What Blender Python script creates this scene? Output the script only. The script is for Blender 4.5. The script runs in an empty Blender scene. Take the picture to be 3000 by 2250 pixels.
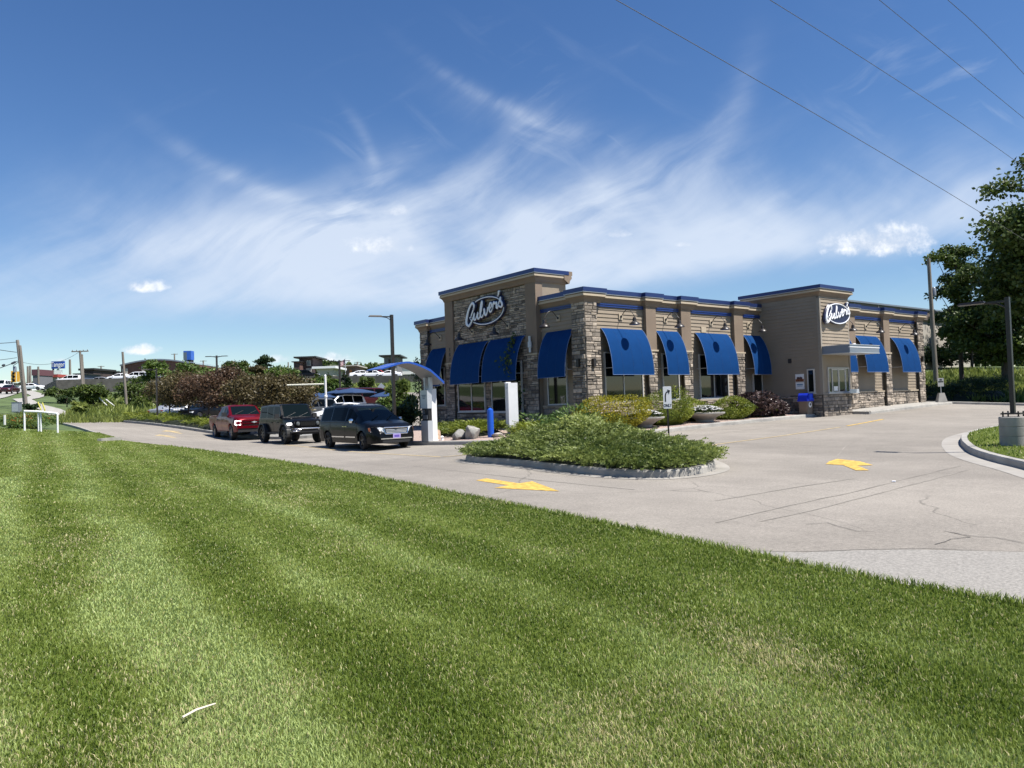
import bpy, bmesh, math, random
import numpy as np
from mathutils import Vector, Matrix
from mathutils.geometry import delaunay_2d_cdt

# ------------------------------------------------------------------ camera, world, sun, exposure
sc = bpy.context.scene
COL = sc.collection
CAM = Vector((-21.3614, -22.4204, 0.2127))
cF = Vector((0.61481808, 0.78819326, 0.02738817))
cR = Vector((0.78861129, -0.61398237, -0.03343465))
cU = Vector((0.00953711, -0.04215485, 0.99906557))
cd = bpy.data.cameras.new("camera"); cam = bpy.data.objects.new("camera", cd); COL.objects.link(cam)
cam.matrix_world = Matrix(((cR.x, cU.x, -cF.x, CAM.x), (cR.y, cU.y, -cF.y, CAM.y), (cR.z, cU.z, -cF.z, CAM.z), (0, 0, 0, 1)))
cd.sensor_width = 36; cd.lens = 36 * 2211.04 / 3000; cd.clip_start = .05; cd.clip_end = 8000
sc.camera = cam
SUN_EL = math.radians(60.5)
sdir = Vector((.47, -.88, 0)).normalized() * math.cos(SUN_EL); sdir.z = math.sin(SUN_EL)
sl = bpy.data.lights.new("sun", 'SUN'); sl.energy = 5.0; sl.angle = math.radians(.53); sl.color = (1, .955, .89)
so = bpy.data.objects.new("sun", sl); COL.objects.link(so); so.location = (0, 0, 60)
so.rotation_euler = sdir.to_track_quat('Z', 'Y').to_euler()
sc.view_settings.view_transform = 'Standard'; sc.view_settings.look = 'None'
sc.view_settings.exposure = 0.72; sc.view_settings.gamma = 1
sc.cycles.max_bounces = 6; sc.cycles.transparent_max_bounces = 6; sc.cycles.diffuse_bounces = 3
sc.cycles.use_adaptive_sampling = True; sc.cycles.adaptive_threshold = .015
try:
    sc.cycles.use_denoising = True
except Exception: pass

def build_world():
    w = bpy.data.worlds.new("World"); sc.world = w; w.use_nodes = True
    nt = w.node_tree; N = nt.nodes; L = nt.links; N.clear()
    out = N.new('ShaderNodeOutputWorld'); bg = N.new('ShaderNodeBackground')
    sky = N.new('ShaderNodeTexSky'); sky.sky_type = 'NISHITA'; sky.sun_disc = False
    sky.sun_elevation = SUN_EL; sky.sun_rotation = math.atan2(sdir.x, sdir.y)
    sky.altitude = 200; sky.air_density = 1.0; sky.dust_density = .15; sky.ozone_density = 2.2
    bg.inputs['Strength'].default_value = .078
    L.new(bg.outputs[0], out.inputs[0])
    def val(x):
        n = N.new('ShaderNodeValue'); n.outputs[0].default_value = x; return n.outputs[0]
    def m(op, a, b=None, c=None, clamp=False):
        n = N.new('ShaderNodeMath'); n.operation = op; n.use_clamp = clamp
        for i, v in enumerate((a, b, c)):
            if v is None: continue
            if isinstance(v, (int, float)): n.inputs[i].default_value = v
            else: L.new(v, n.inputs[i])
        return n.outputs[0]
    def ss(x, a, b):
        n = N.new('ShaderNodeMapRange'); n.interpolation_type = 'SMOOTHSTEP'
        L.new(x, n.inputs[0]); n.inputs[1].default_value = a; n.inputs[2].default_value = b; return n.outputs[0]
    def dot(v, d):
        n = N.new('ShaderNodeVectorMath'); n.operation = 'DOT_PRODUCT'; L.new(v, n.inputs[0]); n.inputs[1].default_value = d; return n.outputs['Value']
    def comb(x, y, z=0.0):
        n = N.new('ShaderNodeCombineXYZ')
        for i, v in enumerate((x, y, z)):
            if isinstance(v, (int, float)): n.inputs[i].default_value = v
            else: L.new(v, n.inputs[i])
        return n.outputs[0]
    def noise(vec, scale, detail=5, rough=.55, dist=0.0, lac=2.0):
        n = N.new('ShaderNodeTexNoise'); n.noise_dimensions = '3D'; L.new(vec, n.inputs['Vector'])
        n.inputs['Scale'].default_value = scale; n.inputs['Detail'].default_value = detail
        n.inputs['Roughness'].default_value = rough; n.inputs['Distortion'].default_value = dist; n.inputs['Lacunarity'].default_value = lac
        return n
    tc = N.new('ShaderNodeTexCoord'); d = tc.outputs['Generated']
    az0 = math.radians(52.0)                      # compass bearing the cloud bank hangs over
    fwd = dot(d, (math.cos(az0), math.sin(az0), 0)); rgt = dot(d, (math.sin(az0), -math.cos(az0), 0)); up = dot(d, (0, 0, 1))
    a = m('DIVIDE', rgt, m('MAXIMUM', m('ABSOLUTE', fwd), .05))       # tangent of bearing
    e = m('DIVIDE', up, m('MAXIMUM', m('ABSOLUTE', fwd), .05))        # tangent of height
    P = comb(a, e, 0.0)
    # large warp
    wn = noise(P, 2.2, 3, .5)
    def warp(amount, vec=P):
        v = N.new('ShaderNodeVectorMath'); v.operation = 'SUBTRACT'; L.new(wn.outputs['Color'], v.inputs[0]); v.inputs[1].default_value = (.5, .5, .5)
        s = N.new('ShaderNodeVectorMath'); s.operation = 'SCALE'; L.new(v.outputs[0], s.inputs[0]); s.inputs['Scale'].default_value = amount
        t = N.new('ShaderNodeVectorMath'); t.operation = 'ADD'; L.new(vec, t.inputs[0]); L.new(s.outputs[0], t.inputs[1]); return t.outputs[0]
    PW = warp(.16)
    def stretched(vec, ang, sx, sy):
        mp = N.new('ShaderNodeMapping'); mp.vector_type = 'TEXTURE'; L.new(vec, mp.inputs[0])
        mp.inputs['Rotation'].default_value = (0, 0, ang); mp.inputs['Scale'].default_value = (sx, sy, 1); return mp.outputs[0]
    n_big = noise(PW, 3.4, 4, .5).outputs[0]
    n_st1 = noise(stretched(PW, math.radians(24), 1.0, .2), 5.0, 8, .58).outputs[0]
    n_st2 = noise(stretched(warp(.22), math.radians(-30), 1.0, .22), 4.6, 8, .56).outputs[0]
    n_fine = noise(PW, 11, 7, .62).outputs[0]
    # veil: broad bank, dense low, fading up
    lowedge = m('ADD', m('ADD', .108, m('MULTIPLY', m('MAXIMUM', a, 0.0), .12)), m('MULTIPLY', m('SUBTRACT', n_big, .5), .03))
    em = m('SUBTRACT', e, lowedge)
    lo = ss(em, -.012, .05)
    topfade = m('SUBTRACT', 1.0, ss(m('SUBTRACT', e, m('MULTIPLY', m('SUBTRACT', n_big, .5), .30)), .17, .40))
    bankx = m('MULTIPLY_ADD', ss(a, -.75, -.15), .5, .5)
    dens = m('MULTIPLY', m('MULTIPLY', lo, topfade), bankx)
    tex = m('ADD', m('ADD', m('MULTIPLY', n_st1, .55), m('MULTIPLY', n_st2, .3)), m('MULTIPLY', n_fine, .2))
    veil = m('ADD', m('MULTIPLY', dens, .20), m('MULTIPLY', m('MULTIPLY', dens, .85), ss(m('ADD', tex, m('MULTIPLY', dens, .40)), .46, 1.0)), clamp=True)
    # high wisps
    hi = m('MULTIPLY', ss(e, .1, .22), m('SUBTRACT', 1.0, ss(e, .36, .56)))
    hi = m('MULTIPLY', hi, ss(a, -.62, -.05))
    wis = m('MULTIPLY', m('MULTIPLY', ss(n_st2, .5, .82), ss(n_big, .36, .66)), m('MULTIPLY', hi, .6))
    wis2 = m('MULTIPLY', m('MULTIPLY', ss(n_st1, .54, .84), ss(n_big, .34, .6)), m('MULTIPLY', hi, .5))
    cir = m('MAXIMUM', m('MAXIMUM', veil, wis), wis2)
    # hero wisps: soft curved strokes (start, bend, end in the same tangent plane)
    def stroke(ax, ex, ang, ln, wd, curv, amp):
        da = m('SUBTRACT', a, ax); de = m('SUBTRACT', e, ex); c, s = math.cos(ang), math.sin(ang)
        u = m('ADD', m('MULTIPLY', da, c), m('MULTIPLY', de, s)); v = m('SUBTRACT', m('MULTIPLY', de, c), m('MULTIPLY', da, s))
        v = m('SUBTRACT', v, m('MULTIPLY', m('MULTIPLY', u, u), curv))
        v = m('ADD', v, m('MULTIPLY', m('SUBTRACT', n_fine, .5), wd * 1.6))
        q = m('ADD', m('POWER', m('ABSOLUTE', m('DIVIDE', u, ln)), 2.0), m('POWER', m('ABSOLUTE', m('DIVIDE', v, wd)), 2.0))
        g = m('POWER', 2.718, m('MULTIPLY', q, -1.0))
        return m('MULTIPLY', m('MULTIPLY', g, ss(n_st1, .25, .7)), amp)
    for args in ((-.20, .285, .78, .07, .012, -2.0, .55), (-.235, .255, .5, .11, .02, -1.2, .5), (-.33, .30, -.45, .12, .012, .6, .4),
                 (-.18, .345, 1.9, .05, .008, 2.0, .28), (-.02, .41, -.5, .09, .010, .8, .34), (.05, .37, -.3, .12, .022, .6, .28),
                 (-.06, .29, .5, .14, .03, .5, .45), (.30, .37, 1.1, .09, .02, 1.0, .25), (-.36, .24, .1, .2, .03, .2, .3), (.1, .26, .4, .22, .035, -.3, .4)):
        cir = m('ADD', cir, stroke(*args), clamp=True)
    # cumulus puffs
    cn = noise(P, 26, 6, .6).outputs[0]; cn2 = noise(P, 75, 4, .6).outputs[0]
    cum = None; under = None
    for ax, ex, ra, re, dn in ((.492, .196, .088, .032, 1.0), (.43, .20, .03, .018, .55), (-.484, .172, .034, .0125, 1.0), (-.492, .088, .029, .0105, 1.0), (-.24, .066, .03, .013, 1.0),
                          (-.17, .215, .05, .019, .75), (-.145, .262, .02, .01, .5), (.148, .222, .018, .008, .35), (.235, .205, .014, .005, .3), (-.6, .078, .02, .005, .6), (-.31, .07, .02, .008, .6)):
        qa = m('DIVIDE', m('SUBTRACT', a, ax), ra)
        dv = m('SUBTRACT', e, ex); qe = m('DIVIDE', dv, re)
        qe = m('MULTIPLY', qe, m('MULTIPLY_ADD', m('LESS_THAN', dv, 0.0), .9, 1.0))     # flat underside
        q = m('ADD', m('MULTIPLY', qa, qa), m('MULTIPLY', qe, qe))
        f = m('SUBTRACT', m('ADD', 1.0, m('ADD', m('MULTIPLY', m('SUBTRACT', cn, .5), 2.6), m('MULTIPLY', m('SUBTRACT', cn2, .5), 1.6))), q)
        g = m('MULTIPLY', ss(f, -.05, 1.5), dn)
        cum = g if cum is None else m('MAXIMUM', cum, g)
    shade = m('ADD', m('MULTIPLY', ss(cn2, .3, .7), .45), m('MULTIPLY', ss(cn, .38, .6), .55))
    up0 = ss(up, -.02, 0.0)
    front = ss(fwd, 0.05, .25)
    # colours: tint the sky towards the photo's saturated blue, then lay clouds over it
    hs = N.new('ShaderNodeHueSaturation'); hs.inputs['Hue'].default_value = .508; hs.inputs['Saturation'].default_value = 1.24; hs.inputs['Value'].default_value = 1.0
    L.new(sky.outputs[0], hs.inputs['Color'])
    mx = N.new('ShaderNodeMixRGB'); L.new(m('MULTIPLY', m('MULTIPLY', cir, .84), m('MULTIPLY', up0, front)), mx.inputs[0]); L.new(hs.outputs[0], mx.inputs[1]); mx.inputs[2].default_value = (5.9, 6.6, 7.7, 1)
    mx2 = N.new('ShaderNodeMixRGB'); L.new(m('MULTIPLY', cum, m('MULTIPLY', up0, front)), mx2.inputs[0]); L.new(mx.outputs[0], mx2.inputs[1])
    cc = N.new('ShaderNodeMixRGB'); L.new(shade, cc.inputs[0]); cc.inputs[1].default_value = (5.2, 5.8, 6.8, 1); cc.inputs[2].default_value = (8.6, 8.8, 9.2, 1)
    L.new(cc.outputs[0], mx2.inputs[2])
    L.new(mx2.outputs[0], bg.inputs[0])
build_world()

# ------------------------------------------------------------------ helpers
rng = np.random.default_rng(7); R = random.Random(5)

def tag(o, label=None, cat=None, group=None, kind=None):
    if label: o['label'] = label
    if cat: o['category'] = cat
    if group: o['group'] = group
    if kind: o['kind'] = kind
    return o
def empty(name, loc, rz=0, label=None, cat=None, group=None):
    o = bpy.data.objects.new(name, None); COL.objects.link(o); o.location = loc; o.rotation_euler = (0, 0, rz)
    o.empty_display_size = .2
    return tag(o, label, cat, group)
def copy_tree(o, parent=None):
    c = o.copy(); COL.objects.link(c)
    if parent: c.parent = parent; c.matrix_parent_inverse = o.matrix_parent_inverse.copy()
    for ch in list(o.children): copy_tree(ch, c)
    return c

def mat(name, col, rough=.7, metal=0, spec=.5, var=0, vscale=4, bump=0, bscale=30, coat=0, col2=None, emit=None, attr=False, fine=0, alpha=None, trans=0, stretch=None):
    m = bpy.data.materials.new(name); m.use_nodes = True; nt = m.node_tree; N = nt.nodes; L = nt.links
    b = N['Principled BSDF']; b.inputs['Roughness'].default_value = rough; b.inputs['Metallic'].default_value = metal
    b.inputs['Specular IOR Level'].default_value = spec; b.inputs['Coat Weight'].default_value = coat; b.inputs['Coat Roughness'].default_value = .04
    b.inputs['Base Color'].default_value = (*col, 1)
    tc = N.new('ShaderNodeTexCoord'); vec = tc.outputs['Object']
    if stretch:
        mp = N.new('ShaderNodeMapping'); mp.inputs['Scale'].default_value = stretch; L.new(vec, mp.inputs[0]); vec = mp.outputs[0]
    cur = None
    if attr:
        at = N.new('ShaderNodeAttribute'); at.attribute_name = 'tint'
        mx = N.new('ShaderNodeMixRGB'); L.new(at.outputs['Fac'], mx.inputs[0]); mx.inputs[1].default_value = (*col, 1); mx.inputs[2].default_value = (*(col2 or col), 1); cur = mx.outputs[0]
    if var:
        n = N.new('ShaderNodeTexNoise'); n.inputs['Scale'].default_value = vscale; n.inputs['Detail'].default_value = 6; L.new(vec, n.inputs['Vector'])
        mr = N.new('ShaderNodeMapRange'); L.new(n.outputs[0], mr.inputs[0]); mr.inputs[1].default_value = .3; mr.inputs[2].default_value = .7; mr.inputs[3].default_value = 1 - var; mr.inputs[4].default_value = 1 + var
        mm = N.new('ShaderNodeMixRGB'); mm.blend_type = 'MULTIPLY'; mm.inputs[0].default_value = 1
        if cur is None: mm.inputs[1].default_value = (*col, 1)
        else: L.new(cur, mm.inputs[1])
        L.new(mr.outputs[0], mm.inputs[2]); cur = mm.outputs[0]
    if cur is not None: L.new(cur, b.inputs['Base Color'])
    if bump:
        n = N.new('ShaderNodeTexNoise'); n.inputs['Scale'].default_value = bscale; n.inputs['Detail'].default_value = 5; L.new(vec, n.inputs['Vector'])
        bp = N.new('ShaderNodeBump'); bp.inputs['Strength'].default_value = bump; bp.inputs['Distance'].default_value = .02; L.new(n.outputs[0], bp.inputs['Height']); L.new(bp.outputs[0], b.inputs['Normal'])
    if emit: b.inputs['Emission Color'].default_value = (*col, 1); b.inputs['Emission Strength'].default_value = emit
    if trans:
        t = N.new('ShaderNodeBsdfTranslucent'); mxs = N.new('ShaderNodeMixShader'); mxs.inputs[0].default_value = trans
        if cur is not None: L.new(cur, t.inputs[0])
        else: t.inputs[0].default_value = (*col, 1)
        L.new(b.outputs[0], mxs.inputs[1]); L.new(t.outputs[0], mxs.inputs[2]); L.new(mxs.outputs[0], N['Material Output'].inputs[0])
    return m

def mesh_np(name, V, faces_loop, starts, totals, mats, tint=None, parent=None, smooth=False):
    me = bpy.data.meshes.new(name); V = np.asarray(V, dtype=np.float32)
    me.vertices.add(len(V)); me.vertices.foreach_set('co', V.ravel())
    me.loops.add(len(faces_loop)); me.loops.foreach_set('vertex_index', np.asarray(faces_loop, dtype=np.int32))
    me.polygons.add(len(starts)); me.polygons.foreach_set('loop_start', np.asarray(starts, dtype=np.int32))
    try: me.polygons.foreach_set('loop_total', np.asarray(totals, dtype=np.int32))
    except Exception: pass
    if tint is not None:
        a = me.attributes.new('tint', 'FLOAT', 'POINT'); a.data.foreach_set('value', np.asarray(tint, dtype=np.float32))
    me.update(calc_edges=True)
    for m_ in (mats if isinstance(mats, (list, tuple)) else [mats]): me.materials.append(m_)
    if smooth: me.polygons.foreach_set('use_smooth', np.ones(len(starts), dtype=bool))
    o = bpy.data.objects.new(name, me); COL.objects.link(o)
    if parent: o.parent = parent
    return o

class MB:
    """collects shapes; build() links them as one mesh object"""
    def __init__(s): s.v = []; s.f = []; s.t = []; s.mi = []
    def add(s, vs, fs, tint=.5, mi=0):
        b = len(s.v); s.v += [tuple(v) for v in vs]; s.t += [tint] * len(vs)
        s.f += [tuple(b + i for i in f) for f in fs]; s.mi += [mi] * len(fs); return s
    def box(s, x0, y0, z0, x1, y1, z1, mi=0, tint=.5):
        vs = [(x, y, z) for z in (z0, z1) for y in (y0, y1) for x in (x0, x1)]
        return s.add(vs, [(0, 2, 3, 1), (4, 5, 7, 6), (0, 1, 5, 4), (2, 6, 7, 3), (0, 4, 6, 2), (1, 3, 7, 5)], tint, mi)
    def obox(s, c, ax, ay, az, mi=0, tint=.5, taper=1.0):
        """box from centre and three half-axis vectors; the +az end may taper"""
        c, ax, ay, az = map(Vector, (c, ax, ay, az)); vs = []
        for k, t in ((-1, 1.0), (1, taper)):
            for j in (-1, 1):
                for i in (-1, 1): vs.append(c + ax * i * t + ay * j * t + az * k)
        return s.add(vs, [(0, 2, 3, 1), (4, 5, 7, 6), (0, 1, 5, 4), (2, 6, 7, 3), (0, 4, 6, 2), (1, 3, 7, 5)], tint, mi)
    def tube(s, pts, r, n=8, mi=0, tint=.5, caps=True, flat=None):
        pts = [Vector(p) for p in pts]; rr = r if isinstance(r, (list, tuple)) else [r] * len(pts)
        vs = []; up = None
        for i, p in enumerate(pts):
            t = (pts[min(i + 1, len(pts) - 1)] - pts[max(i - 1, 0)]); t = t.normalized() if t.length > 1e-9 else Vector((0, 0, 1))
            if up is None:
                up = Vector((0, 0, 1)) if abs(t.z) < .9 else Vector((1, 0, 0))
            a = t.cross(up); a = a.normalized() if a.length > 1e-6 else t.orthogonal().normalized()
            b = a.cross(t).normalized(); up = b
            for k in range(n):
                an = 2 * math.pi * k / n; d = a * math.cos(an) + b * math.sin(an)
                if flat: nrm, fr = flat; d = d - nrm * d.dot(nrm) * (1 - fr)
                vs.append(p + d * rr[i])
        fs = []
        for i in range(len(pts) - 1):
            for k in range(n):
                k2 = (k + 1) % n; fs.append((i * n + k, i * n + k2, (i + 1) * n + k2, (i + 1) * n + k))
        if caps: fs.append(tuple(range(n - 1, -1, -1))); fs.append(tuple((len(pts) - 1) * n + k for k in range(n)))
        return s.add(vs, fs, tint, mi)
    def lathe(s, c, prof, n=20, mi=0, axis=None, tint=.5, sx=1.0, sy=1.0):
        """prof: (radius, height) pairs turned about axis through c"""
        c = Vector(c); az = Vector(axis).normalized() if axis is not None else Vector((0, 0, 1))
        ax = az.orthogonal().normalized() if axis is not None else Vector((1, 0, 0)); ay = az.cross(ax)
        vs = [c + az * h + (ax * math.cos(2 * math.pi * k / n) * sx + ay * math.sin(2 * math.pi * k / n) * sy) * r for r, h in prof for k in range(n)]
        fs = [(i * n + k, i * n + (k + 1) % n, (i + 1) * n + (k + 1) % n, (i + 1) * n + k) for i in range(len(prof) - 1) for k in range(n)]
        if prof[0][0] > 1e-4: fs.append(tuple(range(n - 1, -1, -1)))
        if prof[-1][0] > 1e-4: fs.append(tuple((len(prof) - 1) * n + k for k in range(n)))
        return s.add(vs, fs, tint, mi)
    def prism(s, poly, origin, ux, uy, depth, mi=0, tint=.5):
        """flat polygon (u,v list) in plane ux,uy from origin, extruded by vector depth"""
        origin, ux, uy, depth = map(Vector, (origin, ux, uy, depth)); n = len(poly)
        vs = [origin + ux * u + uy * v for u, v in poly] + [origin + ux * u + uy * v + depth for u, v in poly]
        fs = [tuple(range(n)), tuple(range(2 * n - 1, n - 1, -1))] + [(i, n + i, n + (i + 1) % n, (i + 1) % n) for i in range(n)]
        return s.add(vs, fs, tint, mi)
    def build(s, name, mats, parent=None, smooth=None):
        me = bpy.data.meshes.new(name); me.from_pydata(s.v, [], s.f)
        a = me.attributes.new('tint', 'FLOAT', 'POINT'); a.data.foreach_set('value', s.t)
        for m_ in (mats if isinstance(mats, (list, tuple)) else [mats]): me.materials.append(m_)
        me.polygons.foreach_set('material_index', s.mi)
        bm = bmesh.new(); bm.from_mesh(me); bmesh.ops.recalc_face_normals(bm, faces=bm.faces); bm.to_mesh(me); bm.free()
        if smooth is not None:
            me.polygons.foreach_set('use_smooth', np.ones(len(me.polygons), dtype=bool)); me.set_sharp_from_angle(angle=math.radians(smooth))
        o = bpy.data.objects.new(name, me); COL.objects.link(o)
        if parent: o.parent = parent
        return o

def vnoise(x, y, seed=0):
    """smooth 2-D value noise in 0..1"""
    xi = np.floor(x).astype(np.int64); yi = np.floor(y).astype(np.int64); fx = x - xi; fy = y - yi
    fx = fx * fx * (3 - 2 * fx); fy = fy * fy * (3 - 2 * fy)
    def hsh(a, b):
        n = (a * 374761393 + b * 668265263 + seed * 1442695041) & 0xffffffff
        n = ((n ^ (n >> 13)) * 1274126177) & 0xffffffff
        return ((n ^ (n >> 16)) & 0xffff) / 65535.0
    return (hsh(xi, yi) * (1 - fx) + hsh(xi + 1, yi) * fx) * (1 - fy) + (hsh(xi, yi + 1) * (1 - fx) + hsh(xi + 1, yi + 1) * fx) * fy

# ------------------------------------------------------------------ terrain heights (surveyed spot heights, thin-plate spline)
SPOT = np.array([(-17.57,20.31,-.27),(-16.2,19.25,-.46),(-13.51,45.05,.1),(-5.68,56.71,-.05),(-13.97,17.83,-.85),(-7.38,21.28,-1.27),(-7.86,12.77,-1.28),(-7,4.24,-1.36),(-20.26,-5.37,-1.15),(-21.09,-18.06,-1.4),(-19.27,-19.65,-1.42),(-17.72,-21.04,-1.42),(-12.51,-3.47,-1.42),(12.39,-2.72,-.87),(27.39,-2.69,-.64),(29.22,-6.01,-.87),(-10.08,63.89,1.27),(-10.68,89.68,3.03),(-6.58,111.82,4.07),(-5.46,142.6,5.82),(-13.4,98.13,3.32),(-2.32,83.2,1.78),(19.06,53.83,1.89),(33.34,80.68,3.88),(2.62,28.67,-.35),(42.22,1.57,.17),(66.36,10.58,2.22),(47.76,-6.53,-.4),(14.87,88.77,3.31),(-9.74,-10.77,-1.36),(-9.23,-4.74,-1.38),(-7.86,-12.02,-1.34),(.9,-2.42,-1.1),(-2.36,-13.97,-1.36),(-15.03,-20.3,-1.42),(-11.96,-16.42,-1.4),(-13.83,-9.36,-1.43),(-17.74,-9.46,-1.38),(-.41,-15.25,-1.25),(0,0,-.85),(-.5,6,-.9),(0,13,-.9),(25.7,-2.1,-.5),(15,6,-.7),(26,12,-.5),(-60,-30,-1.4),(20,-40,-1.6),(-21,-23,-1.42)])
def _U(r2): return np.where(r2 > 1e-9, r2 * np.log(np.maximum(r2, 1e-9)) * .5, 0)
def _tps():
    n = len(SPOT); XY = SPOT[:, :2]; K = _U(((XY[:, None] - XY[None]) ** 2).sum(-1)) + 20 * np.eye(n)
    Q = np.c_[np.ones(n), XY]; A = np.zeros((n + 3, n + 3)); A[:n, :n] = K; A[:n, n:] = Q; A[n:, :n] = Q.T
    return np.linalg.solve(A, np.r_[SPOT[:, 2], 0, 0, 0])
_W = _tps()
def hN(x, y):
    x = np.asarray(x, float); y = np.asarray(y, float); n = len(SPOT)
    cx = np.clip(x, -60, 75); cy = np.clip(y, -45, 150)
    z = _U((cx[..., None] - SPOT[:, 0]) ** 2 + (cy[..., None] - SPOT[:, 1]) ** 2) @ _W[:n] + _W[n] + _W[n + 1] * cx + _W[n + 2] * cy
    d = np.hypot(x - cx, y - cy); k = np.clip(d / 200, 0, 1); return z * (1 - k) + 5.0 * k
def h(x, y): return float(hN(np.array([x]), np.array([y]))[0])

def sheet(name, poly, off, m_, step=1.2, thick=0, holes=(), kind='structure', seed=0):
    """polygon laid on the terrain, off metres above it"""
    P = np.array(poly, float); pts = []; n = len(P)
    for i in range(n):
        a, b = P[i], P[(i + 1) % n]; k = max(1, int(np.hypot(*(b - a)) / step))
        pts += [a + (b - a) * j / k for j in range(k)]
    nb = len(pts); edges = [(i, (i + 1) % nb) for i in range(nb)]
    x0, y0 = P.min(0); x1, y1 = P.max(0)
    gx, gy = np.meshgrid(np.arange(x0 + step * .5, x1, step), np.arange(y0 + step * .5, y1, step))
    g = np.c_[gx.ravel(), gy.ravel()]; B = np.array(pts)
    ins = inside(g[:, 0], g[:, 1], P); g = g[ins]
    if len(g):
        dmin = np.min(np.hypot(g[:, None, 0] - B[None, :, 0], g[:, None, 1] - B[None, :, 1]), 1); g = g[dmin > step * .45]
    allp = [Vector(p) for p in pts] + [Vector(p) for p in g]
    vs, es, fs, *_ = delaunay_2d_cdt(allp, edges, [], 1, 1e-5)
    xy = np.array([(v.x, v.y) for v in vs]); z = hN(xy[:, 0], xy[:, 1]) + off
    o = MB(); o.add([(a, b, c) for (a, b), c in zip(xy, z)], [tuple(f) for f in fs])
    ob = o.build(name, m_, smooth=60)
    # faces upward
    me = ob.data
    if len(me.polygons) and me.polygons[0].normal.z < 0: me.flip_normals()
    if kind: ob['kind'] = kind
    return ob
def inside(x, y, P):
    P = np.asarray(P, float); r = np.zeros(len(x), bool); j = len(P) - 1
    for i in range(len(P)):
        xi, yi = P[i]; xj, yj = P[j]
        c = ((yi > y) != (yj > y)) & (x < (xj - xi) * (y - yi) / ((yj - yi) if yj != yi else 1e-12) + xi); r ^= c; j = i
    return r
def smooth_poly(P, it=2, closed=True):
    P = [Vector(p) for p in P]
    for _ in range(it):
        Q = []
        n = len(P)
        for i in range(n if closed else n - 1):
            a, b = P[i], P[(i + 1) % n]; Q += [a * .75 + b * .25, a * .25 + b * .75]
        if not closed: Q = [P[0]] + Q + [P[-1]]
        P = Q
    return [tuple(p) for p in P]
def offset_path(path, d, closed=False):
    """shift a polyline sideways to its left by d, mitred"""
    P = [Vector(p[:2]) for p in path]; n = len(P); out = []
    for i in range(n):
        a = P[i] - P[i - 1] if (i > 0 or closed) else None; b = P[(i + 1) % n] - P[i] if (i < n - 1 or closed) else None
        na = Vector((-a.y, a.x)).normalized() if a is not None and a.length else None; nb = Vector((-b.y, b.x)).normalized() if b is not None and b.length else None
        if na is None: v = nb
        elif nb is None: v = na
        else:
            s = na + nb; v = s / max(.25, 1 + na.dot(nb)) if s.length > 1e-6 else na
        out.append(P[i] + v * d)
    return out
def kerb(name, path, w, hgt, m_, closed=True, base=-.05, side=1):
    """concrete kerb: outer face on path, body to its left (side=1); follows the ground"""
    n = len(path); prof = [(0, base), (.012, hgt * .75), (.035, hgt), (w, hgt), (w, base)]
    rows = []
    for d, z in prof:
        rows.append([(p.x, p.y, h(p.x, p.y) + z) for p in offset_path(path, d * side, closed)])
    mb = MB(); vs = [v for r in rows for v in r]; fs = []
    for i in range(len(prof) - 1):
        for k in range(n if closed else n - 1):
            k2 = (k + 1) % n; fs.append((i * n + k, i * n + k2, (i + 1) * n + k2, (i + 1) * n + k))
    if not closed:
        for k in (0, n - 1): fs.append(tuple(i * n + k for i in range(len(prof))))
    mb.add(vs, fs); o = mb.build(name, m_); o['kind'] = 'structure'; return o
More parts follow.
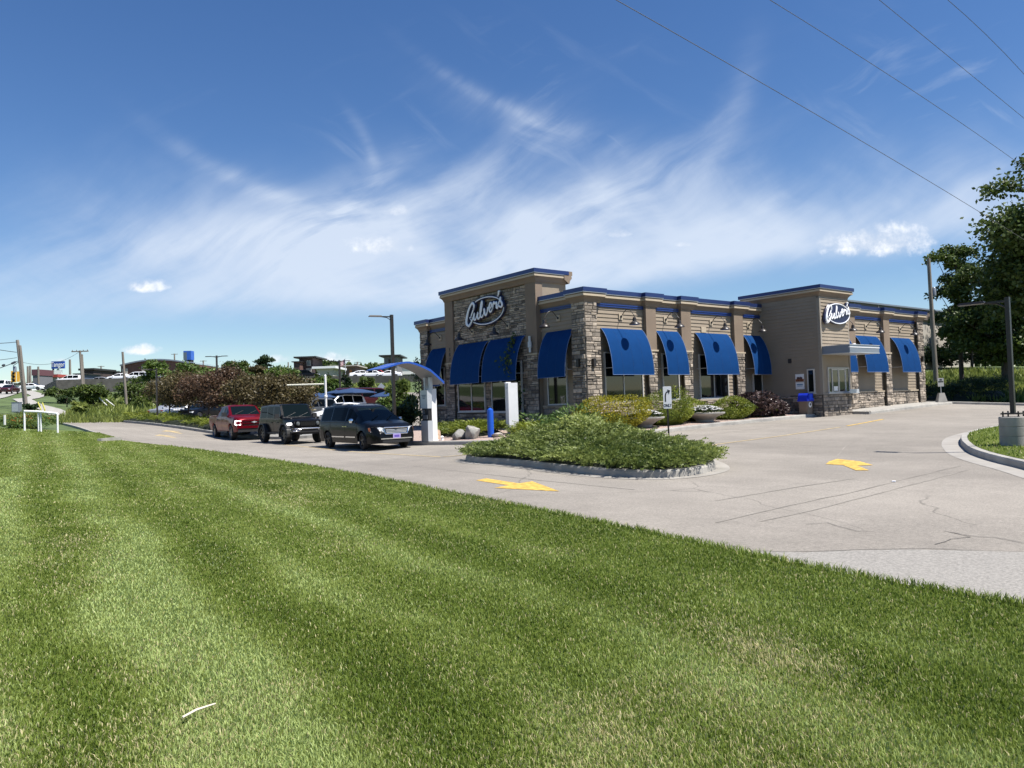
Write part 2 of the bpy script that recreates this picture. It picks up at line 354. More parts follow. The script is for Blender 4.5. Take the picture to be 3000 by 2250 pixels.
# ------------------------------------------------------------------ materials
M = {}
def asphalt():
    m = mat('pavement', (.25, .235, .215), rough=.9, spec=.25); nt = m.node_tree; N = nt.nodes; L = nt.links; b = N['Principled BSDF']
    tc = N.new('ShaderNodeTexCoord'); vec = tc.outputs['Object']
    def noise(scale, detail=4, rough=.6, v=vec):
        n = N.new('ShaderNodeTexNoise'); n.inputs['Scale'].default_value = scale; n.inputs['Detail'].default_value = detail; n.inputs['Roughness'].default_value = rough; L.new(v, n.inputs['Vector']); return n.outputs[0]
    def mr(x, a, b_, c, d):
        n = N.new('ShaderNodeMapRange'); L.new(x, n.inputs[0]); n.inputs[1].default_value = a; n.inputs[2].default_value = b_; n.inputs[3].default_value = c; n.inputs[4].default_value = d; return n.outputs[0]
    def mul(a, b_):
        n = N.new('ShaderNodeMath'); n.operation = 'MULTIPLY'; L.new(a, n.inputs[0]); L.new(b_, n.inputs[1]); return n.outputs[0]
    f = mr(noise(.12, 4), .3, .7, .80, 1.14)
    f = mul(f, mr(noise(.9, 6, .7), .3, .7, .9, 1.1))
    f = mul(f, mr(noise(28, 3, .7), .3, .7, .80, 1.2))
    f = mul(f, mr(noise(90, 2, .8), .25, .75, .66, 1.34))
    # tyre-worn streaks along the lane, pulled out along y
    mp = N.new('ShaderNodeMapping'); mp.inputs['Scale'].default_value = (1.3, .09, 1); mp.inputs['Rotation'].default_value = (0, 0, .5); L.new(vec, mp.inputs[0])
    f = mul(f, mr(noise(1.0, 5, .7, mp.outputs[0]), .35, .65, .94, 1.05))
    # cracks and sealed joints
    wv = N.new('ShaderNodeTexNoise'); wv.inputs['Scale'].default_value = .55; wv.inputs['Detail'].default_value = 5; L.new(vec, wv.inputs['Vector'])
    ad = N.new('ShaderNodeMixRGB'); ad.blend_type = 'ADD'; ad.inputs[0].default_value = 1.5; L.new(vec, ad.inputs[1]); L.new(wv.outputs['Color'], ad.inputs[2])
    vo = N.new('ShaderNodeTexVoronoi'); vo.feature = 'DISTANCE_TO_EDGE'; vo.inputs['Scale'].default_value = .17; L.new(ad.outputs[0], vo.inputs['Vector'])
    gate = mr(noise(.23, 2), .5, .62, 0, 1)
    ck = mr(vo.outputs['Distance'], .001, .0032, .34, 0.0)
    k = mul(ck, gate)
    inv = N.new('ShaderNodeMath'); inv.operation = 'SUBTRACT'; inv.inputs[0].default_value = 1; L.new(k, inv.inputs[1])
    f = mul(f, inv.outputs[0])
    mm = N.new('ShaderNodeMixRGB'); mm.blend_type = 'MULTIPLY'; mm.inputs[0].default_value = 1; mm.inputs[1].default_value = (.256, .232, .200, 1); L.new(f, mm.inputs[2]); L.new(mm.outputs[0], b.inputs['Base Color'])
    bp = N.new('ShaderNodeBump'); bp.inputs['Strength'].default_value = .5; bp.inputs['Distance'].default_value = .012
    L.new(noise(70, 3, .8), bp.inputs['Height']); L.new(bp.outputs[0], b.inputs['Normal'])
    return m
def lawnmat():
    m = mat('turf', (.05, .085, .02), rough=.9, spec=.1); nt = m.node_tree; N = nt.nodes; L = nt.links; b = N['Principled BSDF']
    tc = N.new('ShaderNodeTexCoord'); vec = tc.outputs['Object']
    def noise(scale, detail=5, rough=.6):
        n = N.new('ShaderNodeTexNoise'); n.inputs['Scale'].default_value = scale; n.inputs['Detail'].default_value = detail; n.inputs['Roughness'].default_value = rough; L.new(vec, n.inputs['Vector']); return n.outputs[0]
    cr = N.new('ShaderNodeValToRGB'); L.new(noise(1.1, 6, .65), cr.inputs[0]); e = cr.color_ramp.elements
    e[0].position = .3; e[0].color = (.07, .10, .015, 1); e[1].position = .72; e[1].color = (.16, .19, .045, 1)
    cr2 = N.new('ShaderNodeValToRGB'); L.new(noise(60, 4, .7), cr2.inputs[0]); e = cr2.color_ramp.elements
    e[0].position = .3; e[0].color = (.55, .55, .5, 1); e[1].position = .7; e[1].color = (1.25, 1.25, 1.2, 1)
    mm = N.new('ShaderNodeMixRGB'); mm.blend_type = 'MULTIPLY'; mm.inputs[0].default_value = 1; L.new(cr.outputs[0], mm.inputs[1]); L.new(cr2.outputs[0], mm.inputs[2]); L.new(mm.outputs[0], b.inputs['Base Color'])
    bp = N.new('ShaderNodeBump'); bp.inputs['Strength'].default_value = .8; bp.inputs['Distance'].default_value = .03; L.new(noise(45, 4, .7), bp.inputs['Height']); L.new(bp.outputs[0], b.inputs['Normal'])
    return m
def bladesmat():
    m = bpy.data.materials.new('grass_blades'); m.use_nodes = True; nt = m.node_tree; N = nt.nodes; L = nt.links; b = N['Principled BSDF']
    b.inputs['Roughness'].default_value = .45; b.inputs['Specular IOR Level'].default_value = .35
    at = N.new('ShaderNodeAttribute'); at.attribute_name = 'tint'
    cr = N.new('ShaderNodeValToRGB'); L.new(at.outputs['Fac'], cr.inputs[0]); e = cr.color_ramp.elements
    e[0].position = 0; e[0].color = (.065, .105, .012, 1); e[1].position = 1; e[1].color = (.62, .53, .30, 1)
    for p, c in ((.25, (.135, .195, .026, 1)), (.5, (.235, .30, .062, 1)), (.84, (.46, .55, .20, 1)), (.9, (.50, .46, .22, 1))):
        x = e.new(p); x.color = c
    L.new(cr.outputs[0], b.inputs['Base Color'])
    t = N.new('ShaderNodeBsdfTranslucent'); L.new(cr.outputs[0], t.inputs[0]); mx = N.new('ShaderNodeMixShader'); mx.inputs[0].default_value = .38
    L.new(b.outputs[0], mx.inputs[1]); L.new(t.outputs[0], mx.inputs[2]); L.new(mx.outputs[0], N['Material Output'].inputs[0])
    return m
def leafmat(name, c1, c2, trans=.3, rough=.5):
    return mat(name, c1, rough=rough, spec=.35, attr=True, col2=c2, trans=trans)
M['pave'] = asphalt(); M['lawn'] = lawnmat(); M['blade'] = bladesmat()
M['conc'] = mat('concrete', (.32, .305, .275), rough=.9, var=.16, vscale=2.5, bump=.25, bscale=40)
M['gutter'] = mat('gutter_concrete', (.30, .28, .25), rough=.92, var=.14, vscale=1.5, bump=.2, bscale=40)
M['conc_dark'] = mat('weathered_concrete', (.24, .235, .22), rough=.92, var=.22, vscale=3, bump=.3, bscale=25)
M['gravel'] = mat('pink_gravel', (.36, .275, .235), rough=.95, var=.45, vscale=22, bump=1.0, bscale=30)
M['meadow'] = mat('meadow_soil', (.075, .11, .03), rough=.95, var=.4, vscale=.6, bump=.6, bscale=6)
M['yellow'] = mat('yellow_paint', (.54, .345, .07), rough=.8, var=.42, vscale=11, bump=.4, bscale=60)
M['yellow_worn'] = mat('worn_yellow_paint', (.42, .325, .175), rough=.85, var=.25, vscale=5)
M['white'] = mat('white_paint', (.80, .80, .80), rough=.45)
M['whitem'] = mat('white_metal', (.74, .74, .73), rough=.4, var=.04)
M['black'] = mat('black_metal', (.014, .013, .013), rough=.45)
M['dkbrown'] = mat('bronze_metal', (.022, .018, .016), rough=.4)
M['blue'] = mat('blue_metal', (.012, .035, .16), rough=.4)
M['bluecap'] = mat('blue_cap_metal', (.026, .045, .14), rough=.32, metal=.35)
M['bluepost'] = mat('blue_plastic', (.012, .085, .46), rough=.35)
M['awning'] = mat('blue_canvas', (.0035, .040, .145), rough=.9, spec=.1, var=.06, vscale=3, bump=.05, bscale=120, trans=.04)
M['awnedge'] = mat('canvas_piping', (.10, .16, .30), rough=.8)
M['awnseam'] = mat('canvas_seam', (.006, .050, .17), rough=.9)
M['tan'] = mat('tan_stucco', (.205, .155, .113), rough=.92, var=.09, vscale=1.2, bump=.12, bscale=160)
M['cream'] = mat('cream_trim', (.44, .365, .265), rough=.8, var=.05)
M['siding'] = mat('taupe_siding', (.265, .215, .158), rough=.75, var=.07, vscale=1.2)
M['siding2'] = mat('taupe_siding_deep', (.265, .215, .158), rough=.75, var=.07, vscale=1.2)
M['trim'] = mat('taupe_trim', (.27, .235, .19), rough=.7)
M['stone'] = mat('ledgestone', (.095, .081, .067), rough=.92, attr=True, col2=(.47, .395, .315), var=.28, vscale=9, bump=.6, bscale=26)
M['mortar'] = mat('mortar', (.075, .068, .06), rough=.95)
M['frame'] = mat('window_frame', (.50, .485, .45), rough=.55)
M['glass'] = mat('dark_window_glass', (.006, .008, .009), rough=.03, spec=.75)
M['grey'] = mat('grey_metal', (.22, .25, .29), rough=.4, metal=.3)
M['ltgrey'] = mat('light_grey_metal', (.48, .50, .52), rough=.4, metal=.3)
M['wood'] = mat('weathered_pole_wood', (.20, .175, .15), rough=.95, var=.25, vscale=5, bump=.4, bscale=20, stretch=(1, 1, .08))
M['bark'] = mat('bark', (.075, .058, .045), rough=.95, var=.3, vscale=8, bump=.7, bscale=18, stretch=(1, 1, .25))
M['roof'] = mat('roof_membrane', (.35, .34, .33), rough=.9)

# ------------------------------------------------------------------ ground, paving, beds
def ground():
    a = np.concatenate([-np.geomspace(2600, 110, 9), np.arange(-100, 111, 4.0), np.geomspace(120, 2600, 9)])
    b = np.concatenate([-np.geomspace(2600, 70, 9), np.arange(-60, 171, 4.0), np.geomspace(180, 2600, 9)])
    X, Y = np.meshgrid(a, b); Z = hN(X.ravel(), Y.ravel()) - .12
    V = np.c_[X.ravel(), Y.ravel(), Z]; na = len(a); nb = len(b)
    i, j = np.meshgrid(np.arange(na - 1), np.arange(nb - 1)); q = (j * na + i).ravel()
    F = np.c_[q, q + 1, q + na + 1, q + na].ravel(); n = len(q)
    o = mesh_np('ground', V, F, np.arange(n) * 4, np.full(n, 4), M['meadow'], smooth=True); o['kind'] = 'structure'
ground()
LAWN_E = [(-15.9, -32), (-15.3, -25), (-15.05, -22), (-14.99, -20.29), (-14.95, -19.2), (-14.85, -18.26), (-14.6, -16.93), (-14.34, -15.24), (-14.08, -13.6), (-13.77, -11.62), (-13.37, -8.88), (-13.1, -7.0), (-12.6, -2.4), (-12.42, 1.79), (-12.38, 5.5), (-12.6, 8.9), (-12.97, 12.18), (-13.6, 14.5), (-14.1, 16.4), (-13.98, 17.4)]
LANE_W = [(-13.95, 18.2), (-13.87, 23.8), (-13.6, 31.2), (-13.4, 40.2), (-13.45, 45.5)]
PAVE = LAWN_E + LANE_W + [(-12, 52), (-6, 58), (4, 60), (20, 58), (27, 34), (29, 14), (27.6, 0), (28.0, -3.6), (28.6, -5.6), (30.5, -12), (31, -45), (-18.5, -45)]
sheet('parking_lot', PAVE, 0, M['pave'], step=1.6)
LAWN = LAWN_E + [(-13.95, 18.2), (-13.87, 23.8), (-19, 25.5), (-30, 25), (-46, 20), (-46, -32)]
lawn = sheet('lawn', LAWN, .035, M['lawn'], step=1.3)
def strip(name, path, w, off, m_):
    """thin flat band along a path (to its left)"""
    A = [Vector(p[:2]) for p in path]; B = offset_path(path, w)
    mb = MB(); n = len(A); vs = [(p.x, p.y, h(p.x, p.y) + off) for p in A] + [(p.x, p.y, h(p.x, p.y) + off) for p in B]
    mb.add(vs, [(i, i + 1, n + i + 1, n + i) for i in range(n - 1)]); o = mb.build(name, m_); o['kind'] = 'structure'
    if o.data.polygons[0].normal.z < 0: o.data.flip_normals()
    return o
def dens(path, s=.8):
    out = []
    for a, b in zip(path[:-1], path[1:]):
        a, b = Vector(a[:2]), Vector(b[:2]); k = max(1, int((b - a).length / s)); out += [tuple(a + (b - a) * j / k) for j in range(k)]
    return out + [tuple(path[-1][:2])]
strip('kerb_edge', dens(smooth_poly(LAWN_E, 1, False)), -.10, .012, M['conc'])
kerb('lane_kerb', dens(LANE_W + [(-12, 52), (-6, 58)], 1.5), .14, .02, M['conc'], closed=False, base=-.25, side=1)
# island with the junipers
ISL = smooth_poly([(-9.05, -4.25), (-8.4, -3.6), (-7.3, -3.9), (-5.6, -5.9), (-4.8, -7.6), (-5.2, -9.2), (-6.4, -10.9), (-7.6, -12.05), (-8.5, -12.4), (-9.3, -12.4), (-9.8, -11.95), (-9.92, -11.1), (-9.85, -10), (-9.5, -8.4), (-9.15, -6.6), (-9.2, -5)], 2)
ISLg = [tuple(p) for p in offset_path(ISL, .30, True)]
sheet('island_gutter', ISLg, .006, M['gutter'], step=.9)
kerb('island_kerb', ISL, .17, .16, M['conc'], side=-1)
sheet('island_bed', [tuple(p) for p in offset_path(ISL, -.15, True)], .14, M['conc_dark'], step=.9)
# verge on the right with the lamp
VER = smooth_poly([(-8.6, -19.6), (-6.6, -18.2), (-4.79, -16.99), (-3.66, -16.09), (-2.5, -15.3), (-1.49, -14.72), (-.6, -14.3)], 1, False) + [(.13, -13.95), (1.67, -13.33), (3.2, -12.85), (5.7, -12.5), (9, -12.6), (12, -13.6), (14, -16), (15, -30), (-7, -32), (-10, -25)]
VER = smooth_poly(VER, 1)
sheet('verge_gutter', [tuple(p) for p in offset_path(VER, .44, True)], .006, M['gutter'], step=1.1)
kerb('verge_kerb', VER, .19, .15, M['conc'], side=-1)
VERG = [tuple(p) for p in offset_path(VER, -.18, True)]
sheet('verge_lawn', VERG, .155, M['lawn'], step=1.2)
# planting bed in front of and beside the restaurant
BEDk = smooth_poly([(12.5, -2.66), (9.98, -2.66), (7.1, -2.82), (4.63, -2.9), (2.26, -3.0), (.2, -3.02), (-1.5, -3.0), (-3.2, -2.55), (-4.5, -1.4), (-5.15, .2), (-5.5, 1.5), (-5.9, 2.8), (-6.0, 4.2), (-5.95, 9), (-5.7, 12), (-4.6, 14), (-2, 15.2)], 2, False)
kerb('bed_kerb', BEDk, .16, .15, M['conc'], closed=False, side=-1)
BED = [tuple(p) for p in offset_path(BEDk, -.15)] + [(.6, 14.8), (.6, .5), (12.5, .5)]
sheet('gravel_bed', BED, .13, M['gravel'], step=.8)
# walk along the kitchen side
WALK = [(15.2, -3.95), (18, -3.75), (22, -3.5), (26.6, -3.2), (26.9, -2.6), (26.6, -1.5), (15.2, -1.5)]
kerb('walk_kerb', (WALK[:1] + WALK[:6])[::-1][:6] + [(15.2, -3.95), (15.2, -3.02)], .16, .14, M['conc'], closed=False, side=-1)
sheet('walk', [(15.2, -3.8), (18, -3.6), (22, -3.35), (26.5, -3.05), (26.75, -2.6), (26.45, -1.5), (15.2, -1.5)], .125, M['conc'], step=.9)
# kerb at the far end of the drive
FAR = [(27.2, 8), (26.9, 3), (27.0, -2), (27.5, -3.2), (28.2, -4.8), (29.0, -7), (30.6, -13), (31.2, -30)]
kerb('far_kerb', FAR, .18, .15, M['conc'], closed=False, side=1)
# bed with the crabapples on the left
LBED = smooth_poly([(-7.6, 50), (-8.9, 44), (-8.8, 37.7), (-8.45, 33), (-7.95, 29), (-7.5, 26), (-6.5, 20), (-6.1, 17), (-4.6, 16), (-3.2, 17.5), (-3.9, 26), (-4.6, 36), (-4.8, 47), (-6, 51)], 2)
kerb('left_bed_kerb', LBED, .17, .15, M['conc_dark'], side=-1)
sheet('left_bed', [tuple(p) for p in offset_path(LBED, -.15, True)], .13, M['conc_dark'], step=1.1)
# painted markings
def paint(name, poly, m_, off=.008):
    return sheet(name, poly, off, m_, step=.5)
paint('painted_arrow', [(-11.93, -8.95), (-11.55, -8.8), (-11.80, -10.28), (-11.40, -10.22), (-12.22, -12.0), (-12.57, -10.47), (-12.12, -10.36)], M['yellow'])
paint('painted_arrow', [(-5.54, -13.39), (-4.9, -13.12), (-4.29, -12.98), (-4.6, -13.68), (-5.29, -14.33), (-5.54, -14.11), (-6.32, -14.76), (-6.47, -14.57), (-5.58, -13.82)], M['yellow'])
strip('painted_line', dens([(-3.6, -8.7), (-1.9, -7.75), (1.94, -7.74), (6.2, -7.4)]), .10, .009, M['yellow_worn'])
strip('painted_line', dens([(6.9, -7.3), (9, -6.95), (11.57, -6.45)]), .12, .009, M['yellow'])
strip('painted_line', dens([(-8.6, -2.2), (-8.75, 1.5), (-8.75, 4.5), (-8.6, 8), (-8.45, 12)]), -.11, .009, M['yellow_worn'])
strip('painted_line', dens([(-8.5, -2.3), (-6.6, -2.9), (-4.6, -3.6)]), .10, .010, M['yellow_worn'])
paint('painted_arrow', [(-10.6, 21.5), (-10.4, 21.6), (-10.5, 23.2), (-10.1, 23.1), (-10.65, 24.6), (-11.2, 23.3), (-10.8, 23.25)], M['yellow_worn'])
paint('painted_arrow', [(-9.3, 25.5), (-9.1, 25.6), (-9.2, 27.2), (-8.8, 27.1), (-9.35, 28.6), (-9.9, 27.3), (-9.5, 27.25)], M['yellow_worn'])

M['crack'] = mat('crack_filler', (.10, .092, .082), rough=.95, var=.3, vscale=7); M['seam'] = mat('paving_seam', (.236, .214, .185), rough=.95, var=.3, vscale=1.5)
def wob(path, a=.02, s=.16): return [(x + R.uniform(-a, a), y + R.uniform(-a, a)) for x, y in dens(path, s)]
strip('pavement_crack', wob([(-14.65, -17.48), (-14.22, -18.02), (-13.75, -18.37), (-13.53, -18.54), (-13.4, -18.7), (-13.24, -18.83), (-13.03, -19.21), (-12.79, -19.58), (-12.1, -20.6)]), .013, .006, M['crack'])
strip('pavement_crack', wob([(-12.68, -17.16), (-12.42, -17.31), (-12.75, -17.84), (-12.65, -18.02)], .015), .010, .006, M['crack'])
strip('pavement_crack', wob([(-12.97, -18.8), (-12.57, -18.83), (-12.29, -18.93), (-12.12, -18.6)], .02), .012, .0065, M['crack'])
strip('pavement_crack', wob([(-12.12, -18.58), (-12.27, -18.99), (-12.18, -19.1), (-12.31, -19.42), (-12.1, -19.9)], .02), .012, .007, M['crack'])
for P_ in ([(-13.27, -16.27), (-11.49, -16.15), (-9.47, -16.13), (-6.47, -15.91), (-4.6, -15.82)], [(-12.82, -16.64), (-11.61, -16.65), (-9.31, -16.5), (-6.23, -16.3), (-5.2, -16.22)], [(-11.6, -15.01), (-9.39, -15.1), (-7.76, -15.24)], [(-10.6, -4.0), (-10.9, -7.0), (-11.2, -10.2), (-11.3, -13.0)], [(-11.5, 10), (-11.0, 4), (-10.9, -3)], [(1.8, -10.4), (-.8, -11.3), (-3.2, -12.4), (-4.6, -13.0)], [(-7.0, -2.0), (-5.0, -4.4), (-1.0, -5.2), (6, -5.0)]):
    strip('paving_seam', wob(P_, .012, .5), .028, .005, M['seam'])
PATCH = [(-14.95, -19.25), (-14.8, -17.9), (-14.5, -17.6), (-14.22, -18.05), (-13.75, -18.4), (-13.4, -18.73), (-13.03, -19.24), (-12.1, -20.65), (-11.6, -24), (-15.15, -24), (-14.97, -20.3)]
sheet('pavement_patch', PATCH, .004, mat('newer_paving', (.262, .246, .22), rough=.92, var=.26, vscale=38, bump=.5, bscale=80), step=.8)
# ------------------------------------------------------------------ grass blades
def blades(name, poly, n, rmin, rmax, half, centre, off, hgt=.036, seed=1, stripes=True, dirv=None, aim=None):
    g = np.random.default_rng(seed)
    r = np.exp(g.uniform(np.log(rmin), np.log(rmax), n)); th = (aim if aim is not None else math.atan2(cF.y, cF.x)) + g.uniform(-half, half, n)
    x = centre[0] + r * np.cos(th); y = centre[1] + r * np.sin(th)
    k = inside(x, y, poly); x, y, r = x[k], y[k], r[k]; n = len(x)
    z = hN(x, y) + off
    # patches: slow noise, mowing stripes along y, dry thatch
    p1 = vnoise(x * .55, y * .45, 1); p2 = vnoise(x * 1.7 + 9, y * 1.3, 2); p3 = vnoise(x * 5, y * 5, 3); p4 = vnoise(x * 14, y * 14, 8)
    u = x - .1 * (y + 18.7) + .35 * (p1 - .5) + .16 * (p2 - .5)          # distance across the mowing direction
    gb = lambda c, w: np.exp(-((u - c) / w) ** 2)
    st = np.clip(1.0 * gb(-20.1, .42) + .85 * gb(-21.45, .3) + .5 * gb(-18.7, .26) + .6 * gb(-17.55, .32) + .35 * gb(-16.3, .2) + .7 * gb(-23.2, .5) + .6 * gb(-25.4, .5) + .6 * gb(-28, .6), 0, 1)
    dk = np.clip(gb(-19.4, .3) + gb(-20.85, .28) + .9 * gb(-16.9, .4) + .9 * gb(-15.3, .4) + .4 * gb(-14.6, .2) + gb(-22.3, .4), 0, 1)
    wst = vnoise(x * .9 + 4, y * .33, 5); cross = vnoise(x * .25, y * .9, 14)
    left = np.clip((-18.2 - x) / 2.2, 0, 1)
    tint = .235 + .12 * p2 + .11 * (p3 - .3) + .15 * (p1 - .5) + .12 * (p4 - .5)
    if stripes: tint = tint + (.62 + .15 * left) * st * np.clip(.35 + wst * 1.0, 0, 1.15) - .15 * dk * (.45 + wst) + .12 * left * p2 + .14 * (cross - .5)
    dryc = np.exp(-((u + 17.05) / .38) ** 2 - ((y + 19.4) / .75) ** 2) + .7 * np.exp(-((u + 18.6) / .3) ** 2 - ((y + 19.8) / .4) ** 2)
    dry = np.clip((vnoise(x * .8 + 30, y * .5 + 5, 6) * .6 + vnoise(x * 2.6, y * 2.2, 7) * .45 - .55) * 3.2, 0, 1)
    tint = tint + g.normal(0, .085, n)
    tint = np.minimum(tint, .82)
    isdry = g.random(n) < np.clip(dry * .30 + .50 * dryc * (.3 + p3) + .05, 0, .8)
    tint = np.where(isdry, .95 + g.normal(0, .05, n), tint)
    bright = g.random(n) < .03
    tint = np.clip(np.where(bright & ~isdry, np.minimum(tint + .3, .84), tint), 0, 1)
    ang = g.uniform(0, 2 * np.pi, n); lm = g.uniform(.1, .9, n)
    lx = np.cos(ang) * lm; ly = np.sin(ang) * lm - (.13 * (st * 2 - 1) * np.clip(.2 + wst, 0, 1) if stripes else 0)
    H = hgt * g.uniform(.55, 1.25, n) * (1 + .25 * (p3 - .5)); W = .00135 * (1 + r / 3.6)
    a2 = g.uniform(0, np.pi, n); wx = np.cos(a2) * W; wy = np.sin(a2) * W
    V = np.empty((n, 5, 3), np.float32)
    V[:, 0] = np.c_[x - wx, y - wy, z - .01]; V[:, 1] = np.c_[x + wx, y + wy, z - .01]
    mx, my = x + lx * H * .35, y + ly * H * .35
    V[:, 2] = np.c_[mx + wx * .85, my + wy * .85, z + H * .62]; V[:, 3] = np.c_[mx - wx * .85, my - wy * .85, z + H * .62]
    V[:, 4] = np.c_[x + lx * H, y + ly * H, z + H * .95]
    base = (np.arange(n) * 5)[:, None]
    F = np.concatenate([base + [0, 1, 2, 3], base + [3, 2, 4]], 1).ravel()
    starts = (np.arange(n)[:, None] * 7 + [0, 4]).ravel(); tot = np.tile([4, 3], n)
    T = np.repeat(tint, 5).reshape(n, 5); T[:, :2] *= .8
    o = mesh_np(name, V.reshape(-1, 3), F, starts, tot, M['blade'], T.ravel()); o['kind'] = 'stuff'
    return o
c2 = (CAM.x, CAM.y)
_le = [(x + R.uniform(-.07, .09), y) for x, y in dens(LAWN_E, .22)]
tag(blades('lawn_grass', _le + LAWN[len(LAWN_E):], 1250000, 1.7, 48, .90, c2, .035, hgt=.027, seed=1), 'mown striped grass of the front lawn', 'grass')
_eb = [tuple(p) for p in offset_path(dens(LAWN_E, .5), .10)] + [tuple(p) for p in offset_path(dens(LAWN_E, .5), -.06)][::-1]
tag(blades('edge_grass', _eb, 420000, 4.5, 36, .62, c2, .02, hgt=.075, seed=4, stripes=False), 'ragged uncut grass hanging over the edge of the lawn', 'grass')
tag(blades('verge_grass', VERG, 150000, 6, 36, .62, c2, .155, hgt=.06, seed=2, stripes=False, aim=math.atan2(9, 21)), 'short grass on the verge under the right lamp', 'grass')
# ------------------------------------------------------------------ the restaurant
H0 = 4.92
B = empty('restaurant_building', (12, 5, -.9), 0, 'single storey stone and taupe siding restaurant with blue awnings and white script signs', 'restaurant')
def BP(o):                                   # part of the building, keeping world coordinates
    o.parent = B; o.matrix_parent_inverse = Matrix.Translation((-12, -5, .9)); return o
def sub(o, par):
    o.parent = par; return o

def cornice(name, path, top, prof_scale=1.0, oh=1.0):
    """swept cornice: fascia cap, cream band and cove; path runs with the outside on its left"""
    s = prof_scale
    prof = [(-.02, -.60, 0), (.02, -.585, 0), (.03, -.56, 0), (.045, -.50, 0), (.075, -.44, 0), (.12, -.385, 0), (.17, -.345, 0), (.17, -.335, 1), (.17, -.25, 1), (.155, -.25, 0), (.155, -.205, 0), (.20, -.205, 2), (.20, -.18, 2), (.21, -.175, 3), (.21, 0, 3), (-.28, 0.0, 3), (-.28, -.4, 0)]
    n = len(path); rows = []
    for d, z, mi in prof:
        rows.append([(p.x, p.y, top + z * s) for p in offset_path(path, d * oh)])
    mb = MB(); vs = [v for r in rows for v in r]; b = 0
    mb.v += vs; mb.t += [.5] * len(vs)
    for i in range(len(prof) - 1):
        mi = prof[i + 1][2]
        for k in range(n - 1):
            mb.f.append((i * n + k, i * n + k + 1, (i + 1) * n + k + 1, (i + 1) * n + k)); mb.mi.append(mi)
    for k in (0, n - 1):
        mb.f.append(tuple(i * n + k for i in range(len(prof)))); mb.mi.append(0)
    return BP(mb.build(name, [M['tan'], M['cream'], M['ltgrey'], M['bluecap']]))

def walls():
    mb = MB(); g = -1.3
    def box(x0, y0, x1, y1, z1, mi=0): mb.box(x0, y0, g, x1, y1, z1, mi)
    box(.22, .22, 12.6, 12.98, 4.45)                       # dining room
    box(12.6, -1.88, 25.6, 12.9, 4.45)                     # kitchen
    box(.02, 3.0, 1.75, 10.28, 5.6)                        # entry tower
    box(12.57, -3.05, 15.18, 1.0, 5.1)                     # window tower
    mb.box(.25, .25, 4.45, 12.5, 12.9, 4.5, 1); mb.box(12.6, -1.8, 4.46, 25.5, 12.9, 4.51, 1)
    BP(mb.build('wall', [M['siding2'], M['roof']]))
walls()

class Side:
    """a wall plane: u along the wall, out = away from the building"""
    def __init__(s, o, u, n): s.o, s.u, s.n = Vector(o), Vector(u), Vector(n)
    def p(s, u, out, z): return s.o + s.u * u + s.n * out + Vector((0, 0, z))
    def box(s, mb, u0, u1, o0, o1, z0, z1, mi=0, tint=.5):
        c = s.p((u0 + u1) / 2, (o0 + o1) / 2, (z0 + z1) / 2)
        mb.obox(c, s.u * (u1 - u0) / 2, s.n * (o1 - o0) / 2, Vector((0, 0, (z1 - z0) / 2)), mi, tint)
LONG = Side((0, 0, 0), (1, 0, 0), (0, -1, 0))           # drive side, u = x
FRONT = Side((0, 0, 0), (0, 1, 0), (-1, 0, 0))          # front, u = y
KIT = Side((0, -2.1, 0), (1, 0, 0), (0, -1, 0))         # kitchen drive side
TW = Side((0, -3.07, 0), (1, 0, 0), (0, -1, 0))         # window tower, drive face
TL = Side((12.55, 0, 0), (0, 1, 0), (-1, 0, 0))         # window tower, left face

def siding(side, panels, out, name='siding', m_='siding', pitch=.165):
    for u0, u1, z0, z1 in panels:
        mb = MB()
        z = z0
        while z < z1 - .02:
            zt = min(z + pitch, z1); a = side
            vs = [a.p(u0, out - .02, z), a.p(u1, out - .02, z), a.p(u1, out + .032, z), a.p(u0, out + .032, z), a.p(u0, out + .002, zt), a.p(u1, out + .002, zt)]
            mb.add(vs, [(0, 1, 2, 3), (3, 2, 5, 4), (0, 3, 4), (1, 5, 2)]); z = zt
        BP(mb.build(name, M[m_]))

def stones(mb, side, u0, u1, z0, z1, out, thick=.05, holes=(), seed=0):
    """courses of ledgestone with uneven length, height and depth"""
    g = random.Random(seed); side.box(mb, u0, u1, out - .05, out - .004, z0, z1, 1, .2); z = z0
    while z < z1 - .03:
        ht = g.choice([.075, .09, .11, .13, .16, .19]); zt = min(z + ht, z1)
        if z1 - zt < .05: zt = z1
        u = u0
        while u < u1 - .02:
            ln = g.uniform(.14, .5); ut = min(u + ln, u1)
            if u1 - ut < .09: ut = u1
            uc, zc = (u + ut) / 2, (z + zt) / 2
            if not any(a < uc < b and c < zc < d for a, b, c, d in holes):
                dp = out + g.uniform(-.3, 1.0) * thick * .6; gp = .006; bv = min(.02, (zt - z) * .22)
                j = [g.uniform(-.007, .007) for _ in range(8)]
                q = [(u + gp, z + gp), (ut - gp, z + gp), (ut - gp, zt - gp), (u + gp, zt - gp)]
                vs = [side.p(a, out - .03, b) for a, b in q] + [side.p(a, dp - .012, b) for a, b in q] + \
                     [side.p(a + (bv if k in (0, 3) else -bv) + j[k], dp + .012 + j[k + 4], b + (bv if k < 2 else -bv) + j[k]) for k, (a, b) in enumerate(q)]
                fs = [(0, 1, 5, 4), (1, 2, 6, 5), (2, 3, 7, 6), (3, 0, 4, 7), (4, 5, 9, 8), (5, 6, 10, 9), (6, 7, 11, 10), (7, 4, 8, 11), (8, 9, 10, 11)]
                t = min(1, max(0, g.gauss(.48, .26))); mb.add(vs, fs, t, 0)
            u = ut
        z = zt
SM = [M['stone'], M['mortar']]
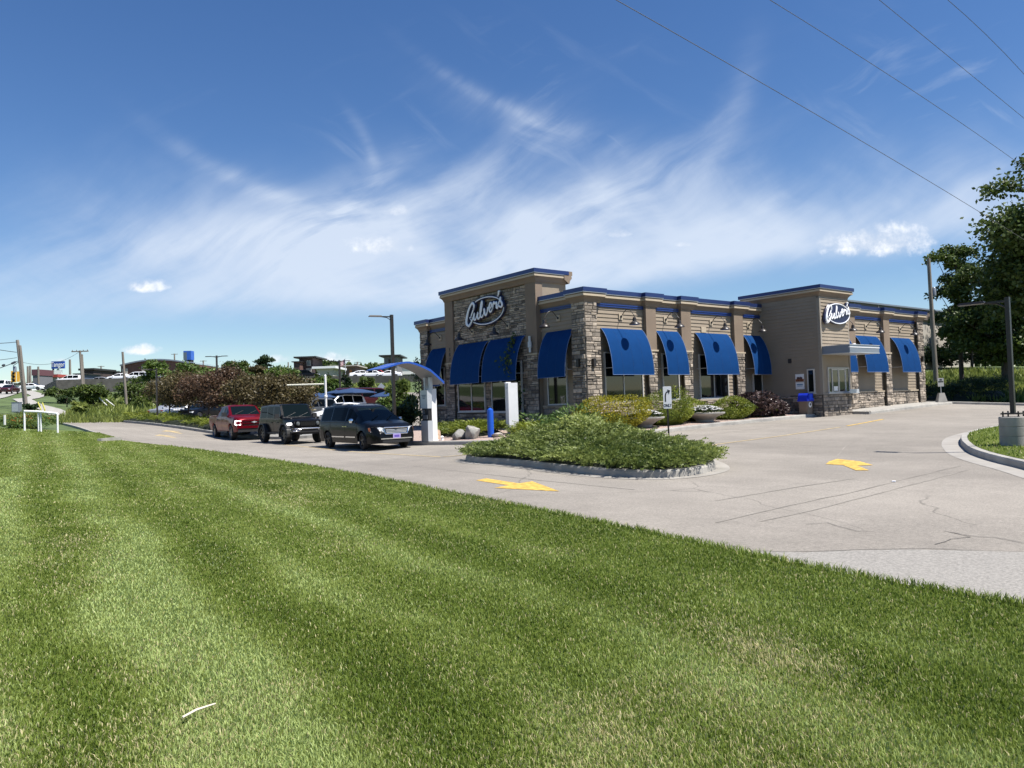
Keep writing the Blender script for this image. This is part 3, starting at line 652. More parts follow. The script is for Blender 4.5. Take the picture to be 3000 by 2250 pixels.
def stone_part(name, items, seed):
    mb = MB()
    for i, (sd, u0, u1, z0, z1, out, *r) in enumerate(items): stones(mb, sd, u0, u1, z0, z1, out, seed=seed * 50 + i, holes=r[0] if r else ())
    return BP(mb.build(name, SM))
G = -1.15
# stone pillars, one per corner or bay
stone_part('stone_pillar', [(LONG, 0, .70, 3.22, 4.36, 0), (LONG, 0, .84, G, 3.22, .03), (FRONT, 0, .78, 3.22, 4.36, 0), (FRONT, 0, .80, G, 3.22, .03)], 1)
stone_part('stone_pillar', [(FRONT, 12.22, 13.0, G, 4.36, 0)], 2)
for k, (u0, u1) in enumerate(((3.76, 4.34), (6.14, 6.76), (10.14, 10.8))): stone_part('stone_pillar', [(LONG, u0, u1, G, 2.36, .02)], 3 + k)
stone_part('stone_pillar', [(KIT, 24.98, 25.72, G, 4.36, 0)], 7)
for k, (u0, u1) in enumerate(((17.1, 17.75), (20.9, 21.55))): stone_part('stone_pillar', [(KIT, u0, u1, G, 2.36, .02)], 8 + k)
stone_part('stone_pillar', [(FRONT, 2.95, 3.68, G, 2.38, .10)], 11); stone_part('stone_pillar', [(FRONT, 9.58, 10.3, G, 2.38, .10)], 12)
# stone wall over the entry windows and low stone courses
stone_part('stone_wall', [(FRONT, 3.70, 9.56, G, 5.58, .0, [(6.95, 9.35, -.1, 2.2), (4.12, 6.5, -.15, 2.2)])], 13)
W0 = .14
for k, it in enumerate([(LONG, .86, 3.7, G, W0 - .04, -.13), (LONG, 4.4, 6.1, G, W0 - .04, -.13), (LONG, 6.8, 10.1, G, W0 - .04, -.13), (LONG, 10.84, 12.5, G, W0 - .04, -.13), (FRONT, .82, 2.93, G, .06, -.13), (FRONT, 10.34, 12.2, G, .2, -.13)]): stone_part('stone_base', [it], 30 + k)
stone_part('stone_base', [(TL, -3.05, .1, G, .2, .03), (TW, 12.55, 15.18, G, .2, .03)], 16)
for k, it in enumerate([(KIT, 15.22, 17.1, G, .26, -.13), (KIT, 17.78, 20.88, G, .26, -.13), (KIT, 21.58, 24.95, G, .26, -.13)]): stone_part('stone_base', [it], 40 + k)
# clapboard siding
wl = -.2
siding(LONG, [(.72, 3.72, W0, 4.2), (4.36, 6.1, W0, 4.2), (6.8, 10.1, W0, 4.2), (10.82, 12.55, W0, 4.2)], wl)
siding(FRONT, [(.8, 2.95, .08, 4.2), (10.3, 12.2, .22, 4.2)], wl)
siding(TL, [(-3.0, .15, .27, 4.93)], .025, m_='siding2'); siding(TW, [(12.62, 15.12, 2.5, 4.93)], .025)
siding(KIT, [(17.72, 20.92, .32, 4.2), (21.52, 25.0, .32, 4.2), (15.2, 17.12, .32, 4.2)], wl)
def trims():
    for sd, a, b, z, o in ((LONG, .86, 3.7, W0, -.08), (LONG, 4.38, 6.1, W0, -.08), (LONG, 6.8, 10.1, W0, -.08), (LONG, 10.84, 12.5, W0, -.08), (FRONT, .82, 2.93, .1, -.08), (FRONT, 10.34, 12.2, .24, -.08),
                           (KIT, 15.22, 17.1, .29, -.07), (KIT, 17.78, 20.88, .29, -.07), (KIT, 21.58, 24.95, .29, -.07)):
        mb = MB(); sd.box(mb, a, b, -.22, o, z - .045, z + .02); BP(mb.build('stone_sill', M['cream']))
trims()
def corner_trim():
    mb = MB()
    TW.box(mb, 12.52, 12.64, -.05, .05, .24, 4.93); TL.box(mb, -3.05, -2.97, -.02, .045, .24, 4.93); TW.box(mb, 15.1, 15.2, -.05, .045, .24, 4.93)
    TL.box(mb, -3.05, .15, 0, .045, 4.86, 4.935); TL.box(mb, .05, .2, 0, .04, .24, 4.86)
    TL.box(mb, -3.07, .2, -.02, .065, .2, .262); TW.box(mb, 12.5, 15.2, -.02, .066, .2, .263)
    BP(mb.build('corner_board', M['trim']))
    mb = MB(); TW.box(mb, 12.66, 15.08, -.02, .02, .27, 2.16); BP(mb.build('window_surround', M['siding2']))
corner_trim()
# stucco pilasters with a cream ledge
def pilaster(sd, u0, u1, out, z0, z1):
    mb = MB(); sd.box(mb, u0, u1, -.3, out, z0, z1); o = BP(mb.build('pilaster', M['tan']))
    mb = MB(); sd.box(mb, u0 - .04, u1 + .05, -.22, out + .06, z0 - .06, z0 + .012); o2 = mb.build('ledge', M['cream']); o2.parent = o
for u0, u1 in ((3.72, 4.37), (6.1, 6.78), (10.1, 10.82)): pilaster(LONG, u0, u1, 0, 2.42, 4.4)
for u0, u1 in ((17.08, 17.76), (20.88, 21.56)): pilaster(KIT, u0, u1, 0, 2.42, 4.4)
for u0, u1 in ((2.95, 3.68), (9.58, 10.3)): pilaster(FRONT, u0, u1, .10, 2.44, 5.62)
mb = MB(); FRONT.box(mb, 3.68, 9.58, -.05, .095, 5.6, 5.86); BP(mb.build('fascia_panel', M['tan']))
# cornices
cornice('cornice', [(12.75, .22), (11.0, .22), (11.0, 0), (10.1, 0), (10.1, .22), (6.95, .22), (6.95, 0), (6.1, 0), (6.1, .22), (4.52, .22), (4.52, 0), (3.72, 0), (3.72, .22), (.95, .22), (.95, 0), (0, 0), (0, .8), (.22, .8), (.22, 3.1)], H0)
cornice('cornice', [(.22, 10.2), (.22, 12.2), (0, 12.2), (0, 13.02), (12, 13.02)], H0)
cornice('cornice', [(1.75, 2.95), (-.10, 2.95), (-.10, 10.3), (1.75, 10.3), (1.75, 2.75)], 6.16, .95)
cornice('cornice', [(15.2, 1.0), (15.2, -3.07), (12.55, -3.07), (12.55, 1.0), (15.4, 1.0)], 5.46, .9, 1.25)
cornice('cornice', [(25.72, 12.9), (25.72, -2.1), (24.95, -2.1), (24.95, -1.88), (21.7, -1.88), (21.7, -2.1), (20.88, -2.1), (20.88, -1.88), (17.9, -1.88), (17.9, -2.1), (17.08, -2.1), (17.08, -1.88), (15.0, -1.88)], H0)
def accent(sd, u0, u1, z=4.21):
    mb = MB(); sd.box(mb, u0, u1, -.25, -.13, z, z + .05); sd.box(mb, u0, u1, -.25, -.155, z + .05, z + .085); sd.box(mb, u0, u1, -.25, -.12, z + .085, z + .14); BP(mb.build('blue_band', M['blue']))
for a, b in ((.72, 3.71), (4.38, 6.09), (6.79, 10.09), (10.83, 12.5)): accent(LONG, a, b)
for a, b in ((.8, 2.94), (10.32, 12.2)): accent(FRONT, a, b)
for a, b in ((17.78, 20.87), (21.58, 24.95), (15.25, 17.06)): accent(KIT, a, b)

# awnings: curved canvas, open ends, a light brace each side
def awning(sd, u0, u1, base, ztop=3.31, zbot=1.31, reach=.62):
    n = 10; prof = []
    for i in range(n + 1):
        th = math.radians(22 + 68 * i / n); a0 = math.radians(22)
        o = (math.sin(th) - math.sin(a0)) / (1 - math.sin(a0)) * reach; z = ztop - (math.cos(a0) - math.cos(th)) / math.cos(a0) * (ztop - zbot); prof.append((base + .02 + o, z))
    mb = MB(); vs = []
    for o, z in prof: vs += [sd.p(u0, o, z), sd.p(u1, o, z)]
    for o, z in prof: vs += [sd.p(u0, o - .018, z - .008), sd.p(u1, o - .018, z - .008)]
    m_ = 2 * (n + 1); fs = []
    for i in range(n):
        a = 2 * i; fs += [(a, a + 1, a + 3, a + 2), (m_ + a, m_ + a + 2, m_ + a + 3, m_ + a + 1), (a, a + 2, m_ + a + 2, m_ + a), (a + 1, m_ + a + 1, m_ + a + 3, a + 3)]
    fs += [(0, m_, m_ + 1, 1), (m_ - 2, m_ - 1, 2 * m_ - 1, 2 * m_ - 2)]
    mb.add(vs, fs); o = BP(mb.build('awning', M['awning'], smooth=50))
    e = MB()
    for u in (u0, u1): e.tube([sd.p(u, a, b) for a, b in prof], .013, 6)
    e.tube([sd.p(u0, *prof[-1]), sd.p(u1, *prof[-1])], .013, 6); x = e.build('piping', M['awnedge']); x.parent = o
    e = MB()
    for k in range(1, 1 + max(1, int((u1 - u0) / .8))):
        us = u0 + (u1 - u0) * k / (1 + max(1, int((u1 - u0) / .8))); e.tube([sd.p(us, a + .001, b + .001) for a, b in prof], .0045, 5)
    x = e.build('seam', M['awnseam']); x.parent = o
    b = MB(); oz = zbot + .30
    for u in (u0 + .06, u1 - .06): b.tube([sd.p(u, base, oz), sd.p(u, base + reach * .93, oz)], .016, 6)
    b.tube([sd.p(u0 + .05, base + reach * .95, zbot + .1), sd.p(u1 - .05, base + reach * .95, zbot + .1)], .014, 6)
    x = b.build('brace', M['ltgrey']); x.parent = o
    return o
for a, b in ((1.07, 3.60), (4.50, 5.97), (7.25, 9.70), (10.98, 12.42)): awning(LONG, a, b, -.18)
for a, b in ((.80, 2.56), (10.42, 11.98)): awning(FRONT, a, b, -.18)
for a, b in ((6.66, 9.12), (3.83, 6.42)): awning(FRONT, a, b, .03)
for a, b in ((17.95, 20.3), (21.95, 24.2), (15.5, 17.0)): awning(KIT, a, b, -.18)

# windows
def window(sd, u0, u1, z0, z1, out, mull=(), name='window', fw=.055):
    mb = MB()
    for a, b, c, d in ((u0, u0 + fw, z0, z1), (u1 - fw, u1, z0, z1), (u0 + fw, u1 - fw, z0, z0 + fw), (u0 + fw, u1 - fw, z1 - fw, z1)): sd.box(mb, a, b, out - .05, out + .035, c, d)
    for u in mull: sd.box(mb, u - .028, u + .028, out - .05, out + .03, z0 + fw, z1 - fw)
    sd.box(mb, u0 - .04, u1 + .04, out - .05, out + .06, z0 - .05, z0 - .001)
    o = BP(mb.build(name, M['frame'])); es = sorted([u0 + fw] + list(mull) + [u1 - fw])
    for a, b in zip(es[:-1], es[1:]):
        g = MB(); sd.box(g, a, b, out - .045, out + .004, z0 + fw, z1 - fw); x = g.build('pane', M['glass']); x.parent = o
    return o
window(LONG, 1.17, 3.52, .2, 2.3, wl + .06, (2.31,)); window(LONG, 4.82, 5.95, .2, 2.3, wl + .06); window(LONG, 7.44, 9.63, .2, 2.3, wl + .06, (8.51,)); window(LONG, 11.66, 12.46, .2, 1.36, wl + .06)
window(FRONT, 1.33, 2.60, .13, 2.3, wl + .06); window(FRONT, 10.84, 11.86, .28, 2.3, wl + .06)
window(FRONT, 7.0, 9.32, -.06, 2.2, .06, (8.14,)); window(FRONT, 4.15, 6.47, -.12, 2.2, .06, (5.27,))
window(TL, -2.75, -2.36, .30, 1.45, .075)
w = window(TW, 13.0, 14.98, .27, 1.5, .045, (13.36, 13.98, 14.62))
mb = MB(); TW.box(mb, 13.42, 13.92, .036, .05, .33, 1.36); TW.box(mb, 14.04, 14.56, .036, .052, .33, 1.36); g_ = mb.build('sliding_sash', M['glass']); g_.parent = w
mb = MB()
for a, b in ((13.39, 13.95), (14.01, 14.59)):
    for c, d in ((a, a + .04), (b - .04, b)): TW.box(mb, c, d, .034, .06, .33, 1.38)
    TW.box(mb, a, b, .034, .0605, 1.38, 1.43)
s_ = mb.build('sash_frame', M['frame']); s_.parent = w
mb = MB(); TW.box(mb, 13.5, 13.85, .055, .058, .36, .58); x = mb.build('notice', M['white']); x.parent = w
mb = MB(); TW.box(mb, 14.3, 15.25, .06, .42, .215, .25); TW.box(mb, 14.35, 15.2, .40, .42, .25, .42); BP(mb.build('service_shelf', M['ltgrey']))
# flat canopy over the serving window
mb = MB(); TW.box(mb, 12.6, 15.4, -.02, 1.41, 2.14, 2.48); o = BP(mb.build('window_canopy', M['grey']))
mb = MB(); TW.box(mb, 12.58, 15.42, 1.35, 1.425, 2.36, 2.395); x = mb.build('drip_edge', M['white']); x.parent = o
mb = MB(); TW.box(mb, 12.57, 15.43, 0, 1.43, 2.482, 2.51); TW.box(mb, 12.575, 15.425, .0, 1.42, 2.11, 2.138); x = mb.build('canopy_flashing', M['ltgrey']); x.parent = o
mb = MB(); mb.lathe(TW.p(13.9, .95, 2.51), [(.0, .0), (.09, .0), (.09, .06), (.05, .09), (0, .09)], 12); TW.box(mb, 13.76, 14.04, .9, 1.0, 2.511, 2.57); x = mb.build('camera_dome', M['white']); x.parent = o
# vent, menu panels and small fixtures on the tower's left face
mb = MB(); TL.box(mb, -1.53, -1.35, .02, .06, 1.80, 2.02); BP(mb.build('wall_vent', M['dkbrown']))
mb = MB(); TL.box(mb, -2.17, -1.71, .04, .061, .86, 1.24); o = BP(mb.build('food_poster', M['white']))
mb = MB(); TL.box(mb, -2.16, -1.72, .0605, .064, .87, 1.0); x = mb.build('poster_food', mat('poster_brown', (.20, .07, .03), var=.4, vscale=12)); x.parent = o
mb = MB()
for k, (a, b, c) in enumerate(((-2.0, .09, .05), (-1.86, .07, .07))): mb.lathe(TL.p(a, .062, 1.04), [(b, -.05), (b, .03), (c * .6, .06), (0, .06)], 10)
x = mb.build('poster_plates', mat('poster_dark', (.10, .05, .04))); x.parent = o
mb = MB(); TL.box(mb, -2.17, -1.71, .04, .06, .50, .84); o = BP(mb.build('notice_board', M['white']))
mb = MB(); TL.box(mb, -2.1, -1.78, .0605, .064, .70, .755); TL.box(mb, -2.08, -1.80, .0605, .064, .64, .67); x = mb.build('notice_text', mat('notice_blue', (.09, .22, .36))); x.parent = o
mb = MB(); LONG.box(mb, 7.72, 8.08, wl + .02, wl + .06, 3.33, 3.6); x = BP(mb.build('outlet_box', M['cream']))
for sd, u, z in ((FRONT, .36, 1.83), (LONG, .36, 1.83), (KIT, 25.3, 2.1)):
    mb = MB(); sd.box(mb, u - .07, u + .07, .03, .16, z - .17, z + .17); BP(mb.build('wall_fixture', M['dkbrown']))
# cylinder sconce and house number on the entry pilasters
mb = MB(); mb.lathe(FRONT.p(3.33, .2, 2.5), [(.0, 0), (.06, 0), (.06, .2), (.10, .22), (.10, .46), (.06, .48), (.06, .72), (0, .72)], 14); FRONT.box(mb, 3.30, 3.36, .1, .2, 2.78, 2.9); BP(mb.build('wall_sconce', M['ltgrey']))
def text_mesh(txt, size, place, m_, name, depth=.01, par=None, sx=1.0, font_off=0.0):
    cu = bpy.data.curves.new(name, 'FONT'); cu.body = txt; cu.size = size; cu.extrude = depth; cu.align_x = 'CENTER'; cu.align_y = 'CENTER'; cu.offset = font_off
    t = bpy.data.objects.new(name, cu); COL.objects.link(t); dg = bpy.context.evaluated_depsgraph_get()
    me = bpy.data.meshes.new_from_object(t.evaluated_get(dg)); bpy.data.objects.remove(t); bpy.data.curves.remove(cu)
    o = bpy.data.objects.new(name, me); COL.objects.link(o); me.materials.clear(); me.materials.append(m_)
    c, ux, uy = map(Vector, place); un = ux.cross(uy).normalized(); mt = Matrix((ux.normalized() * sx, uy.normalized(), un)).transposed().to_4x4(); mt.translation = c; me.transform(mt)
    if par: o.parent = par
    return o
for k, ch in enumerate('387'):
    BP(text_mesh(ch, .27, (FRONT.p(9.93, .112, 3.12 - k * .255), (0, -1, 0), (0, 0, 1)), M['dkbrown'], 'house_number'))

# gooseneck barn lamps
def gooseneck(sd, u, z, base):
    mb = MB(); sd.box(mb, u - .11, u + .11, base, base + .05, z - .13, z + .13); o = BP(mb.build('wall_lamp', M['cream']))
    mb = MB(); pts = []
    for i in range(13):
        t = i / 12
        out = base + .06 + .76 * t ** .9; zz = z + .32 * math.sin(math.pi * min(1, t * 1.0)) * (1 - .15 * t) - .04 * t
        pts.append(sd.p(u, out, zz))
    pts.append(sd.p(u, base + .82, z - .10)); mb.tube(pts, .017, 8)
    mb.lathe(sd.p(u, base + .03, z), [(.06, 0), (.055, .04), (.03, .07), (0, .07)], 12, axis=sd.n); x = mb.build('lamp_arm', M['dkbrown'], smooth=50); x.parent = o
    mb = MB(); mb.lathe(sd.p(u, base + .82, z - .42), [(.235, 0), (.23, .02), (.16, .10), (.085, .15), (.075, .26), (.06, .31), (0, .32)], 20); mb.lathe(sd.p(u, base + .82, z - .40), [(.0, .02), (.15, .02), (.22, -.01)], 16, mi=1)
    x = mb.build('lamp_shade', [M['dkbrown'], M['white']], smooth=40); x.parent = o
for u in (2.28, 5.18, 8.48, 11.5): gooseneck(LONG, u, 3.83, wl + .02)
for u in (1.78, 11.18): gooseneck(FRONT, u, 3.86, wl + .02)
for u in (5.05, 7.9): gooseneck(FRONT, u, 3.85, .04)
for u in (19.2, 23.15, 16.3): gooseneck(KIT, u, 3.83, wl + .02)

# script sign: brush strokes over an oval ring
STROKES = [
 ([(-.90, .20), (-.87, .34), (-.95, .47), (-1.08, .45), (-1.24, .30), (-1.40, .06), (-1.52, -.25), (-1.53, -.48), (-1.42, -.60), (-1.28, -.56), (-1.12, -.42), (-.98, -.24)], [.06, .085, .08, .07, .075, .09, .105, .105, .095, .08, .065, .05]),
 ([(-.90, .20), (-1.0, .06), (-1.10, -.08), (-1.18, -.20)], [.06, .06, .055, .035]),
 ([(-.98, -.24), (-.86, -.02), (-.90, -.20), (-.88, -.34), (-.78, -.34), (-.66, -.20), (-.55, -.02), (-.60, -.20), (-.56, -.33), (-.46, -.31), (-.36, -.18)], [.04, .06, .075, .07, .055, .05, .065, .075, .065, .05, .045]),
 ([(-.36, -.18), (-.25, .10), (-.18, .36), (-.19, .47), (-.25, .44), (-.31, .20), (-.35, -.05), (-.34, -.22), (-.26, -.29), (-.16, -.22), (-.06, -.08)], [.04, .05, .055, .05, .055, .075, .08, .07, .055, .045, .045]),
 ([(-.06, -.08), (-.03, .08), (-.01, -.08), (.03, -.21), (.11, -.22), (.21, -.08), (.27, .10), (.33, .09), (.40, .05)], [.045, .07, .08, .07, .055, .05, .06, .045, .045]),
 ([(.40, .03), (.50, .09), (.57, .19), (.54, .30), (.45, .29), (.39, .16), (.38, .0), (.43, -.11), (.53, -.10), (.64, .04)], [.045, .045, .055, .06, .065, .075, .075, .06, .045, .045]),
 ([(.64, .04), (.72, .27), (.78, .30), (.82, .22), (.90, .28), (.97, .26), (.95, .12), (.95, .02), (1.02, .0), (1.10, .14)], [.045, .065, .06, .05, .05, .06, .075, .065, .05, .045]),
 ([(1.10, .14), (1.20, .34), (1.27, .47), (1.27, .33), (1.36, .20), (1.38, .08), (1.29, .02), (1.14, .08)], [.045, .055, .06, .075, .08, .075, .06, .055]),
 ([(1.17, .75), (1.13, .64), (1.07, .55)], [.075, .065, .03])]
def script_sign(sd, uc, zc, scale, sgn, base, filled, vs=1.0):
    """sgn: +1 if u grows to the viewer's right"""
    e = 1.0 * scale
    def P(u, v, o): return sd.p(uc + sgn * u * e, base + o, zc + v * e * vs)
    ell = [(1.42 * math.cos(t), .64 * math.sin(t)) for t in [2 * math.pi * k / 56 for k in range(56)]]
    mb = MB()
    if filled:
        n = 56; rim = [(1.04 * a, 1.06 * b) for a, b in ell]
        mb.add([P(a, b, 0) for a, b in rim] + [P(a, b, .14) for a, b in rim], [tuple(range(n)), tuple(range(2 * n - 1, n - 1, -1))] + [(i, n + i, n + (i + 1) % n, (i + 1) % n) for i in range(n)])
    else:
        mb.tube([P(a, b, .05) for a, b in ell + [ell[0]]], .085 * e, 8, flat=(sd.n, .9))
    def fine(pts, rad):
        P2 = []; 
        n = len(pts)
        for i in range(n - 1):
            p0, p1, p2, p3 = pts[max(i - 1, 0)], pts[i], pts[i + 1], pts[min(i + 2, n - 1)]
            for k in range(5):
                t = k / 5; f = lambda a, b, c, d: .5 * (2 * b + (c - a) * t + (2 * a - 5 * b + 4 * c - d) * t * t + (3 * b - a - 3 * c + d) * t ** 3)
                P2.append((f(p0[0], p1[0], p2[0], p3[0]), f(p0[1], p1[1], p2[1], p3[1]), rad[i] * (1 - t) + rad[i + 1] * t))
        P2.append((*pts[-1], rad[-1])); return P2
    FS = [fine(a, b) for a, b in STROKES]
    for q in FS: mb.tube([P(a, b, .085) for a, b, r in q], [(r + .042) * e for a, b, r in q], 10, flat=(sd.n, .8))
    navy = BP(mb.build('script_sign', mat('navy_sign_face', (.012, .016, .055), rough=.35)))
    w_ = MB()
    for q in FS:
        w_.tube([P(a, b, .17) for a, b, r in q], [r * e * .80 for a, b, r in q], 10, flat=(sd.n, .55 / max(e, .5)))
        for a, b, r in (q[0], q[-1]): w_.lathe(P(a, b, .12), [(r * e * .8, 0), (r * e * .8, .06), (r * e * .6, .09), (0, .1)], 12, axis=sd.n)
    x = w_.build('letters', mat('white_sign_letters', (.86, .87, .90), rough=.35), smooth=60); x.parent = navy
    r_ = MB(); gap = [t for t in ell]
    r_.tube([P(a, b, .15 if filled else .10) for a, b in ell + [ell[0]]], .034 * e, 8, flat=(sd.n, .8)); x = r_.build('oval_ring', mat('white_sign_ring', (.80, .82, .86), rough=.35)); x.parent = navy
script_sign(FRONT, 6.6, 4.74, 1.0, -1, .06, False)
script_sign(TW, 13.93, 4.12, .75, 1, .06, True)
# ------------------------------------------------------------------ vehicles
def paintmat(name, c, metal=.0, rough=.3): return mat(name, c, rough=rough, metal=metal, coat=.2, spec=.12)
V_BLACK = paintmat('black_car_paint', (.0035, .0038, .005)); V_RED = paintmat('red_car_paint', (.125, .003, .009), .3, .3); V_WHITE = paintmat('white_car_paint', (.78, .79, .80))
V_MAROON = paintmat('maroon_car_paint', (.045, .010, .012)); V_SILVER = paintmat('silver_car_paint', (.42, .43, .45), .5); V_GREY = paintmat('grey_car_paint', (.08, .085, .09), .3); V_BLUE = paintmat('blue_car_paint', (.02, .05, .16), .2)
M['cglass'] = mat('tinted_car_glass', (.002, .003, .004), rough=.02, spec=.04); M['wshield'] = mat('windscreen_glass', (.004, .008, .009), rough=.02, spec=.12)
M['tyre'] = mat('tyre_rubber', (.014, .014, .014), rough=.85); M['chrome'] = mat('chrome', (.75, .75, .76), rough=.12, metal=1.0); M['plastic'] = mat('black_plastic', (.015, .015, .016), rough=.6)
M['lens'] = mat('headlamp_lens', (.62, .65, .68), rough=.08, spec=.8, coat=.6); M['amber'] = mat('amber_lens', (.45, .12, .02), rough=.2); M['redlens'] = mat('red_lens', (.35, .01, .01), rough=.2)
M['rim'] = mat('alloy_rim', (.16, .16, .17), rough=.35, metal=.8); M['rimblk'] = mat('black_rim', (.012, .012, .013), rough=.35, metal=.3); M['lampon'] = mat('lit_daylight_lamp', (1, .98, .95), emit=5.0)
M['under'] = mat('underbody', (.006, .006, .006), rough=.95)

def wheel(root, x, y, r, w, rim_m, side, spokes=5, steer=0.0):
    """y = outer face position (signed); built in the car's own coordinates"""
    c = Vector((x, y, r)); ax = Vector((0, side, 0)); rot = Matrix.Rotation(steer, 3, 'Z'); ax = rot @ ax
    t = MB(); b = c - ax * w
    t.lathe(b, [(r * .62, .0), (r * .9, .0), (r * .985, w * .12), (r, w * .3), (r, w * .72), (r * .985, w * .88), (r * .9, w), (r * .7, w), (r * .66, w * .93), (r * .66, w * .6), (0, w * .6)], 28, axis=ax)
    o = t.build('wheel', M['tyre'], root, smooth=40)
    m = MB(); m.lathe(b, [(r * .66, w * .7), (r * .69, w * .965), (r * .655, w * .985), (r * .62, w * .9), (r * .6, w * .74)], 28, axis=ax)
    m.lathe(b, [(r * .16, w * .7), (r * .15, w * .9), (r * .08, w * .93), (0, w * .93)], 14, axis=ax)
    e1 = ax.orthogonal().normalized(); e2 = ax.cross(e1)
    for k in range(spokes):
        a = 2 * math.pi * k / spokes + .3; d = e1 * math.cos(a) + e2 * math.sin(a); tdir = ax.cross(d)
        m.obox(b + ax * w * .84 + d * r * .39, tdir * r * .085, ax * w * .05, d * r * .26)
    x_ = m.build('rim', rim_m, o, smooth=35)
    return o

def car_body(root, K, paint, wheels, win, shield, back=None, open_bed=None, sharp=32, simple=False):
    """K: dict of key curves along x (front positive): low, belt, roof heights and half widths wl, wm, wb, wr; wheels: [(x, R_arch, axle height)]"""
    xs = set()
    for k in K.values(): xs |= {round(p[0], 4) for p in k}
    x0 = min(p[0] for p in K['roof']); x1 = max(p[0] for p in K['roof'])
    xs |= {round(v, 4) for v in np.linspace(x0, x1, 18 if simple else 44)}
    for a, b in list(win) + [shield] + ([back] if back else []): xs |= {round(a, 4), round(b, 4)}
    for wx, Ra, zc in wheels:
        for t in np.linspace(0, math.pi, 7 if simple else 15): xs.add(round(wx + Ra * math.cos(t), 4))
    xs = sorted(v for v in xs if x0 <= v <= x1)
    xs = [v for i, v in enumerate(xs) if i == 0 or v - xs[i - 1] > .006]
    f = lambda n, x: float(np.interp(x, [p[0] for p in K[n]], [p[1] for p in K[n]]))
    rings = []; cols = []
    for x in xs:
        low, belt, roof = f('low', x), f('belt', x), f('roof', x); wl, wm, wb, wr = f('wl', x), f('wm', x), f('wb', x), f('wr', x)
        zb = low
        for wx, Ra, zc in wheels:
            d = abs(x - wx)
            if d < Ra: zb = max(zb, zc + math.sqrt(max(0, Ra * Ra - d * d)))
        belt = max(belt, zb + .03); roof = max(roof, belt + .01)
        zm = max(low + (belt - low) * .48, zb + .01); zm = min(zm, belt - .012); za = max(low + (belt - low) * .8, zm + .004); za = min(za, belt - .005)
        crown = min(.05, (roof - belt) * .25 + .015); re = roof - crown
        P = [(zb, wl), (zm, wm), (za, wm * .45 + wb * .55 + .006), (belt, wb)]
        for t in (.09, .90): P.append((belt + (re - belt) * t, wb + (wr - wb) * t + .012 * math.sin(math.pi * t)))
        P.append((re, wr)); P.append((roof - crown * .25, wr * .86)); P.append((roof, wr * .45)); P.append((roof, 0))
        rings.append([(x, y, z) for z, y in P] + [(x, -y, z) for z, y in P[-2::-1]]); cols.append(x)
    m = len(rings[0]); npt = 10
    body = MB(); wn = MB(); ws = MB(); bw = MB()
    V = [p for r in rings for p in r]; body.v = list(V); body.t = [.5] * len(V)
    wgroups = {}
    for i in range(len(xs) - 1):
        xm = (xs[i] + xs[i + 1]) / 2
        for k in range(m - 1):
            q = (i * m + k, i * m + k + 1, (i + 1) * m + k + 1, (i + 1) * m + k); kk = min(k, m - 2 - k)
            if kk == 4:
                hit = next((j for j, (a, b) in enumerate(win) if a < xm < b), None)
                if hit is not None: wgroups.setdefault((hit, k < npt), []).append(q); continue
            if kk in (7, 8) and shield[0] < xm < shield[1]: ws.f.append(q); ws.mi.append(0); continue
            if back and kk in (7, 8) and back[0] < xm < back[1]: bw.f.append(q); bw.mi.append(0); continue
            body.f.append(q); body.mi.append(0)
    body.f.append(tuple(range(m))); body.mi.append(0); body.f.append(tuple((len(xs) - 1) * m + k for k in range(m))); body.mi.append(0)
    ob = body.build('body', paint, root, smooth=sharp)
    def clean(mb, name, mt, par):
        used = sorted({i for q in mb.f for i in q}); mp = {a: b for b, a in enumerate(used)}
        n = MB(); n.add([V[i] for i in used], [tuple(mp[i] for i in q) for q in mb.f]); return n.build(name, mt, par, smooth=40)
    for key, qs in wgroups.items():
        t = MB(); t.f = qs; clean(t, 'window', M['cglass'], root)
    if ws.f: clean(ws, 'windscreen', M['wshield'], root)
    if bw.f: clean(bw, 'rear_window', M['cglass'], root)
    # dark floor and wheel wells
    u = MB(); wmin = min(p[1] for p in K['wl']) - .12; lowz = min(p[1] for p in K['low'])
    u.box(x0 + .15, -wmin, lowz + .06, x1 - .25, wmin, lowz + .34)
    for wx, Ra, zc in wheels: u.box(wx - Ra * .98, -wmin - .02, zc, wx + Ra * .98, wmin + .02, zc + Ra * .93)
    u.build('underbody', M['under'], root)
    def side_y(x, z):
        i = min(range(len(xs)), key=lambda j: abs(xs[j] - x)); r = rings[i][:npt]
        return float(np.interp(z, [p[2] for p in r[:7]], [p[1] for p in r[:7]]))
    return ob, side_y
def seam(root, sy, x, z0, z1, w=.008):
    m = MB()
    for s in (1, -1):
        zs = np.linspace(z0, z1, 7)
        for a, b in zip(zs[:-1], zs[1:]):
            ya, yb = sy(x, a) + .003, sy(x, b) + .003
            m.add([(x - w, s * ya, a), (x + w, s * ya, a), (x + w, s * yb, b), (x - w, s * yb, b)], [(0, 1, 2, 3)])
    return m.build('door_seam', M['under'], root)
def strip_side(root, sy, xa, xb, z, hh, mt, name, out=.014, n=10):
    for s in (1, -1):
        m = MB(); xs = np.linspace(xa, xb, n)
        for a, b in zip(xs[:-1], xs[1:]):
            ya, yb = sy(a, z), sy(b, z)
            m.add([(a, s * (ya - .01), z - hh), (b, s * (yb - .01), z - hh), (b, s * (yb + out), z - hh), (a, s * (ya + out), z - hh), (a, s * (ya - .01), z + hh), (b, s * (yb - .01), z + hh), (b, s * (yb + out), z + hh), (a, s * (ya + out), z + hh)],
                  [(3, 2, 6, 7), (4, 7, 6, 5), (0, 1, 2, 3)] + ([(0, 3, 7, 4)] if a == xs[0] else []) + ([(1, 5, 6, 2)] if b == xs[-1] else []))
        m.build(name, mt, root)
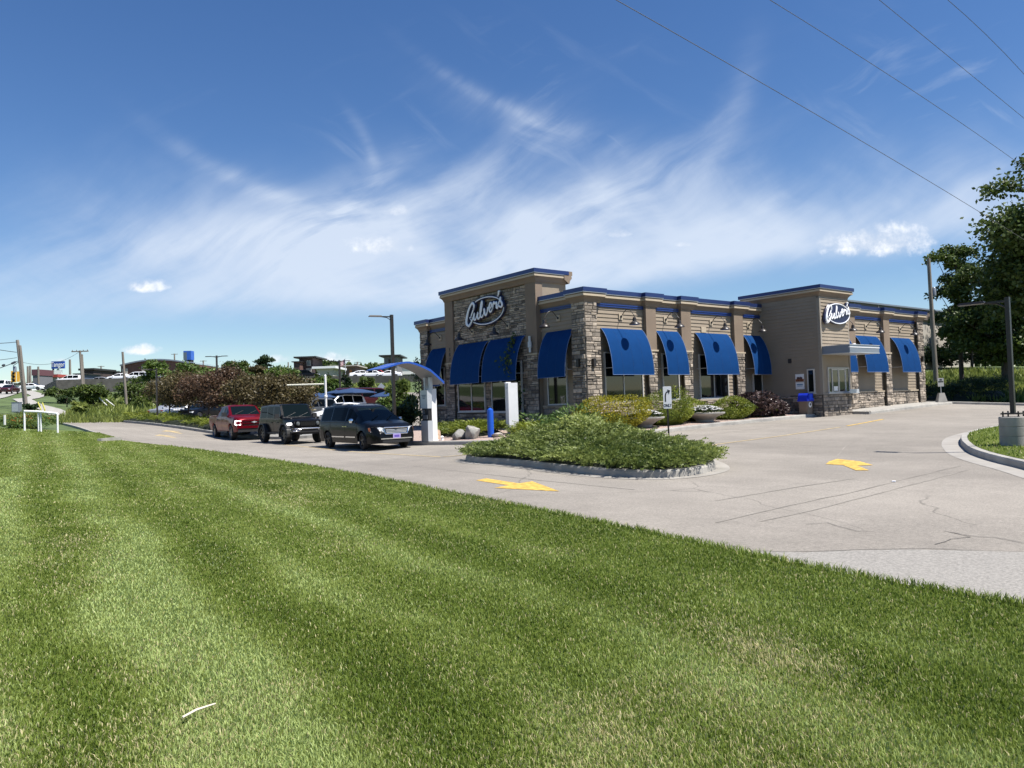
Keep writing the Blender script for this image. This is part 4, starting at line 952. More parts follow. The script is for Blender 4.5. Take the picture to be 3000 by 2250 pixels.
def mirror(root, x, z, y, mt, sx=.12):
    for s in (1, -1):
        m = MB(); m.lathe((x, s * (y + .13), z), [(0, -.085), (.07, -.08), (.095, -.03), (.095, .04), (.07, .08), (0, .09)], 12, sx=.75, sy=1.15)
        m.obox((x - .01, s * (y + .03), z - .04), (.03, 0, 0), (0, .05, 0), (0, 0, .025)); m.build('door_mirror', mt, root, smooth=50)
def on_front(root, poly, x, name, mt, d=.03, yoff=0):
    m = MB(); m.prism(poly, (x, 0, 0), (0, 1, 0), (0, 0, 1), (d, 0, 0)); return m.build(name, mt, root)

def minivan(name, loc, rz, paint, label, group=None, detail=True):
    root = empty(name, loc, rz, label, 'minivan', group)
    K = dict(low=[(-2.55, .34), (-2.3, .25), (2.3, .22), (2.55, .24)],
             belt=[(-2.55, .98), (-2.4, 1.05), (-1.0, 1.05), (.9, 1.02), (1.35, 1.0), (1.7, .96), (2.2, .86), (2.45, .74), (2.56, .60)],
             roof=[(-2.57, 1.0), (-2.50, 1.22), (-2.35, 1.60), (-2.2, 1.70), (-1.2, 1.755), (-.2, 1.75), (.35, 1.68), (.55, 1.60), (1.55, 1.09), (1.75, 1.05), (2.15, .97), (2.38, .87), (2.50, .76), (2.57, .62)],
             wl=[(-2.55, .82), (-2.2, .93), (2.0, .93), (2.35, .86), (2.57, .70)], wm=[(-2.55, .86), (-2.2, .985), (1.9, .985), (2.25, .93), (2.45, .82), (2.57, .70)],
             wb=[(-2.55, .84), (-2.2, .955), (1.3, .955), (1.9, .93), (2.3, .86), (2.57, .68)], wr=[(-2.57, .70), (-2.2, .74), (-.2, .74), (.5, .70), (1.4, .84), (1.8, .86), (2.3, .80), (2.57, .64)])
    wh = [(1.60, .395, .33), (-1.48, .395, .33)]
    ob, sy = car_body(root, K, paint, wh, [(-2.12, -1.22), (-1.14, .12), (.20, 1.0)], (.50, 1.56))
    for wx, s in ((1.60, 1), (1.60, -1), (-1.48, 1), (-1.48, -1)): wheel(root, wx, s * .965, .335, .22, M['rimblk'], s, 5, -.14 if wx > 0 else 0)
    for x in (-1.18, .16, 1.22): seam(root, sy, x, .32, 1.02)
    strip_side(root, sy, -1.05, .10, .47, .022, M['chrome'], 'door_moulding'); strip_side(root, sy, .22, 1.08, .47, .022, M['chrome'], 'door_moulding')
    strip_side(root, sy, .00, .15, .88, .018, M['chrome'], 'door_handle', .03, 3); strip_side(root, sy, .22, .38, .88, .018, M['chrome'], 'door_handle', .03, 3)
    strip_side(root, sy, -2.15, 1.0, 1.05, .011, M['plastic'], 'window_moulding', .008)
    mirror(root, .98, 1.10, .93, M['chrome'])
    for s in (1, -1):
        m = MB(); m.add([(2.47, s * .46, .80), (2.44, s * .62, .84), (2.26, s * .83, .85), (2.10, s * .905, .83), (2.22, s * .89, .67), (2.40, s * .78, .64), (2.53, s * .50, .655)], [(0, 1, 2, 3, 4, 5, 6)])
        m.v = [(x + .03, y + s * .025, z) for x, y, z in m.v]; hl = m.build('headlight', M['lens'], root)
        m = MB(); m.add([(2.19, s * .885, .83), (2.08, s * .93, .815), (2.16, s * .92, .68), (2.25, s * .90, .68)], [(0, 1, 2, 3)]); m.v = [(x + .032, y + s * .025, z) for x, y, z in m.v]; x_ = m.build('indicator', M['amber'], hl)
    g = MB()
    for z, w in ((.635, .42), (.685, .44), (.735, .45)): g.box(2.52, -w, z - .012, 2.585, w, z + .012)
    gr = on_front(root, [(-.44, .60), (.44, .60), (.50, .80), (-.50, .80)], 2.50, 'grille', M['plastic'], .06); x_ = g.build('grille_bar', M['ltgrey'], gr)
    c = MB()
    for pts in ([(-.47, .585), (.47, .585)], [(-.52, .82), (.52, .82)], [(-.47, .585), (-.52, .82)], [(.47, .585), (.52, .82)]): c.tube([(2.575, *pts[0]), (2.56, *pts[1])] if pts[0][1] == pts[1][1] else [(2.575, *pts[0]), (2.53, *pts[1])], .028, 8)
    c.lathe((2.58, 0, .835), [(0, -.02), (.07, -.012), (.08, .0), (.05, .02), (0, .02)], 10); x_ = c.build('grille_surround', M['chrome'], gr, smooth=50)
    b = MB(); b.box(2.52, -.66, .385, 2.60, .66, .425); b.build('bumper_trim', M['chrome'], root)
    on_front(root, [(-.55, .25), (.55, .25), (.6, .35), (-.6, .35)], 2.53, 'bumper_intake', M['plastic'], .05)
    pl = on_front(root, [(-.16, .42), (.16, .42), (.16, .575), (-.16, .575)], 2.595, 'licence_plate', mat('lilac_plate', (.36, .30, .58), rough=.5), .012)
    m = MB(); m.box(2.6075, -.11, .45, 2.609, .11, .54); m.build('plate_mark', mat('plate_mark', (.10, .06, .32)), pl)
    a = MB(); a.tube([(-.9, .3, 1.74), (-.98, .3, 1.86)], .008, 6); a.build('aerial', M['plastic'], root)
    for s in (1, -1):
        rk = MB(); rk.tube([(-2.0, s * .62, 1.70), (-1.9, s * .62, 1.755), (-.2, s * .62, 1.775), (.2, s * .62, 1.72)], .016, 6); rk.build('roof_rail', M['plastic'], root)
    wp = MB(); wp.tube([(1.60, .1, 1.08), (1.20, .55, 1.285)], .012, 5); wp.tube([(1.60, -.55, 1.075), (1.22, -.05, 1.30)], .012, 5); wp.build('wiper', M['plastic'], root)
    return root

def offroader(name, loc, rz, paint, label, group=None):
    root = empty(name, loc, rz, label, 'off-road car', group)
    K = dict(low=[(-2.2, .62), (-2.1, .50), (1.5, .48), (2.2, .62)],
             belt=[(-2.2, 1.16), (.95, 1.16), (1.0, 1.15), (2.05, 1.08), (2.16, 1.0), (2.2, .95)],
             roof=[(-2.21, 1.18), (-2.16, 1.70), (-2.10, 1.83), (-1.0, 1.87), (.50, 1.855), (.58, 1.82), (.98, 1.22), (1.02, 1.19), (2.0, 1.13), (2.14, 1.05), (2.2, .97)],
             wl=[(-2.2, .76), (2.2, .74)], wm=[(-2.2, .79), (1.0, .79), (2.1, .72), (2.2, .66)], wb=[(-2.2, .785), (.95, .785), (1.1, .76), (2.1, .66), (2.2, .62)], wr=[(-2.2, .70), (.5, .70), (.95, .76), (1.1, .72), (2.1, .60), (2.2, .56)])
    wh = [(1.48, .47, .42), (-1.50, .47, .42)]
    ob, sy = car_body(root, K, paint, wh, [(-2.02, -1.12), (-1.04, -.22), (-.14, .60)], (.58, .97), sharp=25)
    for wx, s in ((1.48, 1), (1.48, -1), (-1.50, 1), (-1.50, -1)): wheel(root, wx, s * .90, .42, .27, M['rimblk'], s, 7)
    for wx in (1.48, -1.50):
        for s in (1, -1):
            m = MB(); R1, R2 = .47, .56; n = 12; vs = []
            for k in range(n + 1):
                t = math.pi * (-.08 + 1.16 * k / n); c_, s_ = math.cos(t), math.sin(t)
                for rr, yy in ((R1, .70), (R1, .94), (R2, .93), (R2, .70)): vs.append((wx + rr * c_, s * yy, .45 + min(rr * s_, .50 if rr > R1 else .45)))
            m.add(vs, [(4 * k + a, 4 * k + (a + 1) % 4, 4 * k + 4 + (a + 1) % 4, 4 * k + 4 + a) for k in range(n) for a in range(4)] + [(0, 1, 2, 3), (4 * n, 4 * n + 1, 4 * n + 2, 4 * n + 3)]); m.build('wheel_flare', M['plastic'], root)
    for x in (-1.08, -.18, .82): seam(root, sy, x, .55, 1.12)
    strip_side(root, sy, -.42, -.26, 1.0, .018, M['plastic'], 'door_handle', .035, 3); strip_side(root, sy, .38, .54, 1.0, .018, M['plastic'], 'door_handle', .035, 3)
    for s in (1, -1):
        m = MB(); m.box(-.98, s * .80 - .05, .46, .92, s * .80 + .06, .53); m.build('side_step', M['plastic'], root)
        m = MB(); m.box(.66, s * .93 - .10, 1.19, .78, s * .93 + .10, 1.40); m.obox((.72, s * .80, 1.24), (.03, 0, 0), (0, .06, 0), (0, 0, .03)); m.build('door_mirror', M['plastic'], root)
        m = MB(); m.lathe((2.20, s * .47, .92), [(0, .07), (.07, .06), (.10, .02), (.105, -.03)], 18, axis=(1, 0, 0)); m.build('headlight', mat('dim_headlamp', (.10, .11, .11), rough=.08, coat=.7), root, smooth=40)
        m = MB(); m.box(1.96, s * .80 - .09, .88, 2.06, s * .80 + .09, .965); m.build('fender_lamp', M['lampon'], root)
        m = MB(); m.tube([(2.36, s * .86, .60), (2.44, s * .70, .585), (2.44, s * .48, .60), (2.44, s * .40, .66), (2.40, s * .70, .70), (2.34, s * .88, .66), (2.36, s * .86, .60)], .028, 8); m.build('fog_lamp_ring', M['chrome'], root, smooth=50)
    g = on_front(root, [(-.60, .78), (.60, .78), (.64, 1.0), (.58, 1.04), (-.58, 1.04), (-.64, 1.0)], 2.17, 'grille', paint, .05)
    m = MB()
    for k in range(7): y = (k - 3) * .098; m.box(2.222, y - .032, .82, 2.228, y + .032, 1.01)
    m.build('grille_slot', M['under'], g)
    m = MB(); m.box(2.22, -.86, .52, 2.42, .86, .74); m.box(2.2, -.55, .44, 2.36, .55, .52); m.build('bumper', M['plastic'], root)
    m = MB(); m.tube([(2.44, -.42, .70), (2.45, 0, .70), (2.44, .42, .70)], .03, 8); m.build('bumper_bar', M['chrome'], root, smooth=50)
    m = MB(); m.box(1.1, -.32, 1.165, 1.95, .32, 1.172)
    m = MB(); m.lathe((1.72, .58, 1.15), [(.03, 0), (.035, .03), (0, .04)], 8); m.lathe((1.72, -.58, 1.15), [(.03, 0), (.035, .03), (0, .04)], 8); m.build('bonnet_latch', M['chrome'], root)
    wp = MB(); wp.tube([(.97, .05, 1.24), (.83, .55, 1.43)], .012, 5); wp.tube([(.97, -.55, 1.24), (.83, -.06, 1.44)], .012, 5); wp.build('wiper', M['plastic'], root)
    sp = MB(); sp.lathe((-2.26, 0, 1.02), [(.0, .1), (.36, .1), (.40, .02), (.38, -.12), (0, -.12)], 22, axis=(1, 0, 0)); sp.build('spare_wheel', M['tyre'], root, smooth=40)
    return root

def pickup(name, loc, rz, paint, label, group=None, detail=True, front_chrome=False):
    root = empty(name, loc, rz, label, 'pickup truck', group)
    K = dict(low=[(-2.95, .60), (-2.8, .50), (2.6, .42), (2.92, .46)],
             belt=[(-2.95, 1.30), (-.98, 1.30), (-.9, 1.27), (1.0, 1.25), (1.35, 1.23), (2.6, 1.16), (2.85, 1.08), (2.93, .95)],
             roof=[(-2.96, 1.33), (-1.05, 1.34), (-1.02, 1.36), (-.92, 1.80), (-.8, 1.87), (.2, 1.92), (.62, 1.87), (.72, 1.82), (1.42, 1.36), (1.5, 1.33), (2.5, 1.27), (2.78, 1.2), (2.9, 1.08), (2.93, .97)],
             wl=[(-2.95, .93), (2.5, .95), (2.93, .86)], wm=[(-2.95, 1.0), (2.5, 1.01), (2.8, .96), (2.93, .88)], wb=[(-2.95, .97), (1.4, .97), (2.5, .96), (2.93, .84)], wr=[(-2.95, .95), (-1.05, .93), (-.9, .74), (.6, .76), (1.4, .88), (1.6, .90), (2.5, .90), (2.93, .78)])
    wh = [(1.93, .48, .42), (-1.80, .48, .42)]
    ob, sy = car_body(root, K, paint, wh, [(-.80, -.02), (.08, 1.02)], (.70, 1.43), sharp=28)
    for wx, s in ((1.93, 1), (1.93, -1), (-1.80, 1), (-1.80, -1)): wheel(root, wx, s * .99, .42, .28, M['rim'], s, 6)
    for x in (-.96, .03, 1.18): seam(root, sy, x, .52, 1.24)
    strip_side(root, sy, -.90, -.70, 1.10, .02, M['plastic'], 'door_handle', .035, 3); strip_side(root, sy, .10, .30, 1.10, .02, M['plastic'], 'door_handle', .035, 3)
    strip_side(root, sy, -2.9, -1.02, 1.285, .02, M['plastic'], 'bed_rail', .008)
    for s in (1, -1):
        m = MB(); m.box(.98, s * 1.10 - .12, 1.27, 1.16, s * 1.10 + .11, 1.50); m.obox((1.07, s * .96, 1.30), (.04, 0, 0), (0, .07, 0), (0, 0, .035)); m.build('door_mirror', M['plastic'], root)
        hl = MB(); hl.add([(2.86, s * .58, 1.02), (2.80, s * .82, 1.05), (2.62, s * .965, 1.06), (2.62, s * .975, .80), (2.82, s * .88, .76), (2.89, s * .60, .80)], [(0, 1, 2, 3, 4, 5)]); hl.v = [(x + .03, y + s * .02, z) for x, y, z in hl.v]; hl = hl.build('headlight', M['plastic'], root)
        m = MB(); P = [(2.86, .66, 1.0), (2.80, .84, 1.02), (2.73, .93, 1.0), (2.73, .935, .93)]; P2 = [(2.73, .94, .86), (2.81, .87, .80), (2.88, .68, .82)]
        m.tube([(x + .055, s * (y + .03), z) for x, y, z in P], .03, 8); m.tube([(x + .055, s * (y + .03), z) for x, y, z in P2], .03, 8); m.build('running_light', M['lampon'], hl)
        m = MB(); m.box(-.9, s * .96 - .05, .40, 1.25, s * .96 + .07, .47); m.build('side_step', M['plastic'], root)
    gr = on_front(root, [(-.62, .72), (.62, .72), (.60, 1.08), (-.60, 1.08)], 2.88, 'grille', M['plastic'], .05)
    m = MB(); m.box(2.92, -.60, .99, 2.955, .60, 1.07); m.box(2.92, -.60, .86, 2.952, .60, .90); m.box(2.9, -.92, .62, 2.99, .92, .74); m.build('grille_bar', paint, gr)
    m = MB(); m.prism([(-.14, .955), (-.05, .955), (-.05, .985), (.05, .985), (.05, .955), (.14, .955), (.14, .925), (.05, .925), (.05, .895), (-.05, .895), (-.05, .925), (-.14, .925)], (2.953, 0, 0), (0, 1, 0), (0, 0, 1), (.02, 0, 0)); m.build('badge', M['ltgrey'], gr)
    m = MB(); m.box(2.7, -.86, .42, 2.95, .86, .62); m.build('bumper', M['plastic'], root)
    m = MB(); m.box(-2.86, -.80, 1.345, -1.12, .80, 1.352); m.build('bed_cover', M['plastic'], root)
    m = MB(); m.obox((-.2, .3, 1.97), (.06, 0, 0), (0, .02, 0), (0, 0, .05), taper=.4); m.build('aerial', M['plastic'], root)
    wp = MB(); wp.tube([(1.46, .1, 1.37), (1.15, .6, 1.56)], .012, 5); wp.tube([(1.46, -.62, 1.37), (1.15, -.1, 1.575)], .012, 5); wp.build('wiper', M['plastic'], root)
    return root

def plain_car(name, loc, rz, paint, label, cat='car', kind='suv', group=None):
    """a parked car seen at a distance: body, glass, wheels, lamps"""
    root = empty(name, loc, rz, label, cat, group)
    if kind == 'suv':
        K = dict(low=[(-2.3, .40), (2.3, .30)], belt=[(-2.3, 1.0), (1.1, 1.02), (2.0, .92), (2.3, .7)], roof=[(-2.32, 1.02), (-2.2, 1.5), (-1.9, 1.66), (-.2, 1.70), (.35, 1.62), (1.15, 1.08), (2.0, .98), (2.25, .85), (2.32, .7)],
                 wl=[(-2.3, .82), (2.0, .86), (2.3, .70)], wm=[(-2.3, .86), (2.0, .92), (2.3, .74)], wb=[(-2.3, .82), (1.5, .88), (2.3, .70)], wr=[(-2.3, .66), (-.2, .66), (.4, .64), (1.2, .80), (2.3, .66)])
        win = [(-2.0, -1.0), (-.92, .0), (.08, .8)]; sh = (.32, 1.14); wx = (1.38, -1.38); r = .35
    elif kind == 'van':
        K = dict(low=[(-2.7, .45), (2.6, .38)], belt=[(-2.7, 1.15), (1.7, 1.12), (2.4, 1.0), (2.65, .8)], roof=[(-2.72, 1.2), (-2.6, 1.85), (-2.4, 1.98), (.9, 1.98), (1.2, 1.9), (1.95, 1.2), (2.4, 1.08), (2.6, .95), (2.68, .8)],
                 wl=[(-2.7, .92), (2.3, .94), (2.68, .8)], wm=[(-2.7, .98), (2.3, 1.0), (2.68, .84)], wb=[(-2.7, .96), (2.0, .97), (2.68, .82)], wr=[(-2.7, .82), (1.0, .82), (1.9, .90), (2.68, .78)])
        win = [(-2.4, -1.2), (-1.1, .1), (.2, 1.5)]; sh = (1.1, 1.93); wx = (1.65, -1.6); r = .37
    else:
        K = dict(low=[(-2.3, .36), (2.3, .26)], belt=[(-2.3, .92), (-1.5, .95), (1.0, .93), (2.0, .80), (2.3, .62)], roof=[(-2.32, .9), (-2.2, 1.02), (-1.6, 1.08), (-1.0, 1.38), (-.3, 1.46), (.3, 1.42), (1.2, .99), (2.0, .87), (2.25, .75), (2.32, .62)],
                 wl=[(-2.3, .78), (2.0, .84), (2.3, .68)], wm=[(-2.3, .82), (2.0, .90), (2.3, .72)], wb=[(-2.3, .78), (1.5, .86), (2.3, .68)], wr=[(-2.3, .68), (-1.6, .70), (-.9, .60), (.3, .60), (1.2, .76), (2.3, .64)])
        win = [(-1.35, -.5), (-.42, .75)]; sh = (.28, 1.18); wx = (1.4, -1.35); r = .33
    ob, sy = car_body(root, K, paint, [(x, r + .07, r) for x in wx], win, sh, sharp=35, simple=True)
    for x in wx:
        for s in (1, -1): wheel(root, x, s * (K['wm'][1][1] - .01), r, .2, M['rim'], s, 5)
    mirror(root, K['roof'][5][0] + .55, K['belt'][1][1] + .08, K['wb'][1][1] - .02, paint)
    xf = K['roof'][-1][0]
    for s in (1, -1):
        z = K['belt'][-2][1] - .12; m = MB(); m.box(xf - .28, s * .66 - .12, z - .06, xf - .02, s * .66 + .12, z + .05); m.build('headlight', M['lens'], root)
        z = K['belt'][0][1] - .12; m = MB(); m.box(K['roof'][0][0] - .01, s * .70 - .1, z - .1, K['roof'][0][0] + .12, s * .70 + .1, z + .1); m.build('tail_light', M['redlens'], root)
    on_front(root, [(-.42, .42), (.42, .42), (.46, .62), (-.46, .62)], xf - .06, 'grille', M['plastic'], .07)
    return root

def gz(x, y): return h(x, y) + .004
HD = lambda dx, dy: math.atan2(dy, dx)
QG = 'vehicles queuing in the drive-through lane'
minivan('black_minivan', (-7.30, 5.35, gz(-7.3, 5.6)), HD(-.005, -1), V_BLACK, 'black minivan with chrome grille and mirrors, first in the drive-through queue', QG)
offroader('black_offroader', (-7.35, 13.1, gz(-7.4, 13.2)), HD(-.02, -1), V_BLACK, 'boxy black off-road vehicle waiting between the minivan and red pickup', QG)
pickup('red_pickup', (-7.15, 21.2, gz(-7.3, 21.2)), HD(-.06, -1), V_RED, 'dark red crew cab pickup with lit running lights, last in the queue', QG)
# ------------------------------------------------------------------ plants
M['lf_tree'] = leafmat('maple_leaf', (.022, .048, .010), (.115, .155, .030)); M['lf_maple'] = leafmat('dark_maple_leaf', (.020, .043, .010), (.115, .158, .033)); M['lf_bright'] = leafmat('bright_leaf', (.035, .08, .014), (.16, .22, .045))
M['lf_dark'] = leafmat('dark_leaf', (.010, .026, .010), (.05, .085, .025)); M['lf_red'] = leafmat('bronze_leaf', (.040, .022, .013), (.145, .088, .05))
M['lf_redgreen'] = leafmat('bronze_green_leaf', (.045, .035, .015), (.15, .12, .05))
M['lf_juniper'] = leafmat('juniper_sprig', (.05, .085, .016), (.32, .37, .10), .35); M['lf_gold'] = leafmat('gold_cypress_sprig', (.10, .11, .006), (.50, .43, .03), .35)
M['lf_goldgreen'] = leafmat('green_cypress_sprig', (.055, .09, .010), (.30, .34, .04), .3); M['lf_purple'] = leafmat('purple_leaf', (.018, .010, .012), (.14, .095, .085), .15, .35)
M['lf_weed'] = leafmat('meadow_blade', (.08, .12, .02), (.32, .36, .09), .4); M['lf_lily'] = leafmat('lily_leaf', (.04, .09, .02), (.16, .24, .07), .3)
M['petal_w'] = mat('white_petal', (.82, .82, .82), rough=.6); M['petal_y'] = mat('yellow_petal', (.75, .50, .03), rough=.6); M['petal_o'] = mat('orange_petal', (.70, .16, .03), rough=.6)

def cards(P, D, L, W, N=None, g=None, jit=.25):
    """rhombic leaves: P centres (n,3), D directions, L lengths, W widths"""
    g = g or rng; n = len(P); D = D / np.maximum(np.linalg.norm(D, axis=1, keepdims=True), 1e-6)
    if N is None: N = g.normal(size=(n, 3))
    S = np.cross(D, N); S /= np.maximum(np.linalg.norm(S, axis=1, keepdims=True), 1e-6); L = np.asarray(L).reshape(-1, 1); W = np.asarray(W).reshape(-1, 1)
    U = np.cross(S, D)
    V = np.empty((n, 4, 3)); V[:, 0] = P - D * L * .5; V[:, 1] = P + S * W * .5 + U * L * .06; V[:, 2] = P + D * L * .5; V[:, 3] = P - S * W * .5 + U * L * .06
    return V
def cards_obj(name, Vs, tint, mt, parent=None):
    V = np.concatenate(Vs) if isinstance(Vs, list) else Vs; n = len(V)
    return mesh_np(name, V.reshape(-1, 3), np.arange(4 * n), np.arange(n) * 4, np.full(n, 4), mt, np.repeat(tint, 4), parent)

def crown_pts(g, n, clumps, shell=.55):
    """leaf centres on the outsides of clumps; returns points, clump id, outward direction"""
    C = np.array([c[:3] for c in clumps]); Rr = np.array([c[3] for c in clumps]); w = Rr ** 2; idx = g.choice(len(C), n, p=w / w.sum())
    d = g.normal(size=(n, 3)); d /= np.linalg.norm(d, axis=1, keepdims=True); d[:, 2] = np.where(d[:, 2] < -.3, -d[:, 2] * .6, d[:, 2])
    rr = Rr[idx] * (shell + (1 - shell) * g.random(n) ** .6) * (1 + .18 * g.normal(size=n))
    return C[idx] + d * rr[:, None] * np.array([1, 1, .8]), idx, d
def limbs(root, base, top, clumps, r0, g, mt=None, name='trunk', nb=9):
    mb = MB(); b, t = Vector(base), Vector(top); mid = b.lerp(t, .5) + Vector((g.normal(0, .06), g.normal(0, .06), 0)) * (t - b).length * .3
    mb.tube([b - Vector((0, 0, .15)), b + Vector((0, 0, .1)), mid, t], [r0 * 1.35, r0, r0 * .8, r0 * .3], 9)
    order = list(range(len(clumps))); g.shuffle(order)
    for k in order[:nb]:
        c = Vector(clumps[k][:3]); f = float(np.clip((c.z - b.z) / max(.1, (t.z - b.z)) * .6, .25, .85)); s = b.lerp(mid, f * 2) if f < .5 else mid.lerp(t, f * 2 - 1)
        mb.tube([s, s.lerp(c, .5) + Vector((0, 0, .1)), c], [r0 * .4, r0 * .25, r0 * .08], 6)
    return mb.build(name, mt or M['bark'], root, smooth=60)
def tree(name, loc, ht, rad, label, cat='tree', group=None, leaf='lf_tree', n=5000, ls=.16, crown0=.28, nclump=26, squash=1.0, seed=0, tr=.16, cone=False, open_=.55, jitter=.22):
    g = np.random.default_rng(seed + 100); root = empty(name, loc, 0, label, cat, group); cl = []
    for k in range(nclump):
        for _ in range(30):
            u = g.uniform(-1, 1, 3)
            if np.dot(u, u) < 1 and np.dot(u, u) > .12: break
        t = (u[2] + 1) / 2; wx = (1 - t) * .95 + .08 if cone else 1.0
        z = ht * (crown0 + (1 - crown0) * (.08 + .84 * t))
        cl.append((u[0] * rad * wx * .78, u[1] * rad * wx * .78 * squash, z, rad * g.uniform(.24, .42) * (wx if cone else 1)))
    P, idx, d = crown_pts(g, n, cl, open_); D = d + g.normal(0, .7, (n, 3)); D[:, 2] -= .35
    ctint = g.uniform(.15, .75, nclump); hh = np.clip((P[:, 2] / ht - crown0) / (1 - crown0), 0, 1)
    tint = np.clip(ctint[idx] * .6 + .2 * g.random(n) + jitter * g.normal(size=n) * .6 + .15, 0, 1)
    V = cards(P, D, ls * g.uniform(.7, 1.35, n), ls * .72 * g.uniform(.7, 1.2, n), N=d + g.normal(0, .6, (n, 3)), g=g)
    limbs(root, (0, 0, 0), (0, 0, ht * .82), cl, tr, g)
    cards_obj('crown', V, tint, M[leaf], root)
    return root
def clone(src, name, loc, rz, s, label, group=None):
    c = copy_tree(src); c.location = loc; c.rotation_euler = (0, 0, rz); c.scale = (s, s, s * R.uniform(.92, 1.08)); c['label'] = label; c.name = name
    if group: c['group'] = group
    return c

def sprigs(g, P, D, ln, k=11, wid=.030, leafl=.085):
    """feathery conifer sprays: an axis carrying paired leaflets"""
    n = len(P); D = D / np.linalg.norm(D, axis=1, keepdims=True); out = []; S = np.cross(D, g.normal(size=(n, 3))); S /= np.linalg.norm(S, axis=1, keepdims=True)
    Nn = np.cross(S, D); tt = []
    for i in range(k):
        t = (i + .5) / k; sg = 1 if i % 2 else -1; bend = np.zeros((n, 3)); bend[:, 2] = -.12 * t * t
        c = P + (D + bend) * (ln[:, None] * t); dd = D * .75 + S * sg * .75 * (1 - t * .6) + Nn * g.normal(0, .3, (n, 1)); L = leafl * (1.15 - .55 * t) * g.uniform(.7, 1.3, n)
        out.append(cards(c + dd * L[:, None] * .4, dd, L, np.full(n, wid), N=Nn + g.normal(0, .35, (n, 3)), g=g)); tt.append(np.full(n, t))
    return np.stack(out, 1).reshape(-1, 4, 3), np.stack(tt, 1).ravel()
def mound(name, loc, rx, ry, ht, label, leaf, n=900, ln=.22, seed=0, cat='shrub', group=None, up=.15, bumps=22, core='lf_dark', leafl=.085, wid=.03, broad=False):
    """rounded shrub: sprays over a lumpy dome round a dark core"""
    g = np.random.default_rng(seed + 300); root = empty(name, loc, 0, label, cat, group)
    bc = g.normal(size=(bumps, 3)); bc[:, 2] = np.abs(bc[:, 2]); bc /= np.linalg.norm(bc, axis=1, keepdims=True); ba = g.uniform(.08, .30, bumps)
    d = g.normal(size=(n, 3)); d[:, 2] = np.abs(d[:, 2]) * 1.0 - .12; d /= np.linalg.norm(d, axis=1, keepdims=True)
    lump = 1 + (ba[None] * np.exp(-(1 - d @ bc.T) * 7)).sum(1) - .08; rr = lump * (.66 + .34 * g.random(n) ** .6)
    P = d * rr[:, None] * np.array([rx, ry, ht * .93])
    if broad:                                        # ball-like bushes: widest at mid height
        d2 = g.normal(size=(n, 3)); d2 /= np.linalg.norm(d2, axis=1, keepdims=True); lump2 = 1 + (ba[None] * np.exp(-(1 - d2 @ bc.T) * 7)).sum(1) - .08
        d = d2; P = d * (lump2 * (.72 + .28 * g.random(n) ** .6))[:, None] * np.array([rx, ry, ht * .58]); P[:, 2] += ht * .44
    P[:, 2] = np.maximum(P[:, 2], .03)
    D = d * np.array([1, 1, .8]) + np.array([0, 0, up]) + g.normal(0, .35, (n, 3)); cid = np.argmax(d @ bc.T, 1); ct = g.uniform(.1, .6, bumps)[cid]
    if broad:
        V = cards(P, D + np.array([0, 0, -.4]), leafl * g.uniform(.7, 1.4, n), wid * g.uniform(.8, 1.3, n), N=d + g.normal(0, .5, (n, 3)), g=g); tint = np.clip(ct + g.normal(0, .22, n) + .1, 0, 1)
    else:
        V, t = sprigs(g, P, D, ln * g.uniform(.6, 1.3, n), 10, wid * 1.25, leafl * .8); tint = np.clip(np.repeat(ct, 10) * .7 + t * .35 + g.normal(0, .12, len(t)), 0, 1)
    cards_obj('foliage', V, tint, M[leaf], root)
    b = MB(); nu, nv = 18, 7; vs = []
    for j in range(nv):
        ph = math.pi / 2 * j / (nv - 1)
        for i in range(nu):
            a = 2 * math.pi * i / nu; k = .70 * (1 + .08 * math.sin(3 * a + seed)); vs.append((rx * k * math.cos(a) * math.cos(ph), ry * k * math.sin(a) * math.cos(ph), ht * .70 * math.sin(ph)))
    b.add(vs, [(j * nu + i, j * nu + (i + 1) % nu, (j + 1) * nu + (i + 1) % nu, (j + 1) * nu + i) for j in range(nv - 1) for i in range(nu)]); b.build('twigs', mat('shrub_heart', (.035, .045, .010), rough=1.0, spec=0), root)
    return root
